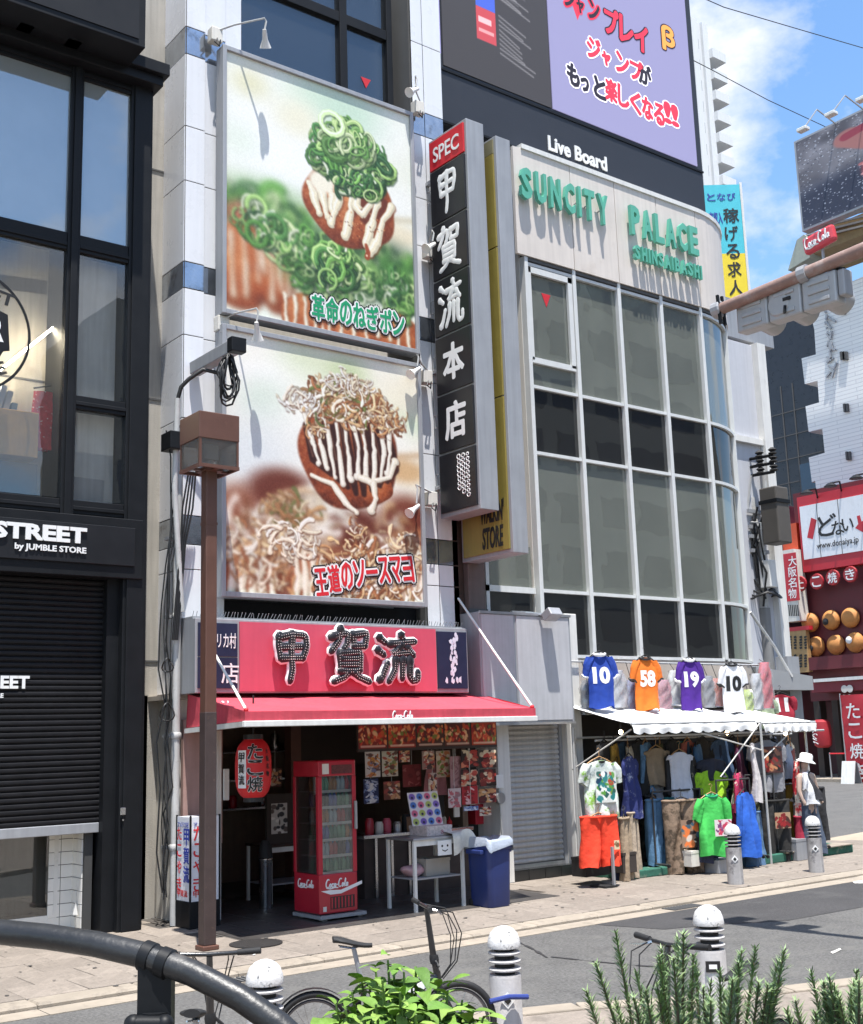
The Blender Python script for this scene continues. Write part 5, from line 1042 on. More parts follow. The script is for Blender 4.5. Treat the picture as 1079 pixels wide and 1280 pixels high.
for sx in (-1,1): bb = MB(); bb.lathe([(.04,-.02),(.05,-.015),(.05,.015),(.04,.02)], (c.x+sx*w*.4,by1-.06,SW_Z+.05), 12, (1,0,0)); part('wheel', bb, M['rubber'], t, smooth=40)
# lit standing box sign left of the shop
t = thing('standing_light_box', 'narrow white standing sign box with blue and red characters behind the lamp post', 'sign', (7.0,14.1,SW_Z))
e = WZ(237, 1150, .1); ey = 14.0; e = WY(237,1150,ey); zA, zB = WY(237,1128,ey).z, WY(237,1022,ey).z; wl = .36
b = MB(); b.box(e.x, e.x+.42, ey, ey+.40, SW_Z, zA); part('plinth', b, M['black'], t, bevel=.01)
b = MB(); b.box(e.x+.01, e.x+.41, ey+.01, ey+.39, zA, zB); cs = part('case', b, mat('white_acrylic', (.72,.74,.8), .3, var=.04), t)
for x, y in ((e.x,ey),(e.x+.4,ey),(e.x,ey+.38)): b = MB(); b.box(x, x+.02, y, y+.02, zA, zB+.02); part('corner_trim', b, M['black'], t)
for i, g in enumerate('たこやき'):
    z = zA+(zB-zA)*(.72-.2*i); text('lettering', g, (e.x+.05, ey+.008, z), FU, FW, .16, .17, M['letter_red'], cs, bold=.03); text('lettering', g, (e.x+.008, ey+.37, z), SU, SW, .12, .15, M['letter_red'], cs, bold=.03)
for i, g in enumerate('甲賀流'): text('lettering', g, (e.x+.008, ey+.19, zA+(zB-zA)*(.66-.22*i)), SU, SW, .15, .2, M['letter_blue'], cs, bold=.04)
for U_, p in ((FU, (e.x+.05, ey+.008)), (SU, (e.x+.008, ey+.36))): text('lettering', 'アメリカ村', (p[0], p[1], zB-.13), U_, FW, .3, .07, M['letter_blue'], cs, bold=.02); text('lettering', '甲賀流', (p[0], p[1], zA+.05), U_, FW, .28, .08, M['letter_red'], cs, bold=.02)
# ---------------------------------------------------------------- shutter bay under a grey box sign
t = thing('grey_box_sign', 'blank grey box sign jutting out over the silver shutter', 'sign box', (12.9,14.4,2.45))
gx0, gxm, gx1 = WY(602,830,14.12).x, WY(645,830,14.12).x, WY(716,830,14.12).x; gz0, gz1 = 2.44, WY(660,767,14.12).z
b = MB(); b.box(gx0, gx1, 14.14, 14.66, gz0, gz1); part('case', b, M['alu_matt'], t, bevel=.01)
FACE = mat('weathered_grey_face', (.47,.47,.49), .4, var=.05, streak=.12)
for a, c in ((gx0+.03,gxm-.01),(gxm+.05,gx1-.05)): b = MB(); b.box(a, c, 14.125, 14.14, gz0+.06, gz1-.04); part('face_panel', b, FACE, t)
b = MB(); b.box(gx0, gx1, 14.11, 14.14, gz0-.01, gz0+.03); b.box(gx0,gx1,14.11,14.14,gz1-.03,gz1+.01); part('edge_rail', b, M['alu'], t)
c = WY(690, 768, 13.95); f = thing('floodlight', 'grey floodlight on top of the blank grey box sign', 'floodlight', c)
b = MB(); b.obox(c, (.13,0,0), (0,.09,-.05), (0,.04,.06)); part('housing', b, M['alu_matt'], f, bevel=.015); b = MB(); b.bar(c+V(-.05,.05,0),(c.x-.3,14.35,gz1+.05),.035); b.bar((c.x-.55,14.3,gz1+.03),(c.x-.1,14.3,gz1+.03),.05); part('arm', b, M['alu'], f)
sx0_, sx1_ = WY(635,1000,14.72).x, WY(698,1000,14.72).x
t = thing('roller_shutter', 'silver roller shutter pulled down between white piers', 'shutter', (13.2,14.72,.3))
MSL = mat('silver_slat', (.62,.61,.60), .45, metal=.15, var=.1, streak=.12, rand=.06, grime=((.25,.22,.19), 3, .6, .8))
sz0, n = .27, 26; hs = (2.45-sz0)/n; s0 = None
for i in range(n):
    if s0 is None:
        b = MB(); prof = [(0,0),(-.008,.08),(-.028,.3),(-.030,.55),(-.012,.85),(.004,1)]; k_ = 6
        b.add([(x, 14.68+dy, sz0+f*hs) for x in (sx0_-.05, sx1_+.03) for dy, f in prof], [(q, q+k_, q+k_+1, q+1) for q in range(k_-1)]); s0 = part('shutter_slat', b, MSL, t, smooth=30)
    else: copy_part(s0, t, (0,0,i*hs))
b = MB(); b.box(sx0_-.05, sx1_+.03, 14.64, 14.70, .21, .27); part('bottom_bar', b, M['alu'], t, bevel=.006)
b = MB(); b.box(sx1_+.0, sx1_+.06, 14.62, 14.78, .2, 2.45); part('guide_rail', b, M['alu_matt'], t)
pA, pB, pC = sx1_+.06, WY(721,1000,14.45).x, WY(733,1000,14.45).x
t = thing('corner_pier', 'cream pier between the silver shutter and the clothing stall', 'pier', (pB,14.5,0))
b = MB(); b.box(pA, pB-.09, 14.6, 15.0, .2, 2.5); part('pier', b, M['cream'], t, bevel=.01)
b = MB(); b.box(pB-.09, pB+.18, 14.42, 15.0, .2, 4.25); part('pilaster', b, M['white'], t, bevel=.012)
t = thing('tiled_step', 'black tiled plinth along the foot of the shutter', 'step', (13,14.4,0))
b = MB(); b.box(p1+.03, pB+.3, 14.48, 15.1, SW_Z, .205); part('bed', b, M['joint'], t)
MK = mat('black_glazed_tile', (.022,.023,.024), .22, var=.2, rand=.15)
x = p1+.03
while x < pB+.1: bb = MB(); bb.box(x, x+.335, 14.465, 14.48, SW_Z+.004, .2); part('tile', bb, MK, t, bevel=.003); bb = MB(); bb.box(x, x+.335, 14.465, 14.75, .205, .215); part('tile', bb, M['cream'] if False else MK, t); x += .345

# ---------------------------------------------------------------- glazed building with a rounded corner
GY = 14.7; R = 2.27; cxx, cyy = 18.40, GY+R
t = thing('glazed_building', 'pale building with tall white framed windows and a rounded corner', 'building', (16.5,16,0))
xsm = [WY(p[0], p[1], GY).x for p in ((655,318),(717,336),(771,353),(823,369),(874,383))]
xsm[0] = 13.66; STEP = (xsm[4]-xsm[0])/4; xsm = [xsm[0]+STEP*i for i in range(5)]; cxx = xsm[4]; cyy = GY+R
def plan(s, off=0.):
    """point of the facade line at arc length s from its left end, pushed out by off"""
    Ls = cxx-xsm[0]
    if s <= Ls: return V(xsm[0]+s, GY-off, 0), V(1,0,0)
    a = (s-Ls)/R
    if a <= PI/2: return V(cxx+(R+off)*math.sin(a), cyy-(R+off)*math.cos(a), 0), V(math.cos(a), math.sin(a), 0)
    e = s-Ls-R*PI/2; return V(cxx+R+off, cyy+e, 0), V(0,1,0)
def sheet(b, s0, s1, z0, z1, off, th, n=None):
    Ls = cxx-xsm[0]; n = n or (1 if s1 <= Ls+1e-6 else 8); A_ = []
    for i in range(n+1):
        s = s0+(s1-s0)*i/n; po, _ = plan(s, off); pi, _ = plan(s, off-th); A_.append((po, pi))
    o = len(b.v)
    for po, pi in A_: b.v += [(po.x,po.y,z0),(po.x,po.y,z1),(pi.x,pi.y,z1),(pi.x,pi.y,z0)]
    for i in range(n):
        for k in range(4): b.f.append((o+4*i+k, o+4*i+(k+1) % 4, o+4*i+4+(k+1) % 4, o+4*i+4+k)[::-1])
    b.f.append((o,o+1,o+2,o+3)); e = o+4*n; b.f.append((e+3,e+2,e+1,e)); return b
sb_ = [x-xsm[0] for x in xsm] + [cxx-xsm[0]+R*.62, cxx-xsm[0]+R*1.14, cxx-xsm[0]+R*PI/2]
Z = dict(sill=WY(738,821,GY).z, a=WY(735,742,GY).z, b=WY(728,575,GY).z, c=WY(726,495,GY).z, top=10.5, fas=10.62, ftop=12.66)
MFA = mat('travertine_panel', (.70,.635,.575), .55, var=.05, sc=2, bump=.05, streak=.10, rand=.02, grime=((.42,.33,.25), .9, .62, .95))
MFR = mat('white_window_frame', (.66,.67,.66), .4, var=.04, streak=.08)
G_win = glass('window_glass_pale', (.60,.66,.58), refl=.15, rough=.015, film=.40, filmcol=(.36,.385,.335), wave=.09)  # film colour paints in the reflected buildings
G_sp = glass('window_glass_dark', (.10,.11,.115), refl=.07, rough=.015, film=.3, filmcol=(.07,.072,.07), wave=.09)
rows = ((Z['sill'], Z['a'], G_sp), (Z['a'], Z['b'], G_win), (Z['b'], Z['c'], G_sp), (Z['c'], Z['top'], G_win))
for i in range(len(sb_)-1):
    for z0, z1, g in rows:
        b = MB(); sheet(b, sb_[i]+.035, sb_[i+1]-.035, z0+.03, z1-.03, -.05, .012); w = part('window_pane', b, g, t, smooth=30)
    for z in (Z['sill'], Z['a'], Z['b'], Z['c'], Z['top']):
        b = MB(); sheet(b, sb_[i]+.035, sb_[i+1]-.035, z-.028, z+.028, .01, .10); part('transom', b, MFR, t, smooth=30)
for i, s in enumerate(sb_):
    po, d = plan(s, .035); nrm = V(d.y,-d.x,0); b = MB(); b.obox((po.x-nrm.x*.08,po.y-nrm.y*.08,(Z['sill']+Z['fas'])/2), d*.042, nrm*.08, V(0,0,(Z['fas']-Z['sill'])/2-.002)); part('mullion', b, MFR, t, bevel=.006)
    if 0 < i < 6:
        po2, _ = plan(s-.2, -.09); b = MB(); b.obox((po2.x,po2.y,(Z['a']+Z['b'])/2), d*.11, nrm*.02, V(0,0,(Z['b']-Z['a'])/2-.06)); part('curtain_edge', b, M['white'], t)
        b = MB(); b.obox((po2.x,po2.y,(Z['c']+Z['top'])/2), d*.08, nrm*.02, V(0,0,(Z['top']-Z['c'])/2-.06)); part('curtain_edge', b, M['white'], t)
# the opening casement in the first bay
b = MB(); zc = WY(690,455,GY).z
for a in ((.06,STEP-.06,zc-.05,zc+.05),(.05,.11,zc,Z['top']-.04),(STEP-.16,STEP-.06,zc,Z['top']-.04),(.05,STEP-.06,Z['top']-.16,Z['top']-.05)): sheet(b, a[0], a[1], a[2], a[3], .02, .06)
part('casement_frame', b, MFR, t)
c = WY(685,374,GY); b = MB(); b.prism([(-.11,.11),(.11,.11),(0,-.14)], (c.x,GY+.045,c.z), FU, FW, .003); part('window_sticker', b, M['letter_red'], t)
c = WY(690,405,GY); b = MB(); b.lathe([(.0,0),(.13,.0),(.13,.02),(.05,.03)], (c.x,GY+.25,c.z), 16, (0,-1,0)); b.tube([(c.x,GY+.27,c.z),(c.x+.02,GY+.27,c.z-1.5)], .05, 8); part('standing_fan', b, mat('grey_fan', (.4,.43,.45), .5), t, smooth=40)
# fascia panels
for i in range(len(sb_)-1):
    b = MB(); sheet(b, sb_[i]+(.008 if i else -.22), sb_[i+1]-.008, Z['fas'], Z['ftop'], .06, .06); part('fascia_panel', b, MFA, t, smooth=30)
b = MB(); sheet(b, -.02, sb_[-1], Z['fas']+.02, Z['ftop']-.02, -.02, .4, 24); part('fascia_core', b, M['seal'], t)
b = MB(); sheet(b, -.03, sb_[-1], Z['ftop'], Z['ftop']+.09, .09, .5, 24); part('coping', b, M['white'], t, smooth=30)
b = MB(); sheet(b, -.03, sb_[-1], Z['fas']-.07, Z['fas']-.004, .03, .3, 24); part('fascia_soffit', b, M['seal'], t)
MBA = mat('beige_band', (.48,.42,.36), .6, var=.06, streak=.12)
b = MB(); sheet(b, .25, sb_[-1], 2.75, Z['sill']-.035, .0, .2, 20); part('lower_band', b, MBA, t, smooth=30)
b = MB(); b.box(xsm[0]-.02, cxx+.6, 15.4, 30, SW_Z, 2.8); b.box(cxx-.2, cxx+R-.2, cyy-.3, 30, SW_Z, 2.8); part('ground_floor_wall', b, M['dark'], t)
b = MB(); b.box(xsm[0], cxx+R-.05, GY+4.5, 30, 2.8, Z['ftop']); part('rear_wall', b, M['cream'], t)
b = MB()
for z in (Z['sill']-.1, 7.3, Z['ftop']-.1): b.box(xsm[0]+.02, cxx+.3, GY+.3, GY+4.5, z, z+.08)
part('floor_slab', b, M['cream'], t)
b = MB(); b.box(xsm[0]-.05, xsm[0]+.02, GY+.1, GY+5, 2.8, Z['ftop']); part('party_wall', b, M['cream'], t)
b = MB(); sheet(b, -1.1, -.1, 2.9, 4.6, -.1, .02); part('side_pane', b, G_sp, t); b = MB(); sheet(b, -1.1, -.1, 4.7, 5.4, -.1, .02); part('side_pane', b, G_win, t)
b = MB(); sheet(b, -1.15, -.06, 4.6, 4.7, -.05, .1); sheet(b, -1.15, -1.08, 2.9, 5.4, -.05, .1); part('side_frame', b, MFR, t)
b = MB(); b.box(xsm[0]-1.2, xsm[0], 15.6, 15.7, 2.5, 13); part('side_wall', b, M['beige'], t)
# raised green letters
MGL = mat('green_channel_letter', (.11,.43,.31), .4, var=.06, streak=.1)
def raised(word, px0, px1, zlo, zhi, fromleft):
    W_ = sum({'I':.45,' ':.6}.get(ch,1) for ch in word); x0 = WY(px0,300,GY-.2).x; x1 = WY(px1,330,GY-.2).x; u = (x1-x0)/W_; x = x0
    g = thing('raised_letters', fromleft, 'lettering', ((x0+x1)/2,GY-.2,zlo))
    for ch in word:
        w = u*{'I':.45,' ':.6}.get(ch,1)
        if ch != ' ':
            o = text('letter', ch, (x+u*.1, GY-.135, zlo), FU, FW, (w-u*.26), zhi-zlo, MGL, g, depth=.075, bold=.04, lift=0, res=2)
            bb = MB(); bb.tube([(x+w/2-.02,GY-.135,(zlo+zhi)/2),(x+w/2-.02,GY-.06,(zlo+zhi)/2)], .015, 5); part('standoff', bb, M['alu_matt'], o)
        x += w
zl = WY(710,290,GY-.2).z
raised('SUNCITY', 653, 767, 11.62, 12.22, 'larger green raised letters on the left half of the pale fascia')
raised('PALACE', 789, 877, 11.62, 12.22, 'larger green raised letters on the right half of the pale fascia')
raised('SHINSAIBASHI', 792, 878, 11.13, 11.42, 'row of small green raised letters under the right hand word on the fascia')
# ---------------------------------------------------------------- large video screen on the roof
LYF = 14.86
t = thing('video_screen', 'huge dark framed outdoor video screen above the pale fascia', 'video screen', (15.5,15.3,12.8))
LX0, LX1, LZ0 = 12.02, WY(884,268,LYF).x, 12.78
b = MB(); b.box(LX0, LX1, LYF+.02, 17.5, LZ0, 19.5); part('housing', b, mat('dark_screen_housing', (.022,.025,.034), .5, var=.1), t, bevel=.02)
sz = WY(690,135,LYF).z; xA = WY(555,92,LYF).x; xB = WY(686,60,LYF).x; xC = WY(872,208,LYF).x
SCREEN_D = mat('screen_frame', (.03,.03,.035), .5)
cc = canvas(200, 260, (62,58,58)); r = np.random.default_rng(4)
for k in range(60): y = 14+k*2.6; (k % 5) and stroke(cc, [(70+r.uniform(0,6), y+.13*70), (120+r.uniform(0,60), y+20)], .6, (110,106,106), 1, .6)
for y0 in (150,198):
    for k in range(9): stroke(cc, [(104, y0+k*4), (104+r.uniform(30,70), y0+k*4+9)], .7, (150,146,146), 1, .7)
cc[150:198, 62:98] = np.array((70,96,196))/255; cc[198:226, 62:98] = np.array((190,70,76))/255; cc[178:186, 66:94] = np.array((200,210,235))/255; cc[206:211,66:90] = np.array((235,180,180))/255; cc[216:219,66:94] = np.array((220,150,150))/255
for k in range(6): stroke(cc, [(66+4*k,158),(68+4*k,170)], 1, (220,225,240), 1)
pd = printed('screen_dark_page', cc, .5, .2)
o1 = quad_print('dark_page', (xA, LYF+.005, sz), FU, FW, xB-xA, 6.2, pd, t)
b = MB(); b.box(LX0+.02, xA-.06, LYF, LYF+.02, sz+.2, 19); part('lavender_edge', b, glow('lavender_edge', s2l((150,140,205)), .6), t)
lav = glow('lavender_screen', s2l((168,164,206)), .27)
b = MB(); b.box(xB+.03, xC, LYF, LYF+.02, sz, 19.2); lv = part('lavender_page', b, lav, t)
RX, BX, WX_ = glow('screen_red', s2l((205,48,70)), .7), glow('screen_black', s2l((44,36,50)), .3), glow('screen_white', s2l((236,232,240)), .7); OR = glow('screen_orange', s2l((226,150,70)), .7)
def scr(body, px, py, w, h, m, edge=WX_, rot=0., bold=.05):
    p = WY(px, py, LYF); cwid = w/len(body)
    for i, g in enumerate(body):
        a = (p.x+cwid*i, LYF-.001, p.z+math.tan(rot)*cwid*i); sm = .62 if g in 'ャっょ' else 1
        fat('caption_edge', g, a, FU, FW, cwid*.86*sm, h*sm, edge, lv, .055, .001, rot); fat('caption', g, a, FU, FW, cwid*.86*sm, h*sm, m, lv, bold*.5, .006, rot)
scr('ジャン', 706, 6, 1.0, .44, BX, RX, -.04, .03); scr('プレイ', 757, 40, 1.30, .58, RX, BX, -.06); scr('β', 829, 60, .42, .55, OR, BX)
scr('ジャンプ', 735, 62+8, 1.62, .44, RX, WX_, -.05); scr('が', 799, 102, .42, .42, BX, WX_)
scr('もっと', 710, 104, 1.08, .44, BX, WX_, -.05); scr('楽しくなる', 758, 124, 1.75, .46, RX, WX_, -.05); scr('!!', 831, 152, .46, .46, RX, WX_)
p = WY(714, 16, LYF); b = MB(); b.prism([(0,.3),(.34,.3),(.17,-.1)], (p.x,LYF-.001,p.z), FU, FW, .002); part('mark', b, RX, lv)
a = WY(686, 186, LYF); c = WY(759, 207, LYF)
text('lettering', 'Live Board', (a.x, LYF+.019, a.z-.02), FU, FW, c.x-a.x, .3, M['letter_white'], t, depth=.02, bold=.03)
b = MB(); b.box(LX0-.02, LX1+.02, LYF-.01, LYF+.02, LZ0, LZ0+.04); b.box(LX0,LX1,LYF,LYF+.02,sz-.1,sz-.06); part('screen_trim', b, M['black'], t)
b = MB(); b.box(LX0+.1, LX1-.3, 15.2, 17.2, Z['ftop']-.05, LZ0); part('support_plinth', b, M['seal'], t)

# the far side of the park, standing behind the camera and mirrored in the panes
for i, (x0, x1, y0, y1, h, col, lb) in enumerate(((22,40,-34,-24,24,(.36,.34,.30),'beige office block beyond the park, seen only mirrored in the window panes'),(42,62,-30,-18,33,(.30,.30,.29),'grey office tower beyond the park, seen only mirrored in the window panes'),(64,90,-24,-10,22,(.40,.36,.30),'tan apartment block beyond the park, seen only mirrored in the window panes'),(-6,18,-44,-34,20,(.33,.32,.31),'low grey block beyond the park, seen only mirrored in the window panes'))):
    t = thing('office_block', lb, 'building', ((x0+x1)/2,y1,0), 'buildings behind the park'); b = MB(); b.box(x0,x1,y0,y1,0,h); part('wall', b, mat('block_wall_%d' % i, col, .8, var=.08, streak=.15), t)
    for k in range(int(h/3.3)-1):
        n = int((x1-x0)/3)
        for q in range(n): b = MB(); w = (x1-x0)/n; b.box(x0+w*q+.4, x0+w*(q+1)-.4, y1, y1+.04, 4+3.3*k, 5.9+3.3*k); part('window', b, M['navy'], t)
# ---------------------------------------------------------------- clothing stall
random.seed(21)
def tee_mesh(w=.52, h=.72, d=.09, sleeve=.22, seed=0, flare=.0, slim=0., longs=False, stiff=1.):
    """a shirt hanging from z=0 (shoulder line), facing -Y: body and two sleeves, with folds"""
    r = random.Random(seed); b = MB(); n, m = 28, 14; ph = r.uniform(0,6); kf = r.choice((5,6,7))
    P = []
    for i in range(m+1):
        f = i/m
        hw = (.10+(.5*w-.10)*min(1,(f/.14))**.7) if f < .14 else w*(.5-.03*math.sin(PI*min(1,(f-.14)/.5))*(1-slim)+flare*(f-.14)-.02*slim*f)
        z = -h*f*(1 if f > .14 else (.75*f/.14*.14/f if f else 1)) if f else 0
        z = -h*f
        row = []
        for k in range(n):
            a = 2*PI*k/n; fold = 1+stiff*(.12+.6*f)*.75*math.sin(kf*a+ph+1.6*math.sin(2.2*f+ph))+.10*stiff*math.sin(11*f+3*a+ph)+.12*f*math.sin(2*a+ph*2+4*f)
            dd = d*(.45+.75*f)*fold; row.append(V(hw*math.copysign(abs(math.cos(a))**.8, math.cos(a))*(1+.02*math.sin(9*f+ph)), dd*math.sin(a)-(.015*math.sin(7*f+ph)), z+.022*f*f*math.sin(3*a+ph)+.012*f*math.sin(4*a+ph)+ (.02*math.cos(a)**2*(f == 0)*-1)))
        P.append(row)
    b.grid(P[::-1], True)
    b.ends = []
    for s in (-1, 1):
        Lz = .62 if longs else sleeve+.04; Q = []; mm = 8; x0 = w*.34; out = .16 if not longs else .10
        for i in range(mm+1):
            f = i/mm; c = V(s*(x0+w*.10*min(1, f*3)+Lz*out*f), -.01*math.sin(4*f), -.055-Lz*f); rr = (.080-.006*f)*(w/.52); row = []
            for k in range(14): a = 2*PI*k/14; row.append(c+V(rr*math.cos(a)*(1+.12*math.sin(3*a+ph+3*f)), rr*.6*math.sin(a)*(1+.3*math.sin(4*a+ph+4*f)), .5*rr*math.cos(a)*s*(.4+.6*f)+(.012*math.sin(3*a+ph) if i == mm else 0)))
            Q.append(row)
        b.grid(Q if s > 0 else [list(reversed(R_)) for R_ in Q], True); b.ends.append(Q[-1]+[Q[-1][0]])
    return b
def pants_mesh(w=.42, h=1.0, d=.08, short=False, seed=0, spread=.06):
    r = random.Random(seed); b = MB(); ph = r.uniform(0,6)
    for s in (-1, 1):
        P = []; m = 14
        for i in range(m+1):
            f = i/m; cx = s*w*(.235+spread*f); hw = w*(.27-.05*f*(0 if short else 1)); row = []
            for k in range(18): a = 2*PI*k/18; row.append(V(cx+hw*math.cos(a)*(1+.03*math.sin(8*f+ph)), d*(.7+.4*f)*math.sin(a)*(1+.3*math.sin(3*a+ph+5*f)+.2*math.sin(5*a+9*f)), -h*f+.01*math.sin(3*a+ph)*f))
            P.append(row)
        b.grid(P[::-1], True)
    b.tube([(w*.5*math.cos(a), d*.8*math.sin(a), -.01) for a in [2*PI*k/20 for k in range(21)]], .022, 6); return b
def hanger_mesh(w=.4, z=0., hook=.12):
    b = MB(); b.tube([(-w/2,0,z-.05),(-w*.3,0,z+.0),(0,0,z+.05),(w*.3,0,z+.0),(w/2,0,z-.05)], .011, 6)
    b.tube([(0,0,z+.05),(0,0,z+hook),(.03,0,z+hook+.03),(0,0,z+hook+.06),(-.03,0,z+hook+.04)], .005, 5); return b
def cloth(nm, col, var=.14, pat=None, sc=9): return mat(nm, col, .85, var=var, sc=sc, bump=.8, bsc=9, grime=pat)
MH = mat('wood_hanger', (.40,.22,.09), .5); MHB = M['rubber']
def garment(kind, label, loc, rz, m, group='garments hung on the clothing stall', number=None, ncol=None, trim=None, hang=True, tag=None, hm=None, **k):
    nm = {'tee':'shirt','jersey':'sports_jersey','pants':'trousers','shorts':'shorts','vest':'vest'}[kind]
    t = thing(nm, label, {'tee':'shirt','jersey':'jersey','pants':'trousers','shorts':'shorts','vest':'vest'}[kind], (0,0,0), group)
    b = pants_mesh(**k) if kind in ('pants','shorts') else tee_mesh(**k)
    o = part('fabric', b, m, t, smooth=70)
    if trim is not None:
        w = k.get('w',.52); bb = MB(); bb.tube([(.10*math.cos(a), .05*math.sin(a), .0-.03*(math.sin(a) < 0)*abs(math.sin(a))) for a in [2*PI*q/16 for q in range(17)]], .022, 6); part('collar', bb, trim, t, smooth=60)
        if kind == 'jersey':
            for E_ in b.ends: bb = MB(); bb.tube([p+V(0,0,.015) for p in E_], .016, 6); part('cuff_band', bb, trim, t, smooth=60)
    if number: 
        h = k.get('h',.72); no = text('number', number, (-.15, -.5, -h*.56), FU, FW, .30, .28, M[ncol or 'letter_white'], None, depth=.0, bold=.05); bm = bmesh.new(); bm.from_mesh(no.data); bmesh.ops.delete(bm, geom=[f for f in bm.faces if abs(f.normal.y) < .5 or f.normal.y > 0], context='FACES'); bmesh.ops.triangulate(bm, faces=bm.faces); bmesh.ops.subdivide_edges(bm, edges=bm.edges, cuts=2, use_grid_fill=True); bm.to_mesh(no.data); bm.free(); no.parent = t; sw = no.modifiers.new('lie_on_cloth', 'SHRINKWRAP'); sw.target = o; sw.wrap_method = 'PROJECT'; sw.use_project_y = True; sw.use_negative_direction = False; sw.use_positive_direction = True; sw.offset = .006
    if tag is not None:
        arr, (tx, tz, tw, th) = tag; quad_print('print_patch', (tx, -k.get('d',.09)*1.55, tz), FU, FW, tw, th, printed('patch_%d' % len(ORIG), arr, .7), t)
    if hang: part('hanger', hanger_mesh(k.get('w',.42)*.75), hm or MHB, t, smooth=60)
    t.location = loc; t.rotation_euler.z = rz-.42; return t
ST = thing('clothing_stall', 'open fronted clothing stall frame with a green matted platform', 'stall', (16.5,13.8,SW_Z))
MP = mat('stall_pole', (.5,.5,.49), .45, metal=.3, var=.1, grime=((.2,.14,.1), 8, .6, .75))
SZ0, SZ1 = 2.36, 2.62
for x, y in ((13.75,14.2),(16.95,12.95),(18.4,13.1),(14.0,14.4),(19.0,14.3)): bb = MB(); bb.tube([(x,y,SW_Z),(x,y,SZ0+.02)], .022, 8); part('pole', bb, MP, ST, smooth=40)
for y, z in ((14.38,3.45),(13.2,2.2),(13.9,2.15),(14.35,2.2)): bb = MB(); bb.tube([(13.95,y,z),(19.1,y,z)], .018, 6); part('rail', bb, MP, ST, smooth=40)
for p, q in (((13.95,13.1,SZ0-.05),(13.8,14.3,1.7)),((16.95,12.95,SZ0),(16.0,13.1,1.5)),((16.95,12.95,1.75),(18.3,13.1,SZ0)),((16.95,12.95,1.9),(15.4,13.1,SZ0-.1))): bb = MB(); bb.tube([p, q], .013, 5); part('brace', bb, M['cord'], ST, smooth=40)
MGN = mat('green_matting', (.03,.13,.09), .9, var=.25, sc=8, bump=.6, bsc=80, grime=((.3,.3,.24), 5, .58, .75))
b = MB(); b.box(13.85, 16.6, 13.25, 15.4, SW_Z, .17); b.box(16.6, 19.3, 12.95, 15.4, SW_Z, .19); part('platform', b, MGN, ST, bevel=.015)
b = MB(); b.box(17.3, 19.25, 12.90, 13.25, .19, .205); part('platform_edge', b, M['kerb'], ST)
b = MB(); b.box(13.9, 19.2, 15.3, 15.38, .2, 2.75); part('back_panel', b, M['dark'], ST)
def cloth_awning(label, x0, x1, y0, yb, zf, zb, seed):
    t = thing('stall_awning', label, 'awning', ((x0+x1)/2,y0,zf), 'white awnings over the clothing stall'); r = random.Random(seed); P = []; n = 44
    for i in range(8):
        f = i/7; P.append([V(x0+(x1-x0)*k/n, yb+(y0-yb)*f, zb+(zf-zb)*f+.02*math.sin(k*.7+4*f)*math.sin(PI*f)-.03*math.sin(PI*f)) for k in range(n+1)])
    for i in range(1,5): f = i/4; P.append([V(x0+(x1-x0)*k/n, y0-.03-.025*math.sin(k*.9+seed)*f, zf-.03-f*(.11+.035*abs(math.sin(PI*k/4)))) for k in range(n+1)])
    b = MB(); b.grid(P); part('canvas', b, mat('white_awning_canvas', (.80,.80,.79), .8, var=.05, bump=.25, bsc=14, grime=((.5,.48,.45), 3, .64, .9)), t, smooth=60)
    b = MB(); b.tube([(x0,y0,zf-.01),(x1,y0,zf-.01)], .02, 6); part('front_rod', b, MP, t, smooth=40); return t
cloth_awning('long white scalloped awning over the clothing stall', 13.9, 16.95, 13.05, 14.5, 2.40, 2.74, 1)
cloth_awning('short white awning over the right end of the clothing stall', 17.0, 18.5, 12.95, 14.3, 2.36, 2.62, 2)
for i, (px, py) in enumerate(((776,915),(909,916),(982,917))):
    c = WY(px, py, 13.35); t = thing('hanging_bulb', 'lit bulb hanging under the white stall awning, '+('leftmost','middle','rightmost')[i]+' of three', 'bulb', c, 'bulbs under the stall awning'); b = MB(); b.sphere(c, .035, n=10, m=8); part('glass_bulb', b, M['bulb'], t, smooth=60); b = MB(); b.tube([c+V(0,0,.03),c+V(0,0,.12)], .014, 6); b.tube([c+V(0,0,.1),(c.x,c.y,2.45)], .005, 4); part('socket', b, M['rubber'], t)
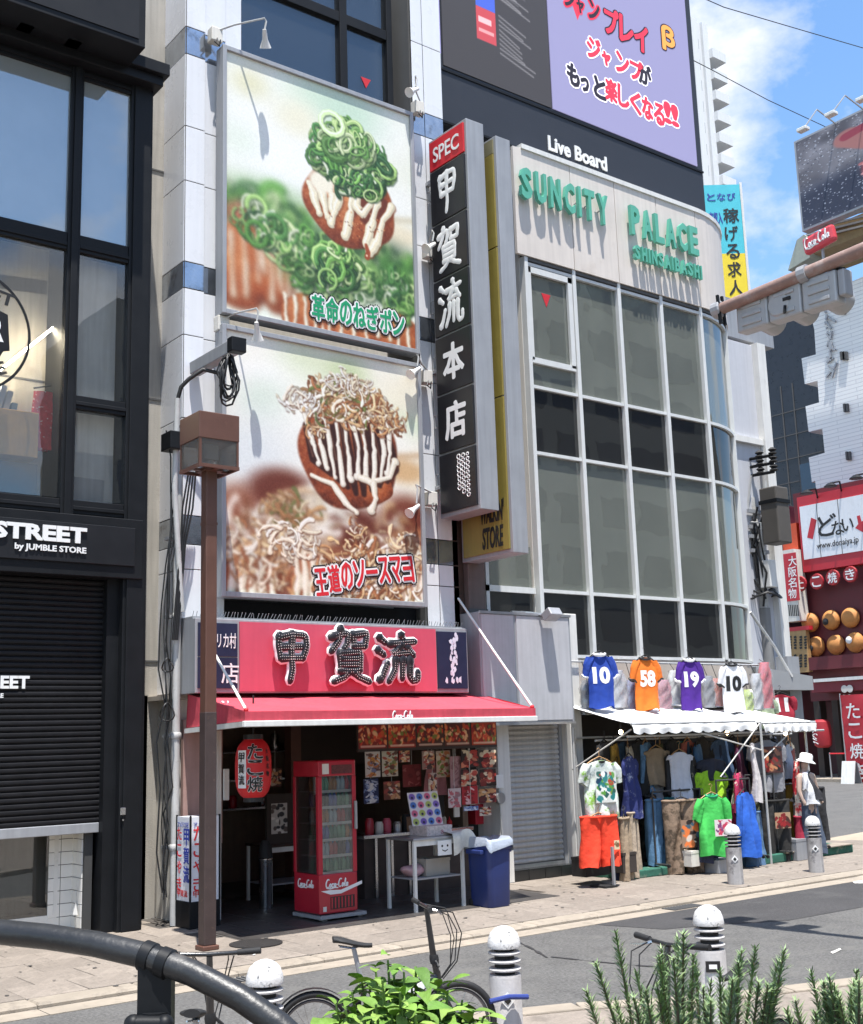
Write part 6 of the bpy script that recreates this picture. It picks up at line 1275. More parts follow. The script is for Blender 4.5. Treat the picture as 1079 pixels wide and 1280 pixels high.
# jerseys along the top, hooked on the mullions
for px, py, sc_, col, num, nc, tr, lb, w in ((749,815,1,(.012,.05,.32),'10','letter_white','letter_white','blue sports jersey with a white number hung over the left end of the awning',.52),(806,820,1,(.75,.17,.015),'58','letter_white','letter_black','orange sports jersey numbered in white hung above the awning',.54),(861,822,1,(.06,.012,.22),'19','letter_white','letter_white','purple sports jersey with white cuffs hung above the awning',.50),(914,828,1,(.70,.70,.72),'10','letter_black','letter_black','white sports jersey with dark trim hung above the awning',.52)):
    p = WY(px, py, 13.98); garment('jersey', lb, (p.x, 13.98, p.z-.03), random.uniform(-.1,.25), cloth('jersey_cloth', col, .12), 'jerseys hung above the stall awning', num, nc, M[tr], w=w*.86, h=.88, d=.055, seed=int(px), sleeve=.30, stiff=.8, slim=.9)
def wrapped(label, px, py, h, w, col, y=14.25):
    p = WY(px, py, y); t = thing('wrapped_garment', label, 'wrapped clothes', (p.x,y,p.z), 'bagged garments above the stall awning')
    P = []
    for i in range(9): f = i/8; P.append([V(p.x+w/2*(.55+.45*min(1,f*4))*math.cos(a)*(1+.05*math.sin(5*a+i)), y+.07*math.sin(a)*(1+.4*math.sin(4*a+2*i)), p.z-h*f) for a in [2*PI*k/16 for k in range(16)]])
    b = MB(); b.grid(P[::-1], True); part('garment', b, cloth('bagged_cloth', col, .3, sc=14), t, smooth=70)
    b = MB(); b.grid([[V(p.x+(q.x-p.x)*1.12, y+(q.y-y)*1.35, q.z-.02*(i > 6)) for q in R_] for i, R_ in enumerate(P)][::-1], True); part('plastic_bag', b, PLASTIC, t, smooth=70); b = MB(); b.tube([(p.x,y,p.z),(p.x,y+.1,max(p.z+.06,3.45))], .006, 4); part('hook', b, M['cable'], t)
PLASTIC = bpy.data.materials.new('clear_plastic_bag'); PLASTIC.use_nodes = True
_t = PLASTIC.node_tree; _t.nodes.remove(_t.nodes['Principled BSDF']); _tr = _t.nodes.new('ShaderNodeBsdfTransparent'); _gl = _t.nodes.new('ShaderNodeBsdfGlossy'); _gl.inputs['Roughness'].default_value = .25; _df = _t.nodes.new('ShaderNodeBsdfDiffuse'); _df.inputs[0].default_value = (.75,.76,.78,1); _m1 = _t.nodes.new('ShaderNodeMixShader'); _m1.inputs[0].default_value = .22; _m2 = _t.nodes.new('ShaderNodeMixShader'); _m2.inputs[0].default_value = .12
_t.links.new(_tr.outputs[0], _m1.inputs[1]); _t.links.new(_df.outputs[0], _m1.inputs[2]); _t.links.new(_m1.outputs[0], _m2.inputs[1]); _t.links.new(_gl.outputs[0], _m2.inputs[2]); _t.links.new(_m2.outputs[0], _t.nodes['Material Output'].inputs[0])
for lb, px, py, h, w, col in (('bagged grey garment between the blue and orange jerseys',771,838,.62,.4,(.45,.46,.5)),('bagged blue garment behind the left sleeve of the orange jersey',789,850,.5,.3,(.1,.12,.3)),('bagged rose garment right of the orange jersey',829,850,.5,.36,(.42,.12,.16)),('bagged white garment left of the purple jersey',843,838,.6,.34,(.6,.62,.6)),('bagged dark grey garment right of the purple jersey',884,845,.55,.3,(.14,.14,.16)),('bagged red and orange garment left of the white jersey',896,848,.5,.28,(.5,.1,.05)),('bagged lime garment below the right sleeve of the white jersey',934,862,.42,.24,(.42,.55,.06)),('bagged silver garment right of the white jersey',944,842,.66,.28,(.5,.5,.52)),('bagged bright red garment at the right end above the awning',955,828,.86,.34,(.62,.02,.05)),('bagged dark garment behind the blue jersey at the left end',734,850,.55,.3,(.1,.11,.13))): wrapped(lb, px, py, h, w, col)
# what hangs and stands below
def at(px, py, y): p = WY(px, py, y); return (p.x, y, p.z)
multi = cloth('patterned_cloth', (.62,.66,.66), .25, ((.02,.25,.22), 9, .48, .56), 14)
multi2 = cloth('patchwork_print', (.5,.5,.45), .5, ((.12,.3,.04), 10, .5, .6), 20)
arr = scribble(70,70,(210,214,208),[(30,120,120),(20,60,90),(180,70,50),(90,150,60),(240,240,235),(40,90,80)],60,31,3)
garment('tee', 'white shirt printed in green and teal hung at the left post of the stall', at(749,950,13.1), .25, cloth('white_green_print', (.62,.66,.62), .15, ((.22,.42,.06), 6, .52, .62)), tag=(arr,(-.2,-.62,.38,.46)), w=.6, h=.82, d=.1, seed=3, sleeve=.26, trim=M['letter_black'], hm=MH)
garment('shorts', 'bright orange red shorts with a paper tag hung low at the left end', at(748,1020,13.0), .2, cloth('orange_red_cloth', (.80,.055,.02), .1), tag=(scribble(24,30,(214,196,160),[(120,90,60)],8,33),(.14,-.48,.09,.13)), w=.62, h=.72, d=.11, short=True, seed=4, hm=MH)
garment('tee', 'dark blue and white checked shirt hanging sideways left of the entrance', at(786,945,13.4), .7, cloth('blue_check', (.02,.03,.14), .2, ((.5,.53,.62), 5, .55, .68)), w=.4, h=.95, d=.1, seed=5, sleeve=.2)
garment('tee', 'black long sleeved shirt behind the white and green printed shirt', at(772,960,13.7), .9, cloth('black_cloth', (.02,.02,.022)), w=.4, h=.9, d=.1, seed=6, longs=True)
for i, (px, py, col, h, lb) in enumerate(((780,1022,(.33,.25,.17),1.0,'tan trousers hanging beside the orange red shorts'),(790,1015,(.40,.32,.24),1.05,'pale brown trousers right of the tan trousers'),(770,1030,(.03,.035,.08),.95,'navy trousers behind the orange red shorts'))): garment('pants', lb, at(px,py,13.25+.1*i), .9, cloth('trouser_cloth', col, .2), w=.34, h=h*.93, d=.07, seed=10+i)
garment('pants', 'dark camouflage trousers hanging inside the stall entrance', at(815,1002,13.8), .2, cloth('dark_camo', (.07,.06,.045), .3, ((.02,.02,.018), 7, .45, .55)), w=.5, h=1.0, d=.1, seed=14)
garment('pants', 'tan camouflage trousers with a printed patch in the middle of the stall', at(851,1000,13.15), .05, cloth('tan_camo', (.23,.16,.11), .3, ((.08,.055,.035), 6, .5, .58)), tag=(scribble(60,60,(150,120,100),[(230,120,60),(60,90,110),(220,210,200),(40,30,30)],26,35,4),(-.12,-.72,.44,.42)), w=.66, h=1.12, d=.12, seed=15, spread=.03)
garment('vest', 'tan vest hanging high inside the stall left of the white vest', at(820,935,13.7), .2, cloth('tan_cloth', (.27,.2,.13)), w=.42, h=.6, d=.07, seed=16, sleeve=.04, hm=MH)
garment('vest', 'grey vest tucked under the tan vest inside the stall', at(818,980,13.8), .3, cloth('grey_lilac_cloth', (.36,.36,.4)), w=.44, h=.36, d=.07, seed=17, sleeve=.04, hang=False)
garment('vest', 'white vest hanging under the middle of the long awning', at(849,940,13.45), .1, cloth('white_vest_cloth', (.58,.58,.63), .08), w=.40, h=.80, d=.08, seed=18, sleeve=.05, hm=MH)
garment('tee', 'black jacket with a patterned strip right of the white vest', at(865,945,13.6), 1.0, cloth('black_floral', (.025,.025,.025), .2, ((.5,.48,.3), 10, .58, .64)), w=.5, h=.95, d=.1, seed=19, longs=True)
garment('tee', 'black jacket left of the white vest inside the stall', at(836,942,13.7), 1.0, cloth('black_cloth_2', (.018,.018,.02)), w=.5, h=.95, d=.1, seed=20, longs=True)
garment('tee', 'blue denim jacket hanging behind the lime green top', at(872,930,13.8), .9, cloth('denim_blue', (.05,.13,.26), .2), w=.46, h=.85, d=.1, seed=22, longs=True)
garment('tee', 'dark cap shaped bundle of navy cloth above the lime green top', at(888,948,13.4), .2, cloth('navy_cloth', (.02,.022,.035)), w=.5, h=.34, d=.13, seed=23, sleeve=.08, hang=False)
garment('tee', 'lime green top hanging behind the bright green polo shirt', at(888,962,13.35), .15, cloth('lime_cloth', (.30,.55,.02), .25, ((.1,.25,.02), 7, .55, .65)), w=.54, h=.66, d=.1, seed=24, sleeve=.2)
garment('tee', 'bright green polo shirt with a printed card on its front', at(889,994,12.75), .1, cloth('green_polo_cloth', (.06,.50,.09), .08), tag=(scribble(60,46,(220,206,206),[(180,40,70),(200,60,90),(120,60,110)],22,37,2),(-.07,-.62,.31,.25)), w=.52, h=.92, d=.1, seed=25, sleeve=.3, trim=M['letter_green'], hm=MH)
garment('tee', 'dark navy shirt on the rack just left of the bright green polo shirt', at(879,1000,12.95), .7, cloth('navy_cloth_2', (.03,.035,.07)), w=.5, h=.95, d=.1, seed=26)
garment('tee', 'shiny royal blue jacket on the rack right of the green polo shirt', at(930,990,12.85), .6, cloth('royal_blue_satin', (.02,.11,.5), .15), w=.46, h=1.02, d=.13, seed=27, longs=True)
garment('tee', 'red and white striped jacket beside the royal blue jacket', at(921,965,13.1), .9, cloth('crimson_cloth', (.4,.02,.08), .2, ((.7,.62,.5), 4, .58, .62)), w=.4, h=.9, d=.1, seed=28, longs=True)
for i, (px, col) in enumerate(((937,(.06,.12,.22)),(944,(.09,.17,.29)),(930,(.07,.15,.26)))): garment('pants', ('dark','pale','mid blue')[i]+' denim jeans hanging under the royal blue jacket', at(px,1010+4*i,12.95+.1*i), .9, cloth('jean_denim', col, .3, ((.2,.28,.38), 9, .6, .75)), w=.34, h=.92, d=.09, seed=30+i)
garment('tee', 'grey shirt with a red and black print hung in the right opening', at(957,925,13.15), .1, cloth('grey_tee_cloth', (.26,.26,.28), .08), tag=(scribble(60,60,(70,40,38),[(150,40,36),(30,24,24),(190,130,90),(90,60,50)],36,39,3),(-.2,-.55,.4,.44)), w=.62, h=.86, d=.1, seed=33, sleeve=.26)
garment('pants', 'black trousers with a red printed card in the right opening', at(966,1000,13.1), .05, cloth('black_cord', (.022,.021,.02), .25), tag=(scribble(52,46,(170,140,110),[(150,30,34),(120,24,28),(60,30,26)],26,41,3),(-.1,-.46,.3,.26)), w=.62, h=1.02, d=.12, seed=34, spread=.0)
garment('tee', 'pale blue shirt hanging under the short awning', at(984,930,13.3), .8, cloth('pale_blue_cloth', (.4,.45,.55), .1), w=.42, h=.6, d=.08, seed=35)
garment('tee', 'white and red floral banner like shirt at the right end of the stall', at(995,950,13.0), .9, cloth('floral_red_white', (.65,.6,.5), .15, ((.6,.03,.04), 4, .5, .56)), w=.30, h=.95, d=.09, seed=36, sleeve=.1)
garment('pants', 'dark red trousers at the right end of the stall', at(998,1020,13.0), .9, cloth('dark_red_cloth', (.30,.015,.04), .15), w=.30, h=.95, d=.08, seed=37)
garment('tee', 'brown shirt deep inside the stall under the long awning', at(905,930,14.2), .5, cloth('brown_cloth', (.2,.08,.05), .2), w=.5, h=.7, d=.1, seed=38)
garment('tee', 'charcoal jacket deep inside the stall behind the white vest', at(800,945,14.2), .2, cloth('charcoal_cloth', (.03,.03,.032)), w=.55, h=1.0, d=.1, seed=39, longs=True)
garment('pants', 'black trousers hanging behind the royal blue jacket', at(905,1005,13.6), .3, cloth('black_trouser', (.018,.018,.02)), w=.46, h=1.0, d=.1, seed=40)
garment('tee', 'white towel like vest tied to the stall post', at(941,930,13.0), 1.0, cloth('white_towel', (.6,.56,.55), .1), w=.26, h=.95, d=.06, seed=42, sleeve=.05, hang=False)
# dense rows on the inner rails
PALC = [(.02,.02,.022),(.03,.03,.05),(.05,.04,.03),(.12,.08,.05),(.02,.05,.09),(.25,.22,.18),(.015,.015,.015),(.1,.02,.03),(.04,.045,.04),(.3,.3,.32),(.02,.03,.06),(.07,.05,.04)]
WORD = ['black','navy','dark brown','brown','dark teal blue','stone coloured','jet black','wine red','olive grey','light grey','midnight blue','umber']
for i in range(36):
    k = i % 12; x = 14.1+.134*i; up_row = i % 2 == 0; y = 13.85+.12*(i % 3)
    garment('tee' if up_row else 'pants', '%s %s in the dark inner row of the stall, %s' % (WORD[k], 'shirt' if up_row else 'trousers', ('toward its left end','left of its middle','right of its middle','toward its right end')[min(3, i//9)]), (x, y, (2.12 if up_row else 1.22)), random.uniform(.5,1.2), cloth('row_cloth_%d' % i, PALC[k], .2), **(dict(w=.44, h=.85, d=.1, longs=k % 2 == 0, seed=100+i) if up_row else dict(w=.36, h=1.0, d=.09, seed=100+i)))
PALF = [('mustard',(.42,.25,.03)),('sky blue',(.16,.33,.55)),('rust red',(.32,.07,.03)),('forest green',(.03,.12,.06)),('lilac',(.3,.24,.42)),('cream',(.55,.5,.4)),('teal',(.02,.2,.22)),('coral',(.55,.16,.12)),('denim blue',(.06,.12,.24)),('sand',(.36,.28,.19)),('charcoal',(.04,.04,.045)),('olive',(.13,.13,.05)),('bone white',(.6,.58,.54)),('plum',(.16,.03,.1))]
XS = [(14.35,13.5,2.1),(14.62,13.45,2.05),(14.9,13.55,1.25),(15.1,13.5,2.1),(15.3,13.4,1.2),(15.45,13.5,2.08),(15.95,13.35,1.2),(16.15,13.5,2.1),(16.3,13.3,1.3),(16.75,13.3,1.25),(16.95,13.45,2.1),(17.25,13.3,2.0),(17.5,13.4,1.25),(17.9,13.45,2.1),(18.2,13.2,1.3),(18.55,13.2,2.0),(18.75,13.1,1.2),(14.75,13.35,1.2),(16.0,13.55,2.1),(17.1,13.15,1.2),(15.7,13.3,1.9),(18.4,13.05,1.9)]
for i, (x, y, z) in enumerate(XS):
    nm_, c_ = PALF[(i*5) % 14]; tp_ = z > 1.6; k = ('left end','left part','middle','right part','right end')[min(4, int((x-14)/1))]
    garment('tee' if tp_ else 'pants', '%s %s hung on the %s rail in the %s of the stall' % (nm_, ('shirt','jacket')[i % 2] if tp_ else 'trousers', 'upper' if tp_ else 'lower', k), (x,y+(.38 if tp_ else .12),z), random.uniform(.2,1.3), cloth('front_cloth_%d' % i, tuple(.62*q for q in c_), .25, ((c_[0]*.4,c_[1]*.4,c_[2]*.4), 6, .52, .6) if i % 3 == 0 else None), hm=MH if i % 2 else None, **(dict(w=.46, h=random.uniform(.65,.9), d=.1, longs=i % 2 == 1, seed=200+i) if tp_ else dict(w=.38, h=random.uniform(.9,1.02), d=.09, seed=200+i)))
# racks and small things on the ground of the stall
MPK = mat('dark_rack_metal', (.06,.06,.06), .45, metal=.3)
def rack(label, x0, x1, y, z):
    t = thing('clothes_rack', label, 'clothes rack', ((x0+x1)/2,y,.19), 'clothes racks of the stall')
    for x in (x0, x1):
        b = MB(); b.tube([(x,y,.24),(x,y,z)], .016, 6); b.tube([(x,y-.28,.22),(x,y+.28,.22)], .016, 6); part('upright', b, MPK, t, smooth=40)
        for s in (-1,1): b = MB(); b.lathe([(.02,-.012),(.03,-.012),(.03,.012),(.02,.012)], (x,y+s*.26,.205), 10, (1,0,0)); part('caster', b, M['rubber'], t)
    b = MB(); b.tube([(x0,y,z),(x1,y,z)], .016, 6); part('top_bar', b, MPK, t, smooth=40)
rack('low clothes rack carrying the camouflage trousers', 14.6, 15.75, 13.35, 1.32); rack('low clothes rack carrying the green polo shirt', 15.75, 16.6, 13.0, 1.45); rack('low clothes rack carrying the royal blue jacket', 16.55, 17.3, 13.05, 1.5); rack('low clothes rack in the right opening of the stall', 17.4, 18.5, 13.15, 1.3)
for i, (px, py, y, w, h, m, lb) in enumerate(((866,1062,12.95,.2,.24,'cream','pale box standing on the ground below the tan camouflage trousers'),(785,1085,13.2,.3,.3,'dark','dark crate on the ground below the tan trousers'),(905,1075,12.75,.4,.2,'alu_matt','grey base block under the bright green polo shirt'),(745,1098,13.3,.5,.28,'rubber','black crate under the orange red shorts'),(1000,1050,12.9,.35,.35,'alu_matt','pale bundle on the ground beside the mannequin'))):
    p = WY(px, py, y); crate(lb, p.x, y+.1, .0+(.05 if y < 12.95 else .17), w, .3, h, M[m], 'ground_box')
t = thing('striped_post_foot', 'thin grey metal leg standing in front of the orange red shorts', 'post', (0,0,0)); p = WZ(768,1109,SW_Z); t.location = p; ORIG[t.name] = p.copy()
b = MB(); b.box(p.x-.018, p.x+.018, p.y-.018, p.y+.018, SW_Z, .62); part('leg', b, M['alu_matt'], t); b = MB(); b.box(p.x-.2,p.x+.05,p.y-.02,p.y+.3,SW_Z,SW_Z+.03); part('foot', b, M['rubber'], t)
# mannequin at the right end
t = thing('mannequin', 'mannequin in a white hat, dark vest and jeans at the right end of the stall', 'mannequin', (0,0,0)); p = WZ(1013,1062,SW_Z); mx_, my = WY(1010,1000,12.9).x, 12.9; t.location = (mx_,my,SW_Z); ORIG[t.name] = V(mx_,my,SW_Z)
zt_ = WY(1006,943,my).z; S_ = (zt_-SW_Z)/1.78
def Mz(z): return SW_Z+z*S_
me = bpy.data.meshes.new('body'); sk = [((0,0,.95),.14,-1),((0,0,1.15),.13,0),((0,.0,1.38),.15,1),((0,.02,1.52),.055,2),((0,0,1.66),.10,3),((.19,0,1.42),.06,2),((.26,-.02,1.14),.045,5),((.25,-.12,.92),.035,6),((-.19,0,1.42),.06,2),((-.26,-.02,1.14),.045,8),((-.25,-.12,.92),.035,9),((.09,0,.85),.11,0),((.10,0,.48),.07,11),((.11,.02,.08),.045,12),((.12,-.12,.03),.035,13),((-.09,0,.85),.11,0),((-.10,-.02,.48),.07,15),((-.11,.0,.08),.045,16),((-.12,-.14,.03),.035,17)]
me.from_pydata([((x)*S_, y*S_, z*S_) for (x,y,z), r, p_ in sk], [(p_, i) for i, (_, r, p_) in enumerate(sk) if p_ >= 0], [])
o = finish('body', me, mat('mannequin_skin', (.45,.33,.27), .5), t, None, ORIG[t.name].copy())
md = o.modifiers.new('skin','SKIN'); 
for i, (_, r, p_) in enumerate(sk): sv_ = me.skin_vertices[0].data[i] if me.skin_vertices else None; 
if me.skin_vertices:
    for i, (_, r, p_) in enumerate(sk): me.skin_vertices[0].data[i].radius = (r*S_, r*S_*.8); me.skin_vertices[0].data[i].use_root = (i == 0)
ss = o.modifiers.new('sub','SUBSURF'); ss.levels = ss.render_levels = 1
for nm_, w_, h_, d_, sl_, m_, zo in (('white_shirt', .47, .58, .13, .24, cloth('white_shirt_cloth', (.68,.68,.70)), 1.50), ('dark_vest', .40, .50, .17, .02, cloth('dark_vest_cloth', (.025,.025,.03)), 1.49)):
    b = tee_mesh(w=w_*S_, h=h_*S_, d=d_, seed=50, sleeve=sl_); b.v = [(x*.85-y*.5+mx_, x*.5+y*.85+my, z+Mz(zo)) for x, y, z in b.v]; part(nm_, b, m_, t, smooth=70)
b = pants_mesh(w=.42*S_, h=.92*S_, d=.14, seed=51); b.v = [(x+mx_, y+my, z+Mz(1.0)) for x, y, z in b.v]; part('jeans', b, cloth('dark_jeans', (.06,.08,.12), .25), t, smooth=70)
b = MB(); b.lathe([(.17,-.02),(.175,-.01),(.115,.03),(.11,.11),(.085,.14),(.0,.15)], (mx_,my-.02,Mz(1.66)), 18, (.15,-.15,1)); part('hat', b, M['letter_white'], t, smooth=40)

# ---------------------------------------------------------------- bollards
MBO = mat('bollard_concrete', (.30,.29,.29), .75, var=.15, sc=6, bump=.25, streak=.3, grime=((.09,.085,.09), 7, .5, .68))
MBP = mat('bollard_pale', (.50,.48,.47), .65, var=.1, sc=6, bump=.15, streak=.12, grime=((.25,.2,.18), 12, .62, .75))
MDO = mat('bollard_dome', (.62,.61,.6), .6, var=.12, sc=10, bump=.2, grime=((.10,.10,.10), 22, .57, .66))
def bollard(label, loc, mb_, emblem):
    t = thing('bollard', label, 'bollard', loc, 'bollards with ringed necks and white domes'); x, y, z = loc; r = .115
    b = MB(); b.lathe([(r*1.04,-.02),(r*1.04,.02),(r,.03),(r,.50),(r*.97,.52),(0,.52)], loc, 22); sh = part('post', b, mb_, t, smooth=40)
    b = MB(); b.lathe([(r*.62,.52),(r*.62,.70)], loc, 16); part('neck', b, M['rubber'], t, smooth=40)
    for k in range(3): b = MB(); zz_ = .545+k*.055; b.lathe([(r*.6,zz_),(r*1.0,zz_+.002),(r*1.02,zz_+.012),(r*.95,zz_+.02),(r*.6,zz_+.022)], loc, 22); part('ring', b, mb_, t, smooth=30)
    b = MB(); b.lathe([(r*.62,.70),(r*1.02,.70),(r*1.05,.715),(r*1.0,.755),(r*.85,.80),(r*.55,.832),(r*.25,.845),(0,.848)], loc, 22); part('dome', b, MDO, t, smooth=50)
    a = math.atan2(-x, -y)*0+math.atan2(y, x)+PI; d = V(math.cos(a+.1),math.sin(a+.1),0); s = V(-d.y,d.x,0)
    if emblem == 'square':
        b = MB(); b.obox(V(x,y,z+.41)+d*(r+.002), s*.055, d*.004, V(0,0,.04)); e = part('emblem', b, M['letter_black'], sh); b = MB(); b.obox(V(x,y,z+.41)+d*(r+.006), s*.03, d*.002, V(0,0,.016)); part('emblem_centre', b, M['letter_white'], e)
    else:
        b = MB(); b.prism([(-.05,0),(0,.055),(.05,0),(0,-.055)], V(x,y,z+.36)+d*(r+.004), s, (0,0,1), .006); e = part('emblem', b, M['letter_white'], sh); b = MB(); b.prism([(-.025,0),(0,.028),(.025,0),(0,-.028)], V(x,y,z+.36)+d*(r+.008), s, (0,0,1), .004); part('emblem_centre', b, M['letter_black'], e)
    return t
for px, py, pz, m_, e_, lb in ((920,1105,SW_Z,MBO,'d','stained grey bollard on the far pavement in front of the green polo shirt'),(1021,1090,SW_Z,MBO,'d','grey bollard at the far right of the far pavement'),):
    p = WZ(px, py, pz); bollard(lb, (p.x,p.y,pz), m_, e_)
p = WZ(1021,1090,SW_Z)
for px, py, lb, e_ in ((884,1131,'pale bollard with a square emblem rising behind the rosemary','square'),(629,1157,'pale bollard behind the front wheel of the folding bicycle','d'),(331,1199,'pale bollard mostly hidden behind the black rail and the bicycle','d')):
    p = WZ(px, py, .07+.848); bollard(lb, (p.x,p.y,.07), MBP, e_)
p = WZ(1010,1020,0); pp = WX(1015, 960, 25.5); bollard('distant pale bollard beyond the stall at the corner of the cross street', (pp.x, pp.y, 0), MBO, 'd')
# ---------------------------------------------------------------- street lamp
p = WZ(259, 1187, SW_Z); lx, ly = p.x, p.y
t = thing('street_lamp', 'rust brown street lamp with a square lantern in front of the white building', 'street lamp', (lx,ly,SW_Z))
zt_ = WY(259,585,ly).z; hw = (WY(272,900,ly).x-WY(250,900,ly).x)/2*.72
b = MB(); b.box(lx-hw*.9, lx+hw*.9, ly-hw*.9, ly+hw*.9, SW_Z, zt_); part('post', b, M['rust_brown'], t, bevel=.012)
zl_ = WY(259,890,ly).z; b = MB(); b.box(lx-hw*.93, lx+hw*.93, ly-hw*.93, ly+hw*.93, SW_Z+.05, zl_); part('lower_section', b, mat('dull_brown', (.055,.036,.033), .55, var=.2, grime=((.16,.10,.07), 14, .6, .72)), t, 'darker dull brown lower section', bevel=.01)  # lower section of the post in a darker brown
b = MB(); b.box(lx-hw*1.25, lx+hw*1.25, ly-hw*1.25, ly+hw*1.25, SW_Z, SW_Z+.05); part('base_plate', b, M['rust_brown'], t, bevel=.01)
zz_ = WY(259,655,ly).z; b = MB(); b.box(lx-hw*.93, lx+hw*.93, ly-hw*.93, ly+hw*.93, zz_-.015, zz_+.015); part('joint_band', b, M['rust_brown'], t)
H1, H2, H3 = WY(258,588,ly).z, WY(258,555,ly).z, WY(258,522,ly).z
q = .262
b = MB(); b.prism([(-q,-q),(q,-q),(q,q),(-q,q)], (lx,ly,H3), (1,0,0), (0,1,0), H3-H2); b.v = [(lx+(x-lx)*(1.0 if z > H2+.01 else 1.0), y, z) for x, y, z in b.v]; part('hood', b, M['rust_brown'], t, bevel=.01)
for x, y in ((-1,-1),(1,-1),(1,1),(-1,1)): b = MB(); b.box(lx+x*(q-.02)-.014, lx+x*(q-.02)+.014, ly+y*(q-.02)-.014, ly+y*(q-.02)+.014, H1, H2); part('corner_bar', b, M['rust_brown'], t)
b = MB(); b.box(lx-q, lx+q, ly-q, ly-q+.03, H1-.02, H1+.02); b.box(lx-q, lx+q, ly+q-.03, ly+q, H1-.02, H1+.02); b.box(lx-q, lx-q+.03, ly-q+.03, ly+q-.03, H1-.02, H1+.02); b.box(lx+q-.03, lx+q, ly-q+.03, ly+q-.03, H1-.02, H1+.02); b.box(lx-.12,lx+.12,ly-.12,ly+.12,H1-.02,H1+.02); b.box(lx-q+.03,lx+q-.03,ly-.03,ly+.03,H1-.015,H1+.01); b.box(lx-.03,lx+.03,ly-q+.03,ly+q-.03,H1-.014,H1+.009); part('bottom_frame', b, M['rust_brown'], t)
LG = glass('lamp_glass', (.85,.84,.82), refl=.1, rough=.05, film=.10, filmcol=(.4,.38,.36))
for a in ((lx-q+.03,lx+q-.03,ly-q+.01,ly-q+.016),(lx-q+.03,lx+q-.03,ly+q-.016,ly+q-.01),(lx-q+.01,lx-q+.016,ly-q+.03,ly+q-.03),(lx+q-.016,lx+q-.01,ly-q+.03,ly+q-.03)): b = MB(); b.box(a[0],a[1],a[2],a[3],H1+.02,H2); part('lantern_pane', b, LG, t)
b = MB(); b.box(lx-.11, lx+.08, ly-.08, ly+.08, H2-.2, H2-.02); b.tube([(lx,ly,H1),(lx,ly,H2-.2)], .05, 10); part('lamp_unit', b, M['alu_matt'], t)
# ---------------------------------------------------------------- buildings across the cross street (facing -X)
BX = 46.0
def yz(px, py, x=BX): p = WX(px, py, x); return (-p.y, p.z)         # coordinates on a face looking to -X
def xprism(b, pix, x, depth): return b.prism([yz(a, c, x) for a, c in pix], (x,0,0), SU, SW, depth)
def xrect(b, px0, py0, px1, py1, x, depth):
    (u0, w1), (u1, _) = yz(px0, py0, x), yz(px1, py0, x); w0 = yz(px0, py1, x)[1]; return b.prism([(u0,w0),(u1,w0),(u1,w1),(u0,w1)], (x,0,0), SU, SW, depth)
t = thing('takoyaki_restaurant', 'dark red snack restaurant front with a big white sign across the cross street', 'restaurant', (BX,28,0))
MDR = mat('dark_red_wall', (.11,.012,.018), .6, var=.15); MREDB = mat('bright_red_band', (.50,.02,.035), .45, var=.05)
u0 = yz(1002,800)[0]; u1 = yz(1190,800)[0]; ztop = yz(1000,622)[1]
b = MB(); b.prism([(u0-.0,3.4),(u1,3.4),(u1,ztop+.3),(u0,ztop+.3)], (BX+.3,0,0), SU, SW, 6); part('upper_wall', b, MDR, t)
b = MB(); b.prism([(u0,0),(u1,0),(u1,3.4),(u0,3.4)], (BX+3.5,0,0), SU, SW, 1); part('back_wall', b, mat('dim_red_room', (.09,.02,.02), .8, var=.3, sc=1), t)
for px in (1017, 1040, 1090): u = yz(px,900)[0]; b = MB(); b.prism([(u-.15,.12),(u+.15,.12),(u+.15,3.4),(u-.15,3.4)], (BX+.3,0,0), SU, SW, .5); part('post', b, M['dark'], t)
zA, zB = yz(1003,716)[1], ztop; us0, us1 = yz(1001,660)[0], yz(1180,640)[0]
b = MB(); b.prism([(us0,zA),(us1,zA),(us1,zB),(us0,zB)], (BX-.1,0,0), SU, SW, .4); sg = part('sign_box', b, MREDB, t)
b = MB(); b.prism([(us0+.12,zA+.55),(us1,zA+.55),(us1,zB-.45),(us0+.12,zB-.45)], (BX-.13,0,0), SU, SW, .03); part('white_face', b, M['white_panel'], sg)
for px in (1025, 1052): u = yz(px,660)[0]; b = MB(); b.prism([(u,zA+.55),(u+.03,zA+.55),(u+.03,zB-.45),(u,zB-.45)], (BX-.135,0,0), SU, SW, .006); part('face_joint', b, M['seal'], sg)
for g, px, py, s in (('ど',1033,664,.95),('な',1050,662,.62),('い',1063,657,.55)): a = yz(px-7,py+8); text('lettering', g, (BX-.14,-a[0],a[1]), SU, SW, s, s, M['letter_black'], sg, depth=.01, bold=.04, wob=.02)
a = yz(1024,689); c = yz(1077,689); text('lettering', 'www.donaiya.jp', (BX-.14,-a[0],a[1]), SU, SW, c[0]-a[0], .36, M['letter_black'], sg, depth=.01)
b = MB(); xprism(b, ((1009,672),(1016,674),(1021,650),(1014,647)), BX-.135, .01); part('red_tag', b, MREDB, sg)
b = MB(); xprism(b, ((1069,660),(1073,655),(1071,645),(1075,644),(1077,652),(1084,648),(1090,660),(1080,666)), BX-.135, .01); part('red_figure', b, MREDB, sg)
for px, py in ((1008,613),(1038,604),(1070,594)):
    p = WX(px, py, BX-1.3); bb = MB(); bb.tube([(BX+.3,p.y+.5,p.z-.4),(BX-.6,p.y,p.z+.15),p], .04, 5); lp = part('lamp_arm', bb, M['black'], sg); bb = MB(); bb.lathe([(.12,0),(.3,-.14),(.28,-.16)], p, 10); part('lamp_shade', bb, M['black'], lp)
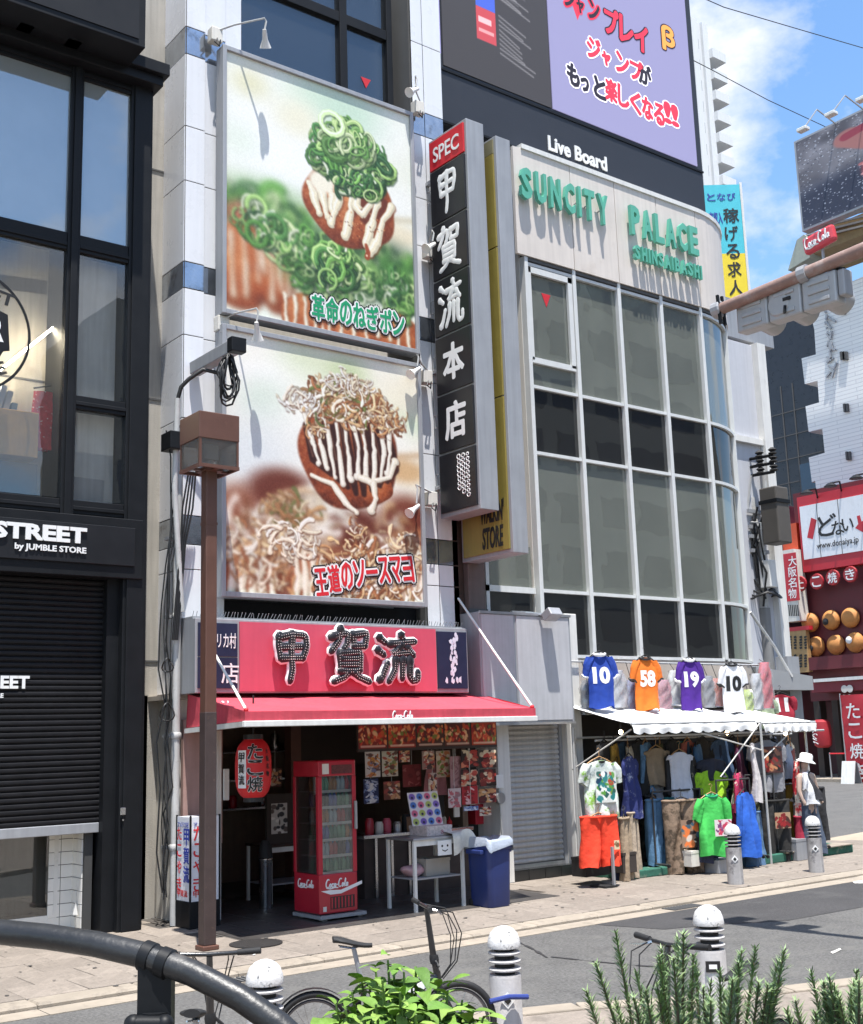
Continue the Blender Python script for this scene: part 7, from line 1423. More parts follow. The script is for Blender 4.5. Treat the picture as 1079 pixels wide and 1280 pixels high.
for g, px, py in (('た',1001,730),('こ',1022,727),('焼',1042,722),('き',1064,718)):
    p = WX(px, py, BX-.25); bb = MB(); bb.lathe([(.33,0),(.36,.03),(.33,.1)], p, 18, (-1,0,0)); dsc = part('round_sign', bb, mat('deep_red_disc', (.33,.012,.02), .5), t); text('lettering', g, (p.x-.1, p.y+.22, p.z-.24), SU, SW, .44, .46, M['letter_white'], dsc, depth=.01, bold=.04)
MHT = mat('straw_orange', (.52,.22,.06), .7, var=.15, sc=8, bump=.3, bsc=30); kk = 0
for px, py in ((1014,778),(1040,775),(1064,772),(1021,808),(1046,806),(1070,803)):
    p = WX(px, py, BX+.22); bb = MB(); bb.lathe([(.43,0),(.45,.05),(.40,.16),(.28,.27),(.12,.33),(0,.34)], p, 20, (-1,0,0)); hd_ = part('round_model', bb, MHT, t, smooth=50)
    if kk in (1,3,5): bb = MB(); bb.lathe([(.16,.36),(.1,.4),(0,.42)], p+V(0,.1,-.08 if kk < 5 else .1), 9, (-1,0,0)); part('topping', bb, M['letter_black'] if kk < 5 else M['letter_white'], hd_, smooth=50)
    kk += 1
b = MB(); xrect(b, 1012, 838, 1180, 822, BX-.4, .3); part('red_canopy', b, MDR, t); b = MB(); xrect(b, 1017, 853, 1180, 849, BX-.9, 1.2); part('canopy_edge', b, M['white'], t); b = MB(); xrect(b, 1015, 866, 1180, 853, BX-.8, 1); part('red_fascia', b, mat('dark_red_fascia', (.2,.02,.03), .6), t)
for py in (861, 873): p = WX(1059, py, BX-.85); bb = MB(); [bb.lathe([(.14,0),(.16,.01),(.1,.012)], p+V(0,s*.13,0), 12, (-1,0,0)) for s in (-1,1)]; part('crest', bb, M['cream'], t)
p = WX(1028, 917, BX-.6); l = thing('small_red_lantern', 'small red lantern hanging at the restaurant entrance across the cross street', 'lantern', p)
b = MB(); b.lathe([(.22,-.6),(.36,-.5),(.40,-.2),(.40,.2),(.36,.5),(.22,.6)], p, 16); bo = part('paper_body', b, mat('lantern_red', (.35,.02,.03), .6), l, smooth=40)
for k in range(6): bb = MB(); bb.tube([(p.x-.405+.02*abs(math.sin(a)), p.y+.10+.12*math.cos(a+k), p.z+.42-.16*k+.06*math.sin(a)) for a in [2*PI*q/7 for q in range(6)]], .02, 4); part('brush_mark', bb, M['letter_white'], bo)
b = MB(); b.tube([p+V(0,0,.6), p+V(0,0,1.2)], .02, 4); part('cord', b, M['cable'], l)
l = thing('red_banner_flag', 'red upright banner flag at the right edge by the restaurant', 'banner', WX(1074, 980, BX-2.5)); q = ORIG[l.name]
b = MB(); b.tube([(q.x,q.y+.5,.0),(q.x,q.y+.5,WX(1070,866,BX-2.5).z)], .03, 6); part('pole', b, M['alu'], l)
za, zc = WX(1074,978,BX-2.5).z, WX(1070,868,BX-2.5).z; b = MB(); b.grid([[V(q.x+.04*math.sin(3*f+k), q.y+.48-.5*k, za+(zc-za)*f/8) for k in range(4)] for f in range(9)]); fl = part('flag', b, MREDB, l, smooth=60)
for i, g in enumerate('たこ焼き'): text('lettering', g, (q.x-.06, q.y+.22, zc-.95-.8*i), SU, SW, .6, .6, M['letter_white'], fl, depth=.01, bold=.03)
l = thing('folding_board', 'small white folding board standing outside the restaurant', 'notice board', WX(1062,985,BX-3)); q = ORIG[l.name]; b = MB(); b.obox(q+V(0,0,.55), (0,.3,0), (.12,0,.5), (.02,0,0)); part('board', b, M['white'], l); b = MB(); b.obox(q+V(.35,0,.5), (0,.3,0), (-.12,0,.5), (.02,0,0)); part('back_board', b, M['alu_matt'], l)
l = thing('barrier', 'thin grey metal barrier on the far pavement before the restaurant', 'barrier', WX(1041,985,BX-1.5)); q = ORIG[l.name]
for dy in (0,-1.2,-2.4): b = MB(); b.tube([(q.x,q.y+dy,.12),(q.x,q.y+dy,1.2)], .03, 6); part('post', b, M['alu_matt'], l)
b = MB(); b.tube([(q.x,q.y,1.15),(q.x,q.y-2.4,1.15)], .03, 6); part('rail', b, M['letter_red'], l)

# neighbour signs left of the restaurant
t = thing('red_sign_cluster_building', 'red and maroon shop front behind the utility pole', 'shop front', (BX,31,0))
b = MB(); xrect(b, 925, 985, 1003, 640, BX+.6, 4); part('wall', b, mat('maroon_wall', (.13,.012,.03), .6, var=.15), t)
b = MB(); xrect(b, 981, 708, 1000, 656, BX, .3); part('orange_panel', b, mat('orange_red_panel', (.55,.07,.02), .5), t); b = MB(); xrect(b, 930, 690, 958, 660, BX+.2, .3); part('orange_panel', b, mat('orange_red_panel_2', (.45,.05,.03), .5), t); b = MB(); xrect(b, 930, 702, 955, 690, BX+.2, .3); part('white_panel', b, M['cream'], t)
for px, py in ((940,772),(951,762),(966,757),(973,772),(958,783),(944,796)): p = WX(px, py, BX+.55); bb = MB(); bb.tube([p+V(0,.14*math.cos(a),.14*math.sin(a)) for a in [2*PI*k/12 for k in range(13)]], .05, 4); part('ring_motif', bb, mat('pale_pink', (.5,.2,.24), .6) if px == 940 else bpy.data.materials['pale_pink'], t)
b = MB(); xrect(b, 930, 838, 985, 800, BX+.3, .3); part('dark_window', b, M['dark'], t); b = MB(); xrect(b, 945, 842, 980, 825, BX+.1, .2); part('white_red_board', b, M['cream'], t); b = MB(); xrect(b, 958, 840, 978, 828, BX+.08, .02); part('red_board_print', b, M['letter_red'], t)
b = MB(); xrect(b, 925, 985, 1003, 860, BX+.5, .1); part('dark_ground_floor', b, M['dark'], t)
t = thing('vertical_red_sign', 'red vertical box sign with white characters beside the restaurant', 'sign', WX(992,770,BX-.6))
b = MB(); xrect(b, 980, 778, 1000, 688, BX-.6, .7); part('case', b, M['cream'], t); b = MB(); xrect(b, 984, 752, 1000, 692, BX-.62, .02); fc = part('red_face', b, MREDB, t)
for i, g in enumerate('大阪名物'): a = yz(986, 708+13.5*i, BX-.64); text('lettering', g, (BX-.625,-a[0],a[1]), SU, SW, .42, .44, M['letter_white'], fc, depth=.01, bold=.03)
for k in range(6): a = yz(986+2.2*k, 770, BX-.64); bb = MB(); bb.prism([(a[0],a[1]),(a[0]+.05,a[1]),(a[0]+.05,a[1]+.5),(a[0],a[1]+.5)], (BX-.61,0,0), SU, SW, .01); part('ink_mark', bb, M['letter_black'], fc)
t = thing('wooden_menu_board', 'tan wooden menu board with four black panels of writing beside the restaurant', 'menu board', WX(995,835,BX-.4))
b = MB(); xrect(b, 982, 842, 1012, 788, BX-.4, .25); bo = part('board', b, mat('tan_wood', (.42,.26,.11), .6, var=.15, streak=.15), t); b = MB(); xrect(b, 982, 790, 1012, 785, BX-.42, .28); part('red_header', b, MREDB, t)
for r_, (pa, pb) in enumerate(((795,812),(818,835))):
    for px in (986, 992, 999, 1005):
        for k in range(5): a = yz(px, pa+(pb-pa)*k/5+3, BX-.42); s = .16; bb = MB(); bb.prism([(a[0]+random.uniform(0,.06),a[1]),(a[0]+s,a[1]+random.uniform(0,.04)),(a[0]+s*.9,a[1]+.11),(a[0]+.02,a[1]+.09)], (BX-.42,0,0), SU, SW, .01); part('ink_mark', bb, M['letter_black'], bo)
# dark tiled tower and white tiled building behind
t = thing('dark_tiled_building', 'dark blue tiled building rising behind the utility pole', 'building', (52,34,0))
MDT = mat('dark_blue_tile', (.016,.019,.028), .3, var=.3, sc=3)
b = MB(); xrect(b, 940, 960, 1079, 402, 52, 10); part('wall', b, MDT, t)
for k in range(11): z = 6+1.25*k; (ua, _), (ub, _) = yz(940,600,51.97), yz(1045,600,51.97); bb = MB(); bb.prism([(ua,z),(ub,z),(ub,z+.05),(ua,z+.05)], (51.97,0,0), SU, SW, .03); part('course_line', bb, M['seal'], t)
for px in (985, 1000): (ua, _) = yz(px,600,51.96); bb = MB(); bb.prism([(ua,5),(ua+.06,5),(ua+.06,20),(ua,20)], (51.965,0,0), SU, SW, .03); part('pipe_line', bb, M['seal'], t)
b = MB(); xrect(b, 1003, 620, 1026, 580, 51.9, .1); part('window', b, mat('blue_window', (.03,.06,.1), .15), t)
t = thing('white_tiled_building', 'white tiled building with a notched left edge behind the restaurant sign', 'building', (49,28,0))
WT = bpy.data.materials.new('white_course_tile'); WT.use_nodes = True; _t = WT.node_tree; _p = _t.nodes['Principled BSDF']; _p.inputs['Roughness'].default_value = .45
_tc = _t.nodes.new('ShaderNodeTexCoord'); _sx = _t.nodes.new('ShaderNodeSeparateXYZ'); _cb = _t.nodes.new('ShaderNodeCombineXYZ'); _br = _t.nodes.new('ShaderNodeTexBrick'); _br.inputs['Color1'].default_value = (.82,.82,.80,1); _br.inputs['Color2'].default_value = (.77,.77,.76,1); _br.inputs['Mortar'].default_value = (.6,.6,.6,1); _br.inputs['Scale'].default_value = 1; _br.inputs['Brick Width'].default_value = 2.4; _br.inputs['Row Height'].default_value = .19; _br.inputs['Mortar Size'].default_value = .02
_bu = _t.nodes.new('ShaderNodeBump'); _bu.inputs['Strength'].default_value = .4; _bu.invert = True
for a, c in ((_tc.outputs['Object'], _sx.inputs[0]), (_sx.outputs[1], _cb.inputs[0]), (_sx.outputs[2], _cb.inputs[1]), (_cb.outputs[0], _br.inputs['Vector']), (_br.outputs['Color'], _p.inputs['Base Color']), (_br.outputs['Fac'], _bu.inputs['Height']), (_bu.outputs[0], _p.inputs['Normal'])): _t.links.new(a, c)
stp = [(1010,640),(1032,640)]; 
edge = [(1022,640),(1020,612)]
for k, (ya, yb2) in enumerate(((606,572),(553,520),(502,470),(449,415))): pass
left = [(1024,640),(1019,601),(1015,603),(1011,572),(1031,566),(1028,536),(1011,540),(1010,533),(1007,508),(1024,503),(1022,476),(1006,480),(1002,448),(1020,443),(1018,412),(1014,395),(1016,375)]
top = [(1150,312),(1150,640)]
b = MB(); xprism(b, left+top, 49, 2.4); part('wall', b, WT, t)
for ya in (589, 553, 520, 490, 462, 428): pass
for px, py in ((1056,391-40),(1056,445),(1053,445),(1057,510),(1060,570),(1053,388)):
    for s in (0, 3.4): p = WX(px+s, py, 48.98); bb = MB(); bb.box(p.x-.12, p.x, p.y-.05, p.y+.05, p.z-.2, p.z+.2); part('vent_slot', bb, M['seal'], t)
r = random.Random(2)
for k in range(6):          # weathered metal characters down the wall, too worn to read
    for q in range(4):
        p = WX(1033+k*1.6+r.uniform(-3,3), 392+14.5*k+r.uniform(-5,5), 48.9); bb = MB(); bb.bar(p, p+V(0,r.uniform(-.4,.4),r.uniform(-.4,.4)), .09, .08); part('character_stroke', bb, M['alu_matt'], t)
b = MB(); xrect(b, 1006, 322, 1150, 296, 48.5, 3); part('roof_parapet', b, mat('ochre_parapet', (.32,.24,.13), .7, var=.2), t)
for k in range(4): bb = MB(); a, c = WX(1008, 300-6*k, 48.4), WX(1120, 272-6*k, 48.4); bb.bar(a, c, .09); part('roof_rail', bb, M['alu_matt'], t)
b = MB(); xprism(b, ((985,338),(1012,322),(1014,300),(1005,293),(996,300)), 48.2, 2); part('roof_duct', b, mat('pale_green_grey', (.35,.38,.33), .6), t)
# rooftop advertising board
t = thing('rooftop_billboard', 'grey rooftop billboard picturing a drink being poured, at the upper right edge', 'billboard', WX(1003,290,BX+1))
cc = canvas(200, 240, (112,110,118)); cc += (smooth_noise(240,200,30)[..., None]-.5)*.25; r = np.random.default_rng(8)
blob(cc, 60, 190, 120, 60, (44,50,70), .8, a=.9); blob(cc, 150, 60, 70, 40, (92,88,98), 1, a=.6)
for k in range(900): blob(cc, r.uniform(0,200), r.uniform(0,240), r.uniform(.5,1.8), r.uniform(.5,1.8), [(220,224,235),(170,174,186),(60,62,76)][k % 3], .6, a=.7)
stroke(cc, [(80,50),(120,80),(150,105),(200,100)], [22,26,24,22], (168,112,108), 5); stroke(cc, [(78,46),(130,36),(200,24)], [10,9,12], (150,60,76), 3); blob(cc, 120, 150, 24, 34, (150,60,66), .5); stroke(cc, [(110,175),(118,215)], 6, (140,80,84), 4)
for k in range(30): blob(cc, r.uniform(95,150), r.uniform(120,190), r.uniform(2,7), r.uniform(2,5), [(190,110,110),(110,36,46),(210,150,150)][k % 3], .5, a=.8)
for w_ in (5, 2.2): stroke(cc, arcpts(196,125,42,62,2.2,4.4,14), w_, (150,40,60) if w_ > 4 else (240,240,240), 1.5); stroke(cc, arcpts(200,120,28,40,2.2,4.5,14), w_*.8, (150,40,60) if w_ > 4 else (240,240,240), 1.5)
cc = np.clip(cc, 0, 1)
a0 = yz(1004,286,BX+1); a1 = yz(1001,175,BX+1); wdt = 9.5
b = MB(); b.prism([(a0[0]-.1,a0[1]-.1),(a0[0]+wdt,a0[1]-.1),(a0[0]+wdt,a1[1]+.1),(a0[0]-.1,a1[1]+.1)], (BX+1.05,0,0), SU, SW, .5); part('frame', b, M['alu_matt'], t)
quad_print('printed_sheet', (BX+1.04,-a0[0],a0[1]), SU, SW, wdt*.72, a1[1]-a0[1], printed('print_rooftop', cc, .6), t)
for k, px in enumerate((1004,1039,1078)):
    p = WX(px, 160-19*k+2, BX-.8); bb = MB(); bb.tube([(BX+1.2,p.y-.6,a1[1]-.1),(BX,p.y-.3,a1[1]+.5),p], .04, 5); ar = part('lamp_arm', bb, M['alu_matt'], t); bb = MB(); bb.obox(p, (.18,0,0), (0,.25,0), (0,0,.08)); part('lamp_head', bb, M['white'], ar, bevel=.03)
for dy in (1, 4, 7): bb = MB(); bb.box(BX+1.4, BX+1.6, -a0[0]-dy-.1, -a0[0]-dy+.1, WX(1006,300,48.5).z-.5, a0[1]); part('leg', bb, M['alu_matt'], t)
t = thing('red_drink_sign', 'rounded red drink sign tilted below the rooftop billboard', 'sign', WX(1025,300,47)); p = ORIG[t.name]
b = MB(); b.obox(p, (0,-.84,.11), (0,.05,.42), (.2,0,0)); bo = part('panel', b, mat('coral_red', (.60,.06,.08), .4), t, bevel=.15); script_mark('logo', (p.x-.21,p.y+.72,p.z-.36), (0,-1,.13), (0,.1,1), 1.44, .6, M['letter_white'], bo, .035)
b = MB(); b.box(47.1,47.2,p.y-.05,p.y+.05,p.z-1.4,p.z); b.box(47.1,48.6,p.y-.05,p.y+.05,p.z-1.5,p.z-1.35); part('bracket', b, M['alu_matt'], t)
# pale building beside the rounded corner
t = thing('pale_panel_building', 'narrow pale grey panelled building just right of the rounded glass corner', 'building', (22,16,0))
MPP = mat('pale_grey_panel', (.55,.56,.60), .5, var=.04, streak=.08)
xa, xb, xc = WY(916,640,16.2).x, WY(957,640,16.2).x, WY(967,640,16.2).x
for z0, z1, mm in ((WY(940,548,16.2).z, WY(940,432,16.2).z, MPP), (3.4, WY(940,556,16.2).z, MPP)): b = MB(); b.box(xa, xb, 16.2, 17, z0, z1); part('wall_panel', b, mm, t, bevel=.01)
b = MB(); b.box(xa-.1, xb+.04, 16.1, 16.3, WY(940,556,16.2).z, WY(940,549,16.2).z); part('ledge', b, M['white'], t)
b = MB(); b.box(xb, xc, 16.05, 16.6, 3.0, WY(960,436,16.2).z); part('corner_column', b, M['white'], t)
b = MB(); b.box(xa-.6, xc, 16.6, 26, 0, WY(940,432,16.2).z); part('body', b, MPP, t)
b = MB(); b.box(xa-.8, xc+.7, 16.3, 24, WY(940,425,16.2).z, WY(940,378,16.2).z); part('roof_fascia', b, M['alu_matt'], t); b = MB(); b.box(xa-.4, xc-.3, 16.7, 23, WY(940,434,16.2).z, WY(940,424,16.2).z); part('roof_recess', b, M['dark'], t)
q0, q1 = WY(936,850,15.4), WY(1006,850,15.4)
t = thing('grey_canopy', 'grey wedge shaped canopy at the right end of the clothing stall', 'canopy', q0); 
b = MB(); b.prism([(q0.x,WY(936,834,15.4).z),(q1.x,WY(1005,846,15.4).z),(q1.x,WY(1006,863,15.4).z),(q0.x,WY(936,863,15.4).z)], (0,15.2,0), FU, FW, 1.2); part('canopy', b, mat('grey_canopy_cloth', (.30,.31,.32), .7, var=.05), t); b = MB(); b.tube([WY(938,765,15.3), WY(968,808,15.3), WY(990,846,15.2)], .03, 6); part('stay', b, M['white'], t, smooth=40)
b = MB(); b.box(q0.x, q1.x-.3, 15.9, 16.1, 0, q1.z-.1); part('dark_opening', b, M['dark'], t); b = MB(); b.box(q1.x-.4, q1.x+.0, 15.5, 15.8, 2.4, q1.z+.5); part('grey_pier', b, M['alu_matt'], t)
for px, py, m_, lb, w in ((975,868,cloth('crimson_shirt', (.30,.012,.03)),'crimson sports jersey hung below the grey canopy',.62),(958,872,cloth('pale_green_towel', (.35,.42,.28)),'pale green garment hung below the grey canopy',.4)): p = WY(px, py, 15.1); garment('jersey', lb, (p.x,15.1,p.z), .1, m_, 'garments hung on the clothing stall', '11' if w > .5 else None, 'letter_white', None, w=w, h=.62, d=.07, seed=px)
# utility pole with transformer
PX_ = 21.6
up_ = WX(959, 800, PX_); t = thing('utility_pole', 'grey utility pole with insulators, cables and a brown transformer box', 'utility pole', (PX_,up_.y,0)); ux, uy = PX_, up_.y
def UP(px, py): p = WX(px, py, PX_); return p
b = MB(); tp = UP(949,600); b.tube([(ux,uy,0),(ux,uy,UP(957,760).z)], [.135,.12], 12); part('pole', b, mat('pole_concrete', (.22,.22,.22), .7, var=.1, streak=.2), t, smooth=40)
b = MB(); b.tube([(ux,uy,UP(957,760).z),(ux,uy+.1,UP(950,620).z)], [.10,.08], 10); b.tube([(ux,uy+.1,UP(950,640).z),(ux,uy+.14,UP(944,568).z)], .06, 8); b.tube([(ux+.3,uy-.05,UP(944,640).z),(ux+.3,uy-.05,UP(944,566).z)], .05, 8); part('upper_pole', b, M['pipe'], t, smooth=40)
for k, py in enumerate((572,582,593)):
    p = UP(946, py); bb = MB(); bb.tube([(ux,uy+.1,p.z),(ux,uy-.55,p.z-.03)], .035, 6); ca = part('cross_arm', bb, M['black'], t)
    for s in (0,.35): bb = MB(); bb.lathe([(.05,-.08),(.1,-.05),(.05,-.01),(.1,.03),(.04,.08)], (ux,uy-.2-s,p.z+.06), 8); part('insulator', bb, M['rubber'], ca)
a, c = UP(963,682), UP(978,608); b = MB(); b.box(PX_-.25, PX_+.2, c.y-.0, a.y, a.z, c.z); part('transformer_box', b, mat('brown_grey_box', (.085,.075,.065), .6), t, bevel=.03)
bb = MB(); bb.box(PX_-.265, PX_+.215, c.y-.02, a.y+.02, UP(970,628).z-.04, UP(970,628).z+.04); part('strap', bb, M['black'], t)
a, c = UP(958,736), UP(968,700); b = MB(); b.box(PX_-.2, PX_+.05, c.y, a.y, a.z, c.z); part('white_box', b, M['white'], t, bevel=.02)
for k in range(9):
    z0 = UP(955,690-9*k).z; bb = MB(); bb.tube([(ux-.15,uy+random.uniform(-.3,.2),z0+random.uniform(-.5,.5)),(ux-.22,uy+random.uniform(-.3,.3),z0-.5),(ux-.15,uy+random.uniform(-.25,.1),z0-1.2)], .025, 5); part('cable', bb, random.choice((M['cable'],M['pipe'],M['cable'])), t, smooth=60)
for k in range(3): z = UP(957,740).z-.05*k; bb = MB(); bb.tube([(ux+(.26+.06*k)*math.cos(a_),uy+(.26+.06*k)*math.sin(a_),z+.06*math.sin(3*a_+k)) for a_ in [2*PI*q/14 for q in range(15)]], .022, 5); part('cable_loop', bb, M['cable'], t, smooth=60)
for k, py in enumerate((640,660,672,690)): p = UP(945,py); bb = MB(); bb.box(ux-.3,ux+.3,uy-.03,uy+.03,p.z-.04,p.z+.04); part('step_bracket', bb, M['alu_matt'], t)
# banner sign and apartment tower over the rounded corner
p = WY(907, 300, 18); t = thing('tall_banner_sign', 'tall cyan and yellow sign with bold black characters above the rounded corner', 'sign', (p.x,18,p.z-2.2))
U_ = V(.80,-.60,0); pl = WY(884,300,18.4); pr = WY(934,300,17.6); org = V(pl.x, 18.4, WY(907,376,18.2).z); wd_ = .6
while PXOF(org+U_*wd_+V(0,0,1)) < 932: wd_ += .01
hh = WY(907,236,18.2).z-org.z; yel = hh*.40; wk = wd_/2.25
CY, YW = mat('cyan_sign_face', (.07,.52,.62), .5, var=.04), mat('yellow_banner_face', (.80,.62,.03), .5, var=.04)
b = MB(); b.prism([(0,yel),(wd_,yel),(wd_,hh),(0,hh)], org, U_, FW, .35); cf = part('cyan_face', b, CY, t); b = MB(); b.prism([(0,0),(wd_,0),(wd_,yel),(0,yel)], org, U_, FW, .35); yf = part('yellow_face', b, YW, t)
N_ = U_.cross(FW); b = MB(); b.prism([(wd_,-.1),(wd_+.06,-.1),(wd_+.06,hh+.05),(wd_,hh+.05)], org+N_*.02, U_, FW, .4); part('edge_trim', b, M['white'], t)
for i, g in enumerate('稼げる求人'): s = .92 if i == 0 else .8; text('lettering', g, org+N_*.005+U_*(1.12*wk)+V(0,0,hh*(.665-.155*i)), U_, FW, s*wk, hh*.125, M['letter_black'], cf if i < 3 else yf, depth=.01, bold=.045)
for i, g in enumerate('となび'): text('lettering', g, org+N_*.005+U_*(.2+.62*i)*wk+V(0,0,hh*.86), U_, FW, .5*wk, hh*.065, M['letter_blue'], cf, depth=.01, bold=.04)
text('lettering', '高収入', org+N_*.005+U_*.1+V(0,0,hh*.66), U_, FW, .8*wk, hh*.1, M['letter_blue'], cf, depth=.01, bold=.04)
b = MB(); b.prism([(.2,-3),(.3,-3),(.3,0),(.2,0)], org-N_*.1, U_, FW, .15); b.prism([(wd_-.2,-3),(wd_-.1,-3),(wd_-.1,0),(wd_-.2,0)], org-N_*.1, U_, FW, .15); part('legs', b, M['alu_matt'], t)
TY = 92.0; t = thing('apartment_tower', 'far white apartment tower with balconies stacked down its right side', 'tower', (118,TY,0))
MTW = mat('tower_white', (.68,.69,.70), .7, var=.05, streak=.1); MTG = mat('tower_glass', (.18,.2,.22), .2)
xa, xb, xc = WY(862,100,TY).x, WY(886,100,TY).x, WY(902,100,TY).x; zt_ = WY(880,32,TY).z; fh = 3.05
b = MB(); b.box(xa-6, xb, TY, TY+14, 0, zt_); part('body', b, MTW, t); b = MB(); b.box(xb, xc-1.0, TY+1.5, TY+14, 0, zt_-1); part('side_wall', b, MTW, t)
for k in range(14):
    z = zt_-2-fh*(k+1); bb = MB(); bb.box(xb, xc, TY-1, TY+3, z, z+.25); fl = part('balcony', bb, MTW, t); bb = MB(); bb.box(xb, xc, TY-1, TY-.9, z+.25, z+1.3); bb.box(xc-.1, xc, TY-.9, TY+3, z+.25, z+1.3); bb.box(xb, xb+.1, TY-.9, TY, z+.25, z+1.3); part('parapet', bb, MTW, fl); bb = MB(); bb.box(xb+1.65, xc-.3, TY+3.1, TY+3.2, z+.3, z+fh-.15); part('window', bb, M['dark'], fl); bb = MB(); bb.box(xb-3.4, xb-1.6, TY-.06, TY, z+1, z+2.5); part('window', bb, MTG, t); bb = MB(); bb.box(xb+1.6, xc, TY+3.2, TY+4, z, z+fh-.02); part('recess_wall', bb, M['alu_matt'], t)
for px in (867, 880): x = WY(px,100,TY).x; bb = MB(); bb.box(x, x+1.1, TY-.4, TY, 0, zt_); part('rib', bb, MTW, t)
# overhead wires
for lb, pts, y in (('thin power line crossing the sky at the top right corner', ((880,-2),(905,9),(1000,37),(1079,60),(1140,80)), 30),('thin power line running down to the rooftop billboard', ((860,72),(893,89),(960,125),(1048,166),(1100,190)), 34)):
    P = [WY(px, py, y) for px, py in pts]; t = thing('power_line', lb, 'power line', P[0]); b = MB(); b.tube(P, .022, 5); part('wire', b, M['cable'], t, smooth=60)

# ---------------------------------------------------------------- signal on its arm over the road
t = thing('signal_arm', 'rusty pipe arm reaching over the road at the right', 'signal arm', (11.0,2,0))
e0 = WX(897,388,10.95); e1 = WX(1079,312,11.05); d = (e1-e0); e2 = e0+d*3.0
MRP = mat('rusty_pipe', (.27,.175,.15), .6, var=.15, sc=5, bump=.1, grime=((.36,.30,.28), 5, .5, .7))
b = MB(); b.tube([e0, e0.lerp(e2,.5), e2], [.07,.08,.1], 14); part('pipe', b, MRP, t, smooth=40)
b = MB(); b.tube([(e2.x,e2.y,-.0),(e2.x,e2.y,e2.z+.3)], .14, 14); part('pole', b, M['pipe'], t, smooth=40)
for f in (.0,): b = MB(); b.lathe([(.085,-.05),(.1,-.04),(.1,.06),(.085,.07)], e0, 14, d); part('end_clamp', b, M['alu_matt'], t)
for q_ in (.03, -.05): bb = MB(); p = e0+d.normalized()*(.05); bb.bar(p+V(q_,0,.16), p+V(q_,-.02,-.2), .03); part('clamp_bolt', bb, M['black'], t)
t = thing('traffic_signal', 'grey horizontal traffic signal seen from behind, hung below the rusty arm', 'traffic signal', (0,0,0))
sA, sB = WX(926,400,11.1), WX(1052,358,11.1); t.location = sA.lerp(sB,.5); ORIG[t.name] = t.location.copy(); dy = (sB-sA); ln = dy.length; dn = dy.normalized(); c = sA.lerp(sB,.5); nx = V(1,0,0); upv = nx.cross(dn); upv = upv if upv.z > 0 else -upv
MSG = mat('signal_grey', (.42,.43,.44), .45, metal=.2, var=.06, streak=.08)
for k in (-1,0,1): bb = MB(); bb.obox(c+dn*ln/3*k, dn*(ln/6-.006), nx*.09, upv*.185); sec = part('signal_section', bb, MSG, t, bevel=.025); 
for k in (-1,0,1):
    for j in (-1,0,1) if k else (-1,1): bb = MB(); bb.obox(c+dn*ln/3*k+upv*(.105*j)-nx*.095, dn*(ln/6-.09), nx*.012, upv*.022); part('cover_rib', bb, MSG, t, bevel=.008)
bb = MB(); bb.lathe([(.135,-.01),(.14,0),(.13,.012)], c-dn*.08-nx*.09, 20, (-1,0,0)); part('round_cover', bb, MSG, t, smooth=30)
bb = MB(); bb.obox(c+dn*.04-nx*.1+upv*.03, dn*.05, nx*.006, upv*.02); part('maker_plate', bb, M['rubber'], t); bb = MB(); bb.tube([c+dn*.02-nx*.11-upv*.05, c+dn*.02-nx*.13-upv*.14], .018, 6); part('cable_gland', bb, M['black'], t)
for k in (-1,0,1):
    p = c+dn*ln/3*k+nx*.09; bb = MB(); bb.lathe([(.15,0),(.15,.28),(.14,.28),(.14,.01)], p, 20, nx-V(0,0,.15)); vz = part('visor', bb, MSG, t, smooth=40); bb = MB(); bb.lathe([(.13,.0),(.1,.03),(0,.045)], p, 18, nx); part('lens', bb, glow('lens_%d' % k, ((.02,.1,.06),(.15,.1,.01),(.15,.01,.01))[k+1], .05), vz, smooth=40)
m1_ = e0+d*.62; bb = MB(); bb.bar(c+dn*ln*.12+upv*.18, m1_, .05); bb.bar(c+dn*ln*.2+upv*.18, m1_+dn*.08, .05); bb.lathe([(.1,-.05),(.1,.05)], m1_, 12, d); part('hanger_bracket', bb, M['alu_matt'], t)
bb = MB(); bb.obox(c+dn*(ln/2+.05)+upv*.02, dn*.045, nx*.08, upv*.15); part('end_box', bb, M['alu_matt'], t, bevel=.02); bb = MB(); bb.tube([c+dn*ln*.1+upv*.2, c+dn*ln*.35+upv*.26, c+dn*(ln/2+.05)+upv*.18], .025, 6); part('cable', bb, M['cable'], t, smooth=50)
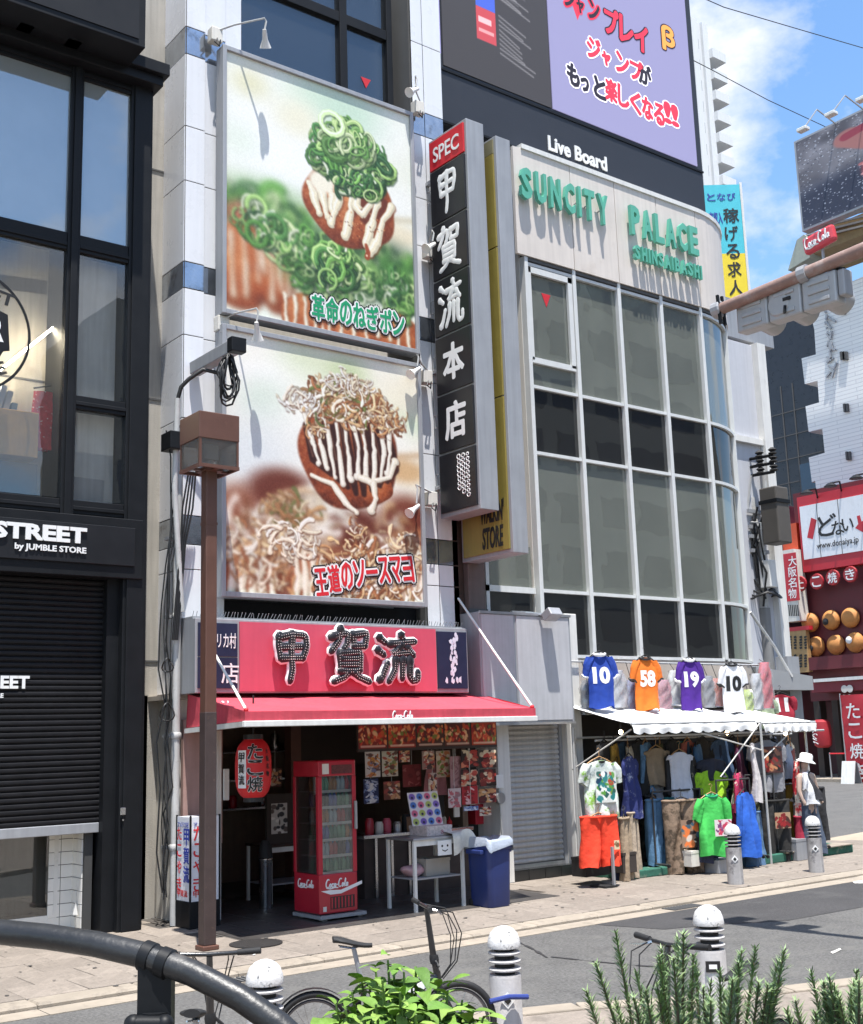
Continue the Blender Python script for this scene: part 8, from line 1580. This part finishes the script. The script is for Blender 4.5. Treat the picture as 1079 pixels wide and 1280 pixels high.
# ---------------------------------------------------------------- folding bicycle (built along +X, front wheel at +X)
MBK = mat('bicycle_black', (.018,.018,.02), .3, var=.1, coat=.4); MRIM = mat('dark_rim', (.10,.10,.11), .35, metal=.6); MBL = mat('blue_strap', (.02,.04,.2), .5)
def bicycle(label):
    t = thing('bicycle', label, 'bicycle', (0,0,0), 'bicycles parked by the raised bed'); r = .255
    for x in (-.50, .50):
        P = [(x+r*math.cos(a), 0, r+.0+r*.0+r*math.sin(a)*1) for a in [2*PI*k/40 for k in range(41)]]; b = MB(); b.tube([(p[0],p[1],p[2]) for p in P], .024, 10, False); w = part('wheel', b, M['rubber'], t, smooth=60)
        b = MB(); b.tube([(x+(r-.04)*math.cos(a),0,r+(r-.04)*math.sin(a)) for a in [2*PI*k/36 for k in range(37)]], .012, 6, False); part('rim', b, MRIM, w, smooth=60)
        b = MB(); b.tube([(x,-.05,r),(x,.05,r)], .022, 8); part('hub', b, MRIM, w, smooth=40)
        b = MB()
        for k in range(20): a = 2*PI*k/20; b.tube([(x+.02*math.cos(a+.6),(-1)**k*.025,r+.02*math.sin(a+.6)),(x+(r-.045)*math.cos(a),0,r+(r-.045)*math.sin(a))], .0018, 3, False)
        part('spokes', b, M['steel'], w)
        b = MB(); b.grid([[(x+(r+.04)*math.cos(a), y, r+(r+.04)*math.sin(a)) for y in (-.03,-.015,.015,.03)] for a in np.linspace(.2 if x > 0 else .5, 2.1 if x > 0 else 2.8, 14)]); part('mudguard', b, MBK, t, smooth=60) if x < 0 else None
    b = MB(); b.tube([(-.10,0,.30),(.12,0,.46),(.36,0,.56)], [.035,.038,.036], 10); fr = part('main_tube', b, MBK, t, smooth=50)
    b = MB(); b.obox((.22,-.04,.51), (.09,0,.036), (0,.003,0), (-.01,0,.022)); part('frame_label', b, M['letter_white'], fr)
    b = MB(); b.tube([(-.17,0,.52),(-.08,0,.28)], .02, 8); b.tube([(-.10,0,.30),(-.50,.05,r)], .014, 6); b.tube([(-.10,0,.30),(-.50,-.05,r)], .014, 6); b.tube([(-.15,0,.48),(-.50,.05,r)], .011, 6); b.tube([(-.15,0,.48),(-.50,-.05,r)], .011, 6); part('rear_frame', b, MBK, t, smooth=50)
    b = MB(); b.tube([(-.14,0,.44),(-.22,0,.80)], .0165, 8); part('seat_post', b, M['alu_matt'], t, smooth=40); b = MB(); b.tube([(-.155,0,.50),(-.165,0,.55)], .026, 8); part('seat_clamp', b, MBK, t, smooth=40)
    P = []
    for i in range(11):
        f = i/10; x = -.36+.27*f; w = .078*(1-f**1.3*.78)*(.55+.45*min(1,f*6)); z = .835+.02*math.cos(f*3.5)-.015*f; P.append([(x, w*math.cos(a), z+.022*math.sin(a)*(1-.3*f)) for a in [2*PI*k/14 for k in range(14)]])
    b = MB(); b.grid(P, True); b.f.append(tuple(range(14))); b.f.append(tuple(reversed(range(140,154)))); sd_ = part('saddle', b, M['rubber'], t, smooth=60); b = MB(); b.tube([(-.32,.03,.81),(-.22,.02,.79),(-.12,.0,.815)], .005, 5); b.tube([(-.32,-.03,.81),(-.22,-.02,.79),(-.12,0,.815)], .005, 5); part('saddle_rail', b, M['steel'], sd_)
    b = MB(); b.tube([(.36,0,.60),(.37,0,.52)], .026, 10); b.tube([(.37,.05,.50),(.50,.055,r)], .014, 6); b.tube([(.37,-.05,.50),(.50,-.055,r)], .014, 6); b.tube([(.37,-.055,.50),(.37,.055,.50)], .02, 8); part('fork', b, MBK, t, smooth=50)
    b = MB(); b.tube([(.36,0,.58),(.34,0,.70),(.30,0,1.02)], [.022,.024,.018], 10); st_ = part('stem', b, MBK, t, smooth=50); b = MB(); b.lathe([(.03,-.03),(.034,0),(.03,.03)], (.345,0,.68), 12, (-.1,0,1)); b.tube([(.345,-.03,.68),(.36,-.07,.64)], .01, 5); part('folding_hinge', b, M['rubber'], st_, smooth=40)
    b = MB(); b.tube([(.27,-.27,1.045),(.29,-.12,1.035),(.30,0,1.03),(.29,.12,1.035),(.27,.27,1.045)], .0125, 8); hb = part('handlebar', b, MBK, t, smooth=50)
    for s in (-1,1):
        b = MB(); b.tube([(.283,s*.16,1.038),(.268,s*.29,1.046)], [.017,.018], 10); part('grip', b, M['rubber'], hb, smooth=40); b = MB(); b.tube([(.30,s*.13,1.03),(.345,s*.15,1.02),(.35,s*.25,1.01)], [.012,.008,.006], 6); part('brake_lever', b, M['steel'] if s < 0 else MBK, hb, smooth=50)
        b = MB(); b.tube([(.33,s*.13,1.03),(.46,s*.12,1.0),(.53,s*.07,.85),(.50,s*.03,.66),(.40,s*.02,.55)], .0045, 5); part('brake_cable', b, M['cable'], hb, smooth=60); b = MB(); b.tube([(.33,s*.10,1.03),(.43,s*.09,.98),(.48,s*.05,.82),(.46,0,.64),(.36,0,.52)], .004, 5); part('gear_cable', b, M['cable'], hb, smooth=60)
    b = MB(); b.lathe([(.075,-.006),(.08,0),(.075,.006)], (-.09,-.05,.29), 24, (0,1,0)); cr = part('chainring', b, MRIM, t); b = MB(); b.bar((-.09,-.07,.29),(.02,-.07,.17),.02,.012); b.bar((-.09,.07,.29),(-.2,.07,.41),.02,.012); b.obox((.02,-.12,.165),(.04,0,0),(0,.045,0),(0,0,.01)); b.obox((-.2,.12,.415),(.04,0,0),(0,.045,0),(0,0,.01)); part('crank', b, M['rubber'], cr)
    b = MB(); b.tube([(-.09,-.05,.365),(-.50,-.045,r+.03)], .004, 4); b.tube([(-.09,-.05,.215),(-.50,-.045,r-.03)], .004, 4); part('chain', b, M['rubber'], t)
    b = MB(); b.tube([(-.2,.05,.26),(-.23,.14,.02)], .008, 5); part('kickstand', b, M['rubber'], t)
    return t
NZ = .07
hb_ = WZ(533,1131,NZ+1.045); sd_ = WZ(424,1190,NZ+.85); rz = math.atan2(-.42, .9)
bk = bicycle('black folding bicycle with a bare saddle and tall stem behind the leafy plant')
def place_bike(o, hbpos, rz): o.rotation_euler.z = rz; c, s = math.cos(rz), math.sin(rz); o.location = (hbpos.x-.30*c, hbpos.y-.30*s, NZ)
place_bike(bk, hb_, rz)
q = dup(bk, (0,0,NZ), 0, 'black bicycle at the right, its handlebar grip poking out left of the rosemary'); place_bike(q, WZ(835,1188,NZ+1.0), rz+.35+PI)
q = dup(bk, (0,0,NZ), 0, 'black bicycle at the lower left, seen under the curved rail'); place_bike(q, WZ(262,1200,NZ+1.0), rz+1.4)
t = thing('blue_strap', 'dark blue strap tying the front wheel of the folding bicycle to the bollard', 'strap', (0,0,0)); a, c = WZ(612,1252,.45), WZ(660,1246,.45); t.location = a; ORIG[t.name] = a.copy(); b = MB(); b.tube([a, a.lerp(c,.5)+V(0,0,.015), c], .018, 8); part('strap', b, MBL, t, smooth=40)
# ---------------------------------------------------------------- curved black rail at the lower left
t = thing('park_rail', 'thick curved black pipe rail across the lower left corner', 'rail', (1.0,2.2,1.12))
pts = [(-140,1166),(-60,1163),(0,1165),(60,1171),(120,1180),(180,1194),(240,1216),(300,1247),(350,1282),(400,1330)]
def RD(px): return 2.62-.0006*px
P = [WD(px, py, RD(px)) for px, py in pts]
b = MB(); b.tube(P, .0265, 18); part('pipe', b, mat('worn_black_pipe', (.02,.021,.023), .42, var=.35, sc=6, bump=.1, grime=((.09,.085,.08), 9, .6, .75)), t, smooth=50)
c = WD(196, 1200, RD(190)); ax = (P[6]-P[5]).normalized()
b = MB(); b.lathe([(.028,-.036),(.032,-.032),(.032,-.010),(.029,-.007),(.029,.007),(.032,.010),(.032,.032),(.028,.036)], c, 20, ax); part('clamp_collar', b, M['black'], t, smooth=30)
b = MB(); s = right; b.obox(c-V(0,0,.16)+s*.0, s*.035, V(0,0,.16), fwd*.02); b.tube([c-V(0,0,.1), (c.x,c.y,.9)], .034, 12); part('post', b, M['black'], t, smooth=40, bevel=0)
b = MB(); q = c-V(0,0,.115)-fwd*.03-s*.01; b.tube([q-s*.03, q+s*.035], .018, 10); b.sphere(q-s*.03, .02, n=10, m=8); b.sphere(q+s*.035,.02,n=10,m=8); part('bolt', b, M['black'], t, smooth=50)
# ---------------------------------------------------------------- leafy plant
random.seed(11)
ML = [mat('leaf_%d' % i, c, .6, var=.25, sc=18, bump=.25, bsc=90, spec=.3, rand=.22) for i, c in enumerate(((.10,.20,.035),(.15,.27,.045),(.22,.34,.07)))]
for m_ in ML: p_ = m_.node_tree.nodes['Principled BSDF']; p_.inputs['Subsurface Weight'].default_value = 0.0; p_.inputs['Transmission Weight'].default_value = 0
def leaf_mesh(l, w, bend, m, seed):
    r = random.Random(seed); vs = []; n = 6
    for i in range(n+1):
        f = i/n; hw = w*math.sin(PI*f**.85)**.9*.5 if 0 < f < 1 else .001; z = -bend*f*f*l; tw = .1*math.sin(3*f+seed)*w
        vs += [(l*f, -hw, z+.25*hw+tw), (l*f, 0, z-.02*w), (l*f, hw, z+.25*hw-tw)]
    fs = [(3*i+k, 3*i+k+1, 3*i+k+4, 3*i+k+3) for i in range(n) for k in (0,1)]
    me = bpy.data.meshes.new('leaf'); me.from_pydata(vs, [], fs); me.polygons.foreach_set('use_smooth', [True]*len(fs)); me.materials.append(m); return me
LM = [leaf_mesh(.085*k, .052*k, .45+.2*j, ML[(i+j) % 3], i*7+j) for i, k in enumerate((1.15,.95,.75)) for j in range(3)]
def leafy(label, base, stems):
    t = thing('leafy_plant', label, 'plant', base); LV = []
    for sx, sy, hz in stems:
        tip = V(base.x+sx, base.y+sy, hz); bs = V(base.x+sx*.35, base.y+sy*.35, base.z); b = MB(); mid = bs.lerp(tip,.5)+V(sx*.1,sy*.1,.03); b.tube([bs, mid, tip], [.007,.006,.003], 6); part('stem', b, M['stem'], t, smooth=50)
        n = 24
        for k in range(n):
            f = .3+.7*k/(n-1); p = bs.lerp(mid, f*2) if f < .5 else mid.lerp(tip, f*2-1); a = k*2.4+sx*20; tilt = random.uniform(-.55,.35) if f < .9 else random.uniform(.1,.9)
            sc = random.uniform(.55,1.2)*(1 if f < .88 else .8); LV.append((p+V(0,0,random.uniform(-.015,.015)), (random.uniform(-.5,.5), -tilt, a+random.uniform(-.4,.4)), sc, random.choice(LM if f < .85 else LM[3:])))
    LV.sort(key=lambda q: (q[0]-CAM).length-1.2*q[0].z); rest = MB()
    for i, (p, e, sc, me) in enumerate(LV):
        if i < 290: o = bpy.data.objects.new('leaf', me); COL.objects.link(o); o.parent = t; o.location = p-base; o.rotation_euler = e; o.scale = (sc,)*3
        else:
            mw = Matrix.Translation(p) @ (__import__('mathutils').Euler(e).to_matrix().to_4x4()) @ Matrix.Scale(sc, 4); rest.add([mw @ v.co for v in me.vertices], [tuple(q.vertices) for q in me.polygons])
    part('foliage', rest, ML[1], t, smooth=80)['kind'] = 'stuff'
    return t
M['stem'] = mat('green_stem', (.10,.17,.04), .6)
bp = WD(505, 1330, 3.2); base = V(bp.x, bp.y, 1.145)
S2 = []
for px, py, dd in ((505,1215,3.15),(478,1225,3.05),(532,1240,3.1),(452,1222,3.25),(500,1240,2.95),(560,1255,3.1),(470,1255,2.95),(585,1272,3.05),(432,1262,3.1),(520,1268,2.9),(548,1285,2.9),(415,1285,3.0),(605,1290,3.1),(450,1285,2.9),(490,1290,2.85),(575,1295,2.9)):
    p = WD(px, py, dd); S2.append((p.x-base.x, p.y-base.y, p.z))
for px, py, dd in ((492,1206,3.2),(515,1228,3.2),(462,1232,3.3),(440,1240,3.2),(545,1250,3.2),(565,1268,3.2),(590,1280,3.0),(425,1272,3.2),(480,1238,3.1),(510,1258,3.0),(535,1262,2.95),(455,1270,3.0),(400,1290,3.1),(490,1268,2.95),(610,1300,3.0),(560,1238,3.1),(578,1250,3.1),(592,1262,3.05),(604,1272,3.0),(585,1285,2.9),(548,1232,3.2),(520,1208,3.2),(485,1200,3.2),(470,1215,3.2),(420,1255,3.2)):
    p = WD(px, py, dd); S2.append((p.x-base.x, p.y-base.y, p.z))
leafy('bright green leafy plant at the bottom centre in front of the bicycle', base, S2)
# ---------------------------------------------------------------- rosemary
MRO = [mat('rosemary_%d' % i, c, .6, var=.2, sc=40) for i, c in enumerate(((.10,.18,.07),(.17,.26,.10),(.26,.35,.16)))]
MRS = mat('rosemary_wood', (.11,.08,.05), .8)
def rosemary(label, base, tips, seed):
    t = thing('rosemary_bush', label, 'shrub', base); r = random.Random(seed); NB = [MB(), MB(), MB()]
    tips = [Vector(q) for q in tips]; tips += [q+V(r.uniform(-.05,.05), r.uniform(-.05,.05), -r.uniform(.03,.10)) for q in tips[::3]]
    for tip in tips:
        tip = tip+V(r.uniform(-.015,.015),r.uniform(-.03,.03),0); d = tip-base; mid = base.lerp(tip, .55)+V(d.x*.12+r.uniform(-.025,.025), d.y*.12+r.uniform(-.025,.025), -.02); P = [base.lerp(mid, f) for f in (0,.5,1)]+[mid.lerp(tip, f) for f in (.35,.7,1)]; b = MB(); b.tube(P, [.006,.005,.0045,.004,.003,.0015], 5); part('stem', b, MRS, t, smooth=50)
        L_ = sum((P[i+1]-P[i]).length for i in range(5)); n = int(L_/.0019)
        for k in range(n):
            f = .2+.8*k/n; s = f*5; i = min(int(s), 4); p = P[i].lerp(P[i+1], s-i); ax = (P[i+1]-P[i]).normalized(); u = ax.orthogonal().normalized(); w = ax.cross(u); a = k*2.4+r.uniform(-.5,.5); rd = (u*math.cos(a)+w*math.sin(a)); rd = (rd+V(r.uniform(-.3,.3),r.uniform(-.3,.3),r.uniform(-.3,.3))).normalized(); ln = r.uniform(.020,.038)*(1 if f < .93 else .65); dv = (rd*.75+ax*r.uniform(.35,.9)).normalized()*ln; sd2 = ax.cross(rd).normalized()*.0014
            NB[r.randrange(3)].add([p-sd2, p+dv*.55-sd2*1.3, p+dv, p+dv*.55+sd2*1.3, p+sd2], [(0,1,2,3,4)])
    for nb, m in zip(NB, MRO): part('needles', nb, m, t)['kind'] = 'stuff'
    return t
random.seed(5)
def tipset(lst, d0): return [WD(px, py, d0+random.uniform(-.18,.18)) for px, py in lst]
bA = WD(862, 1345, 2.9); bA.z = 1.145
TA = [(741,1205),(770,1166),(800,1215),(820,1185),(835,1195),(846,1172),(858,1168),(866,1195),(878,1205),(830,1230),(852,1225),(812,1240),(790,1245),(872,1235),(888,1225),(900,1215),(912,1222),(924,1205),(936,1190),(948,1184),(960,1200),(972,1188),(925,1230),(945,1225),(905,1240),(955,1235),(880,1250),(840,1250),(860,1258),(820,1262),(776,1250),(968,1225)]
rosemary('large rosemary bush with upright sprigs in front of the square emblem bollard', bA, tipset(TA, 2.95), 3)
bB = WD(1058, 1350, 2.8); bB.z = 1.145
TB = [(1026,1232),(1055,1243),(1078,1240),(1042,1248),(1064,1236),(1086,1232),(1072,1262),(1034,1250),(1012,1215),(1020,1225),(1035,1240),(1042,1222),(1050,1235),(1060,1250),(1068,1228),(1075,1215),(1082,1225),(1090,1210),(1030,1258),(1005,1250),(1070,1255),(1095,1240),(1048,1262),(1015,1265),(985,1262),(1105,1225)]
rosemary('smaller rosemary bush cut off by the lower right corner', bB, tipset(TB, 2.85), 9)
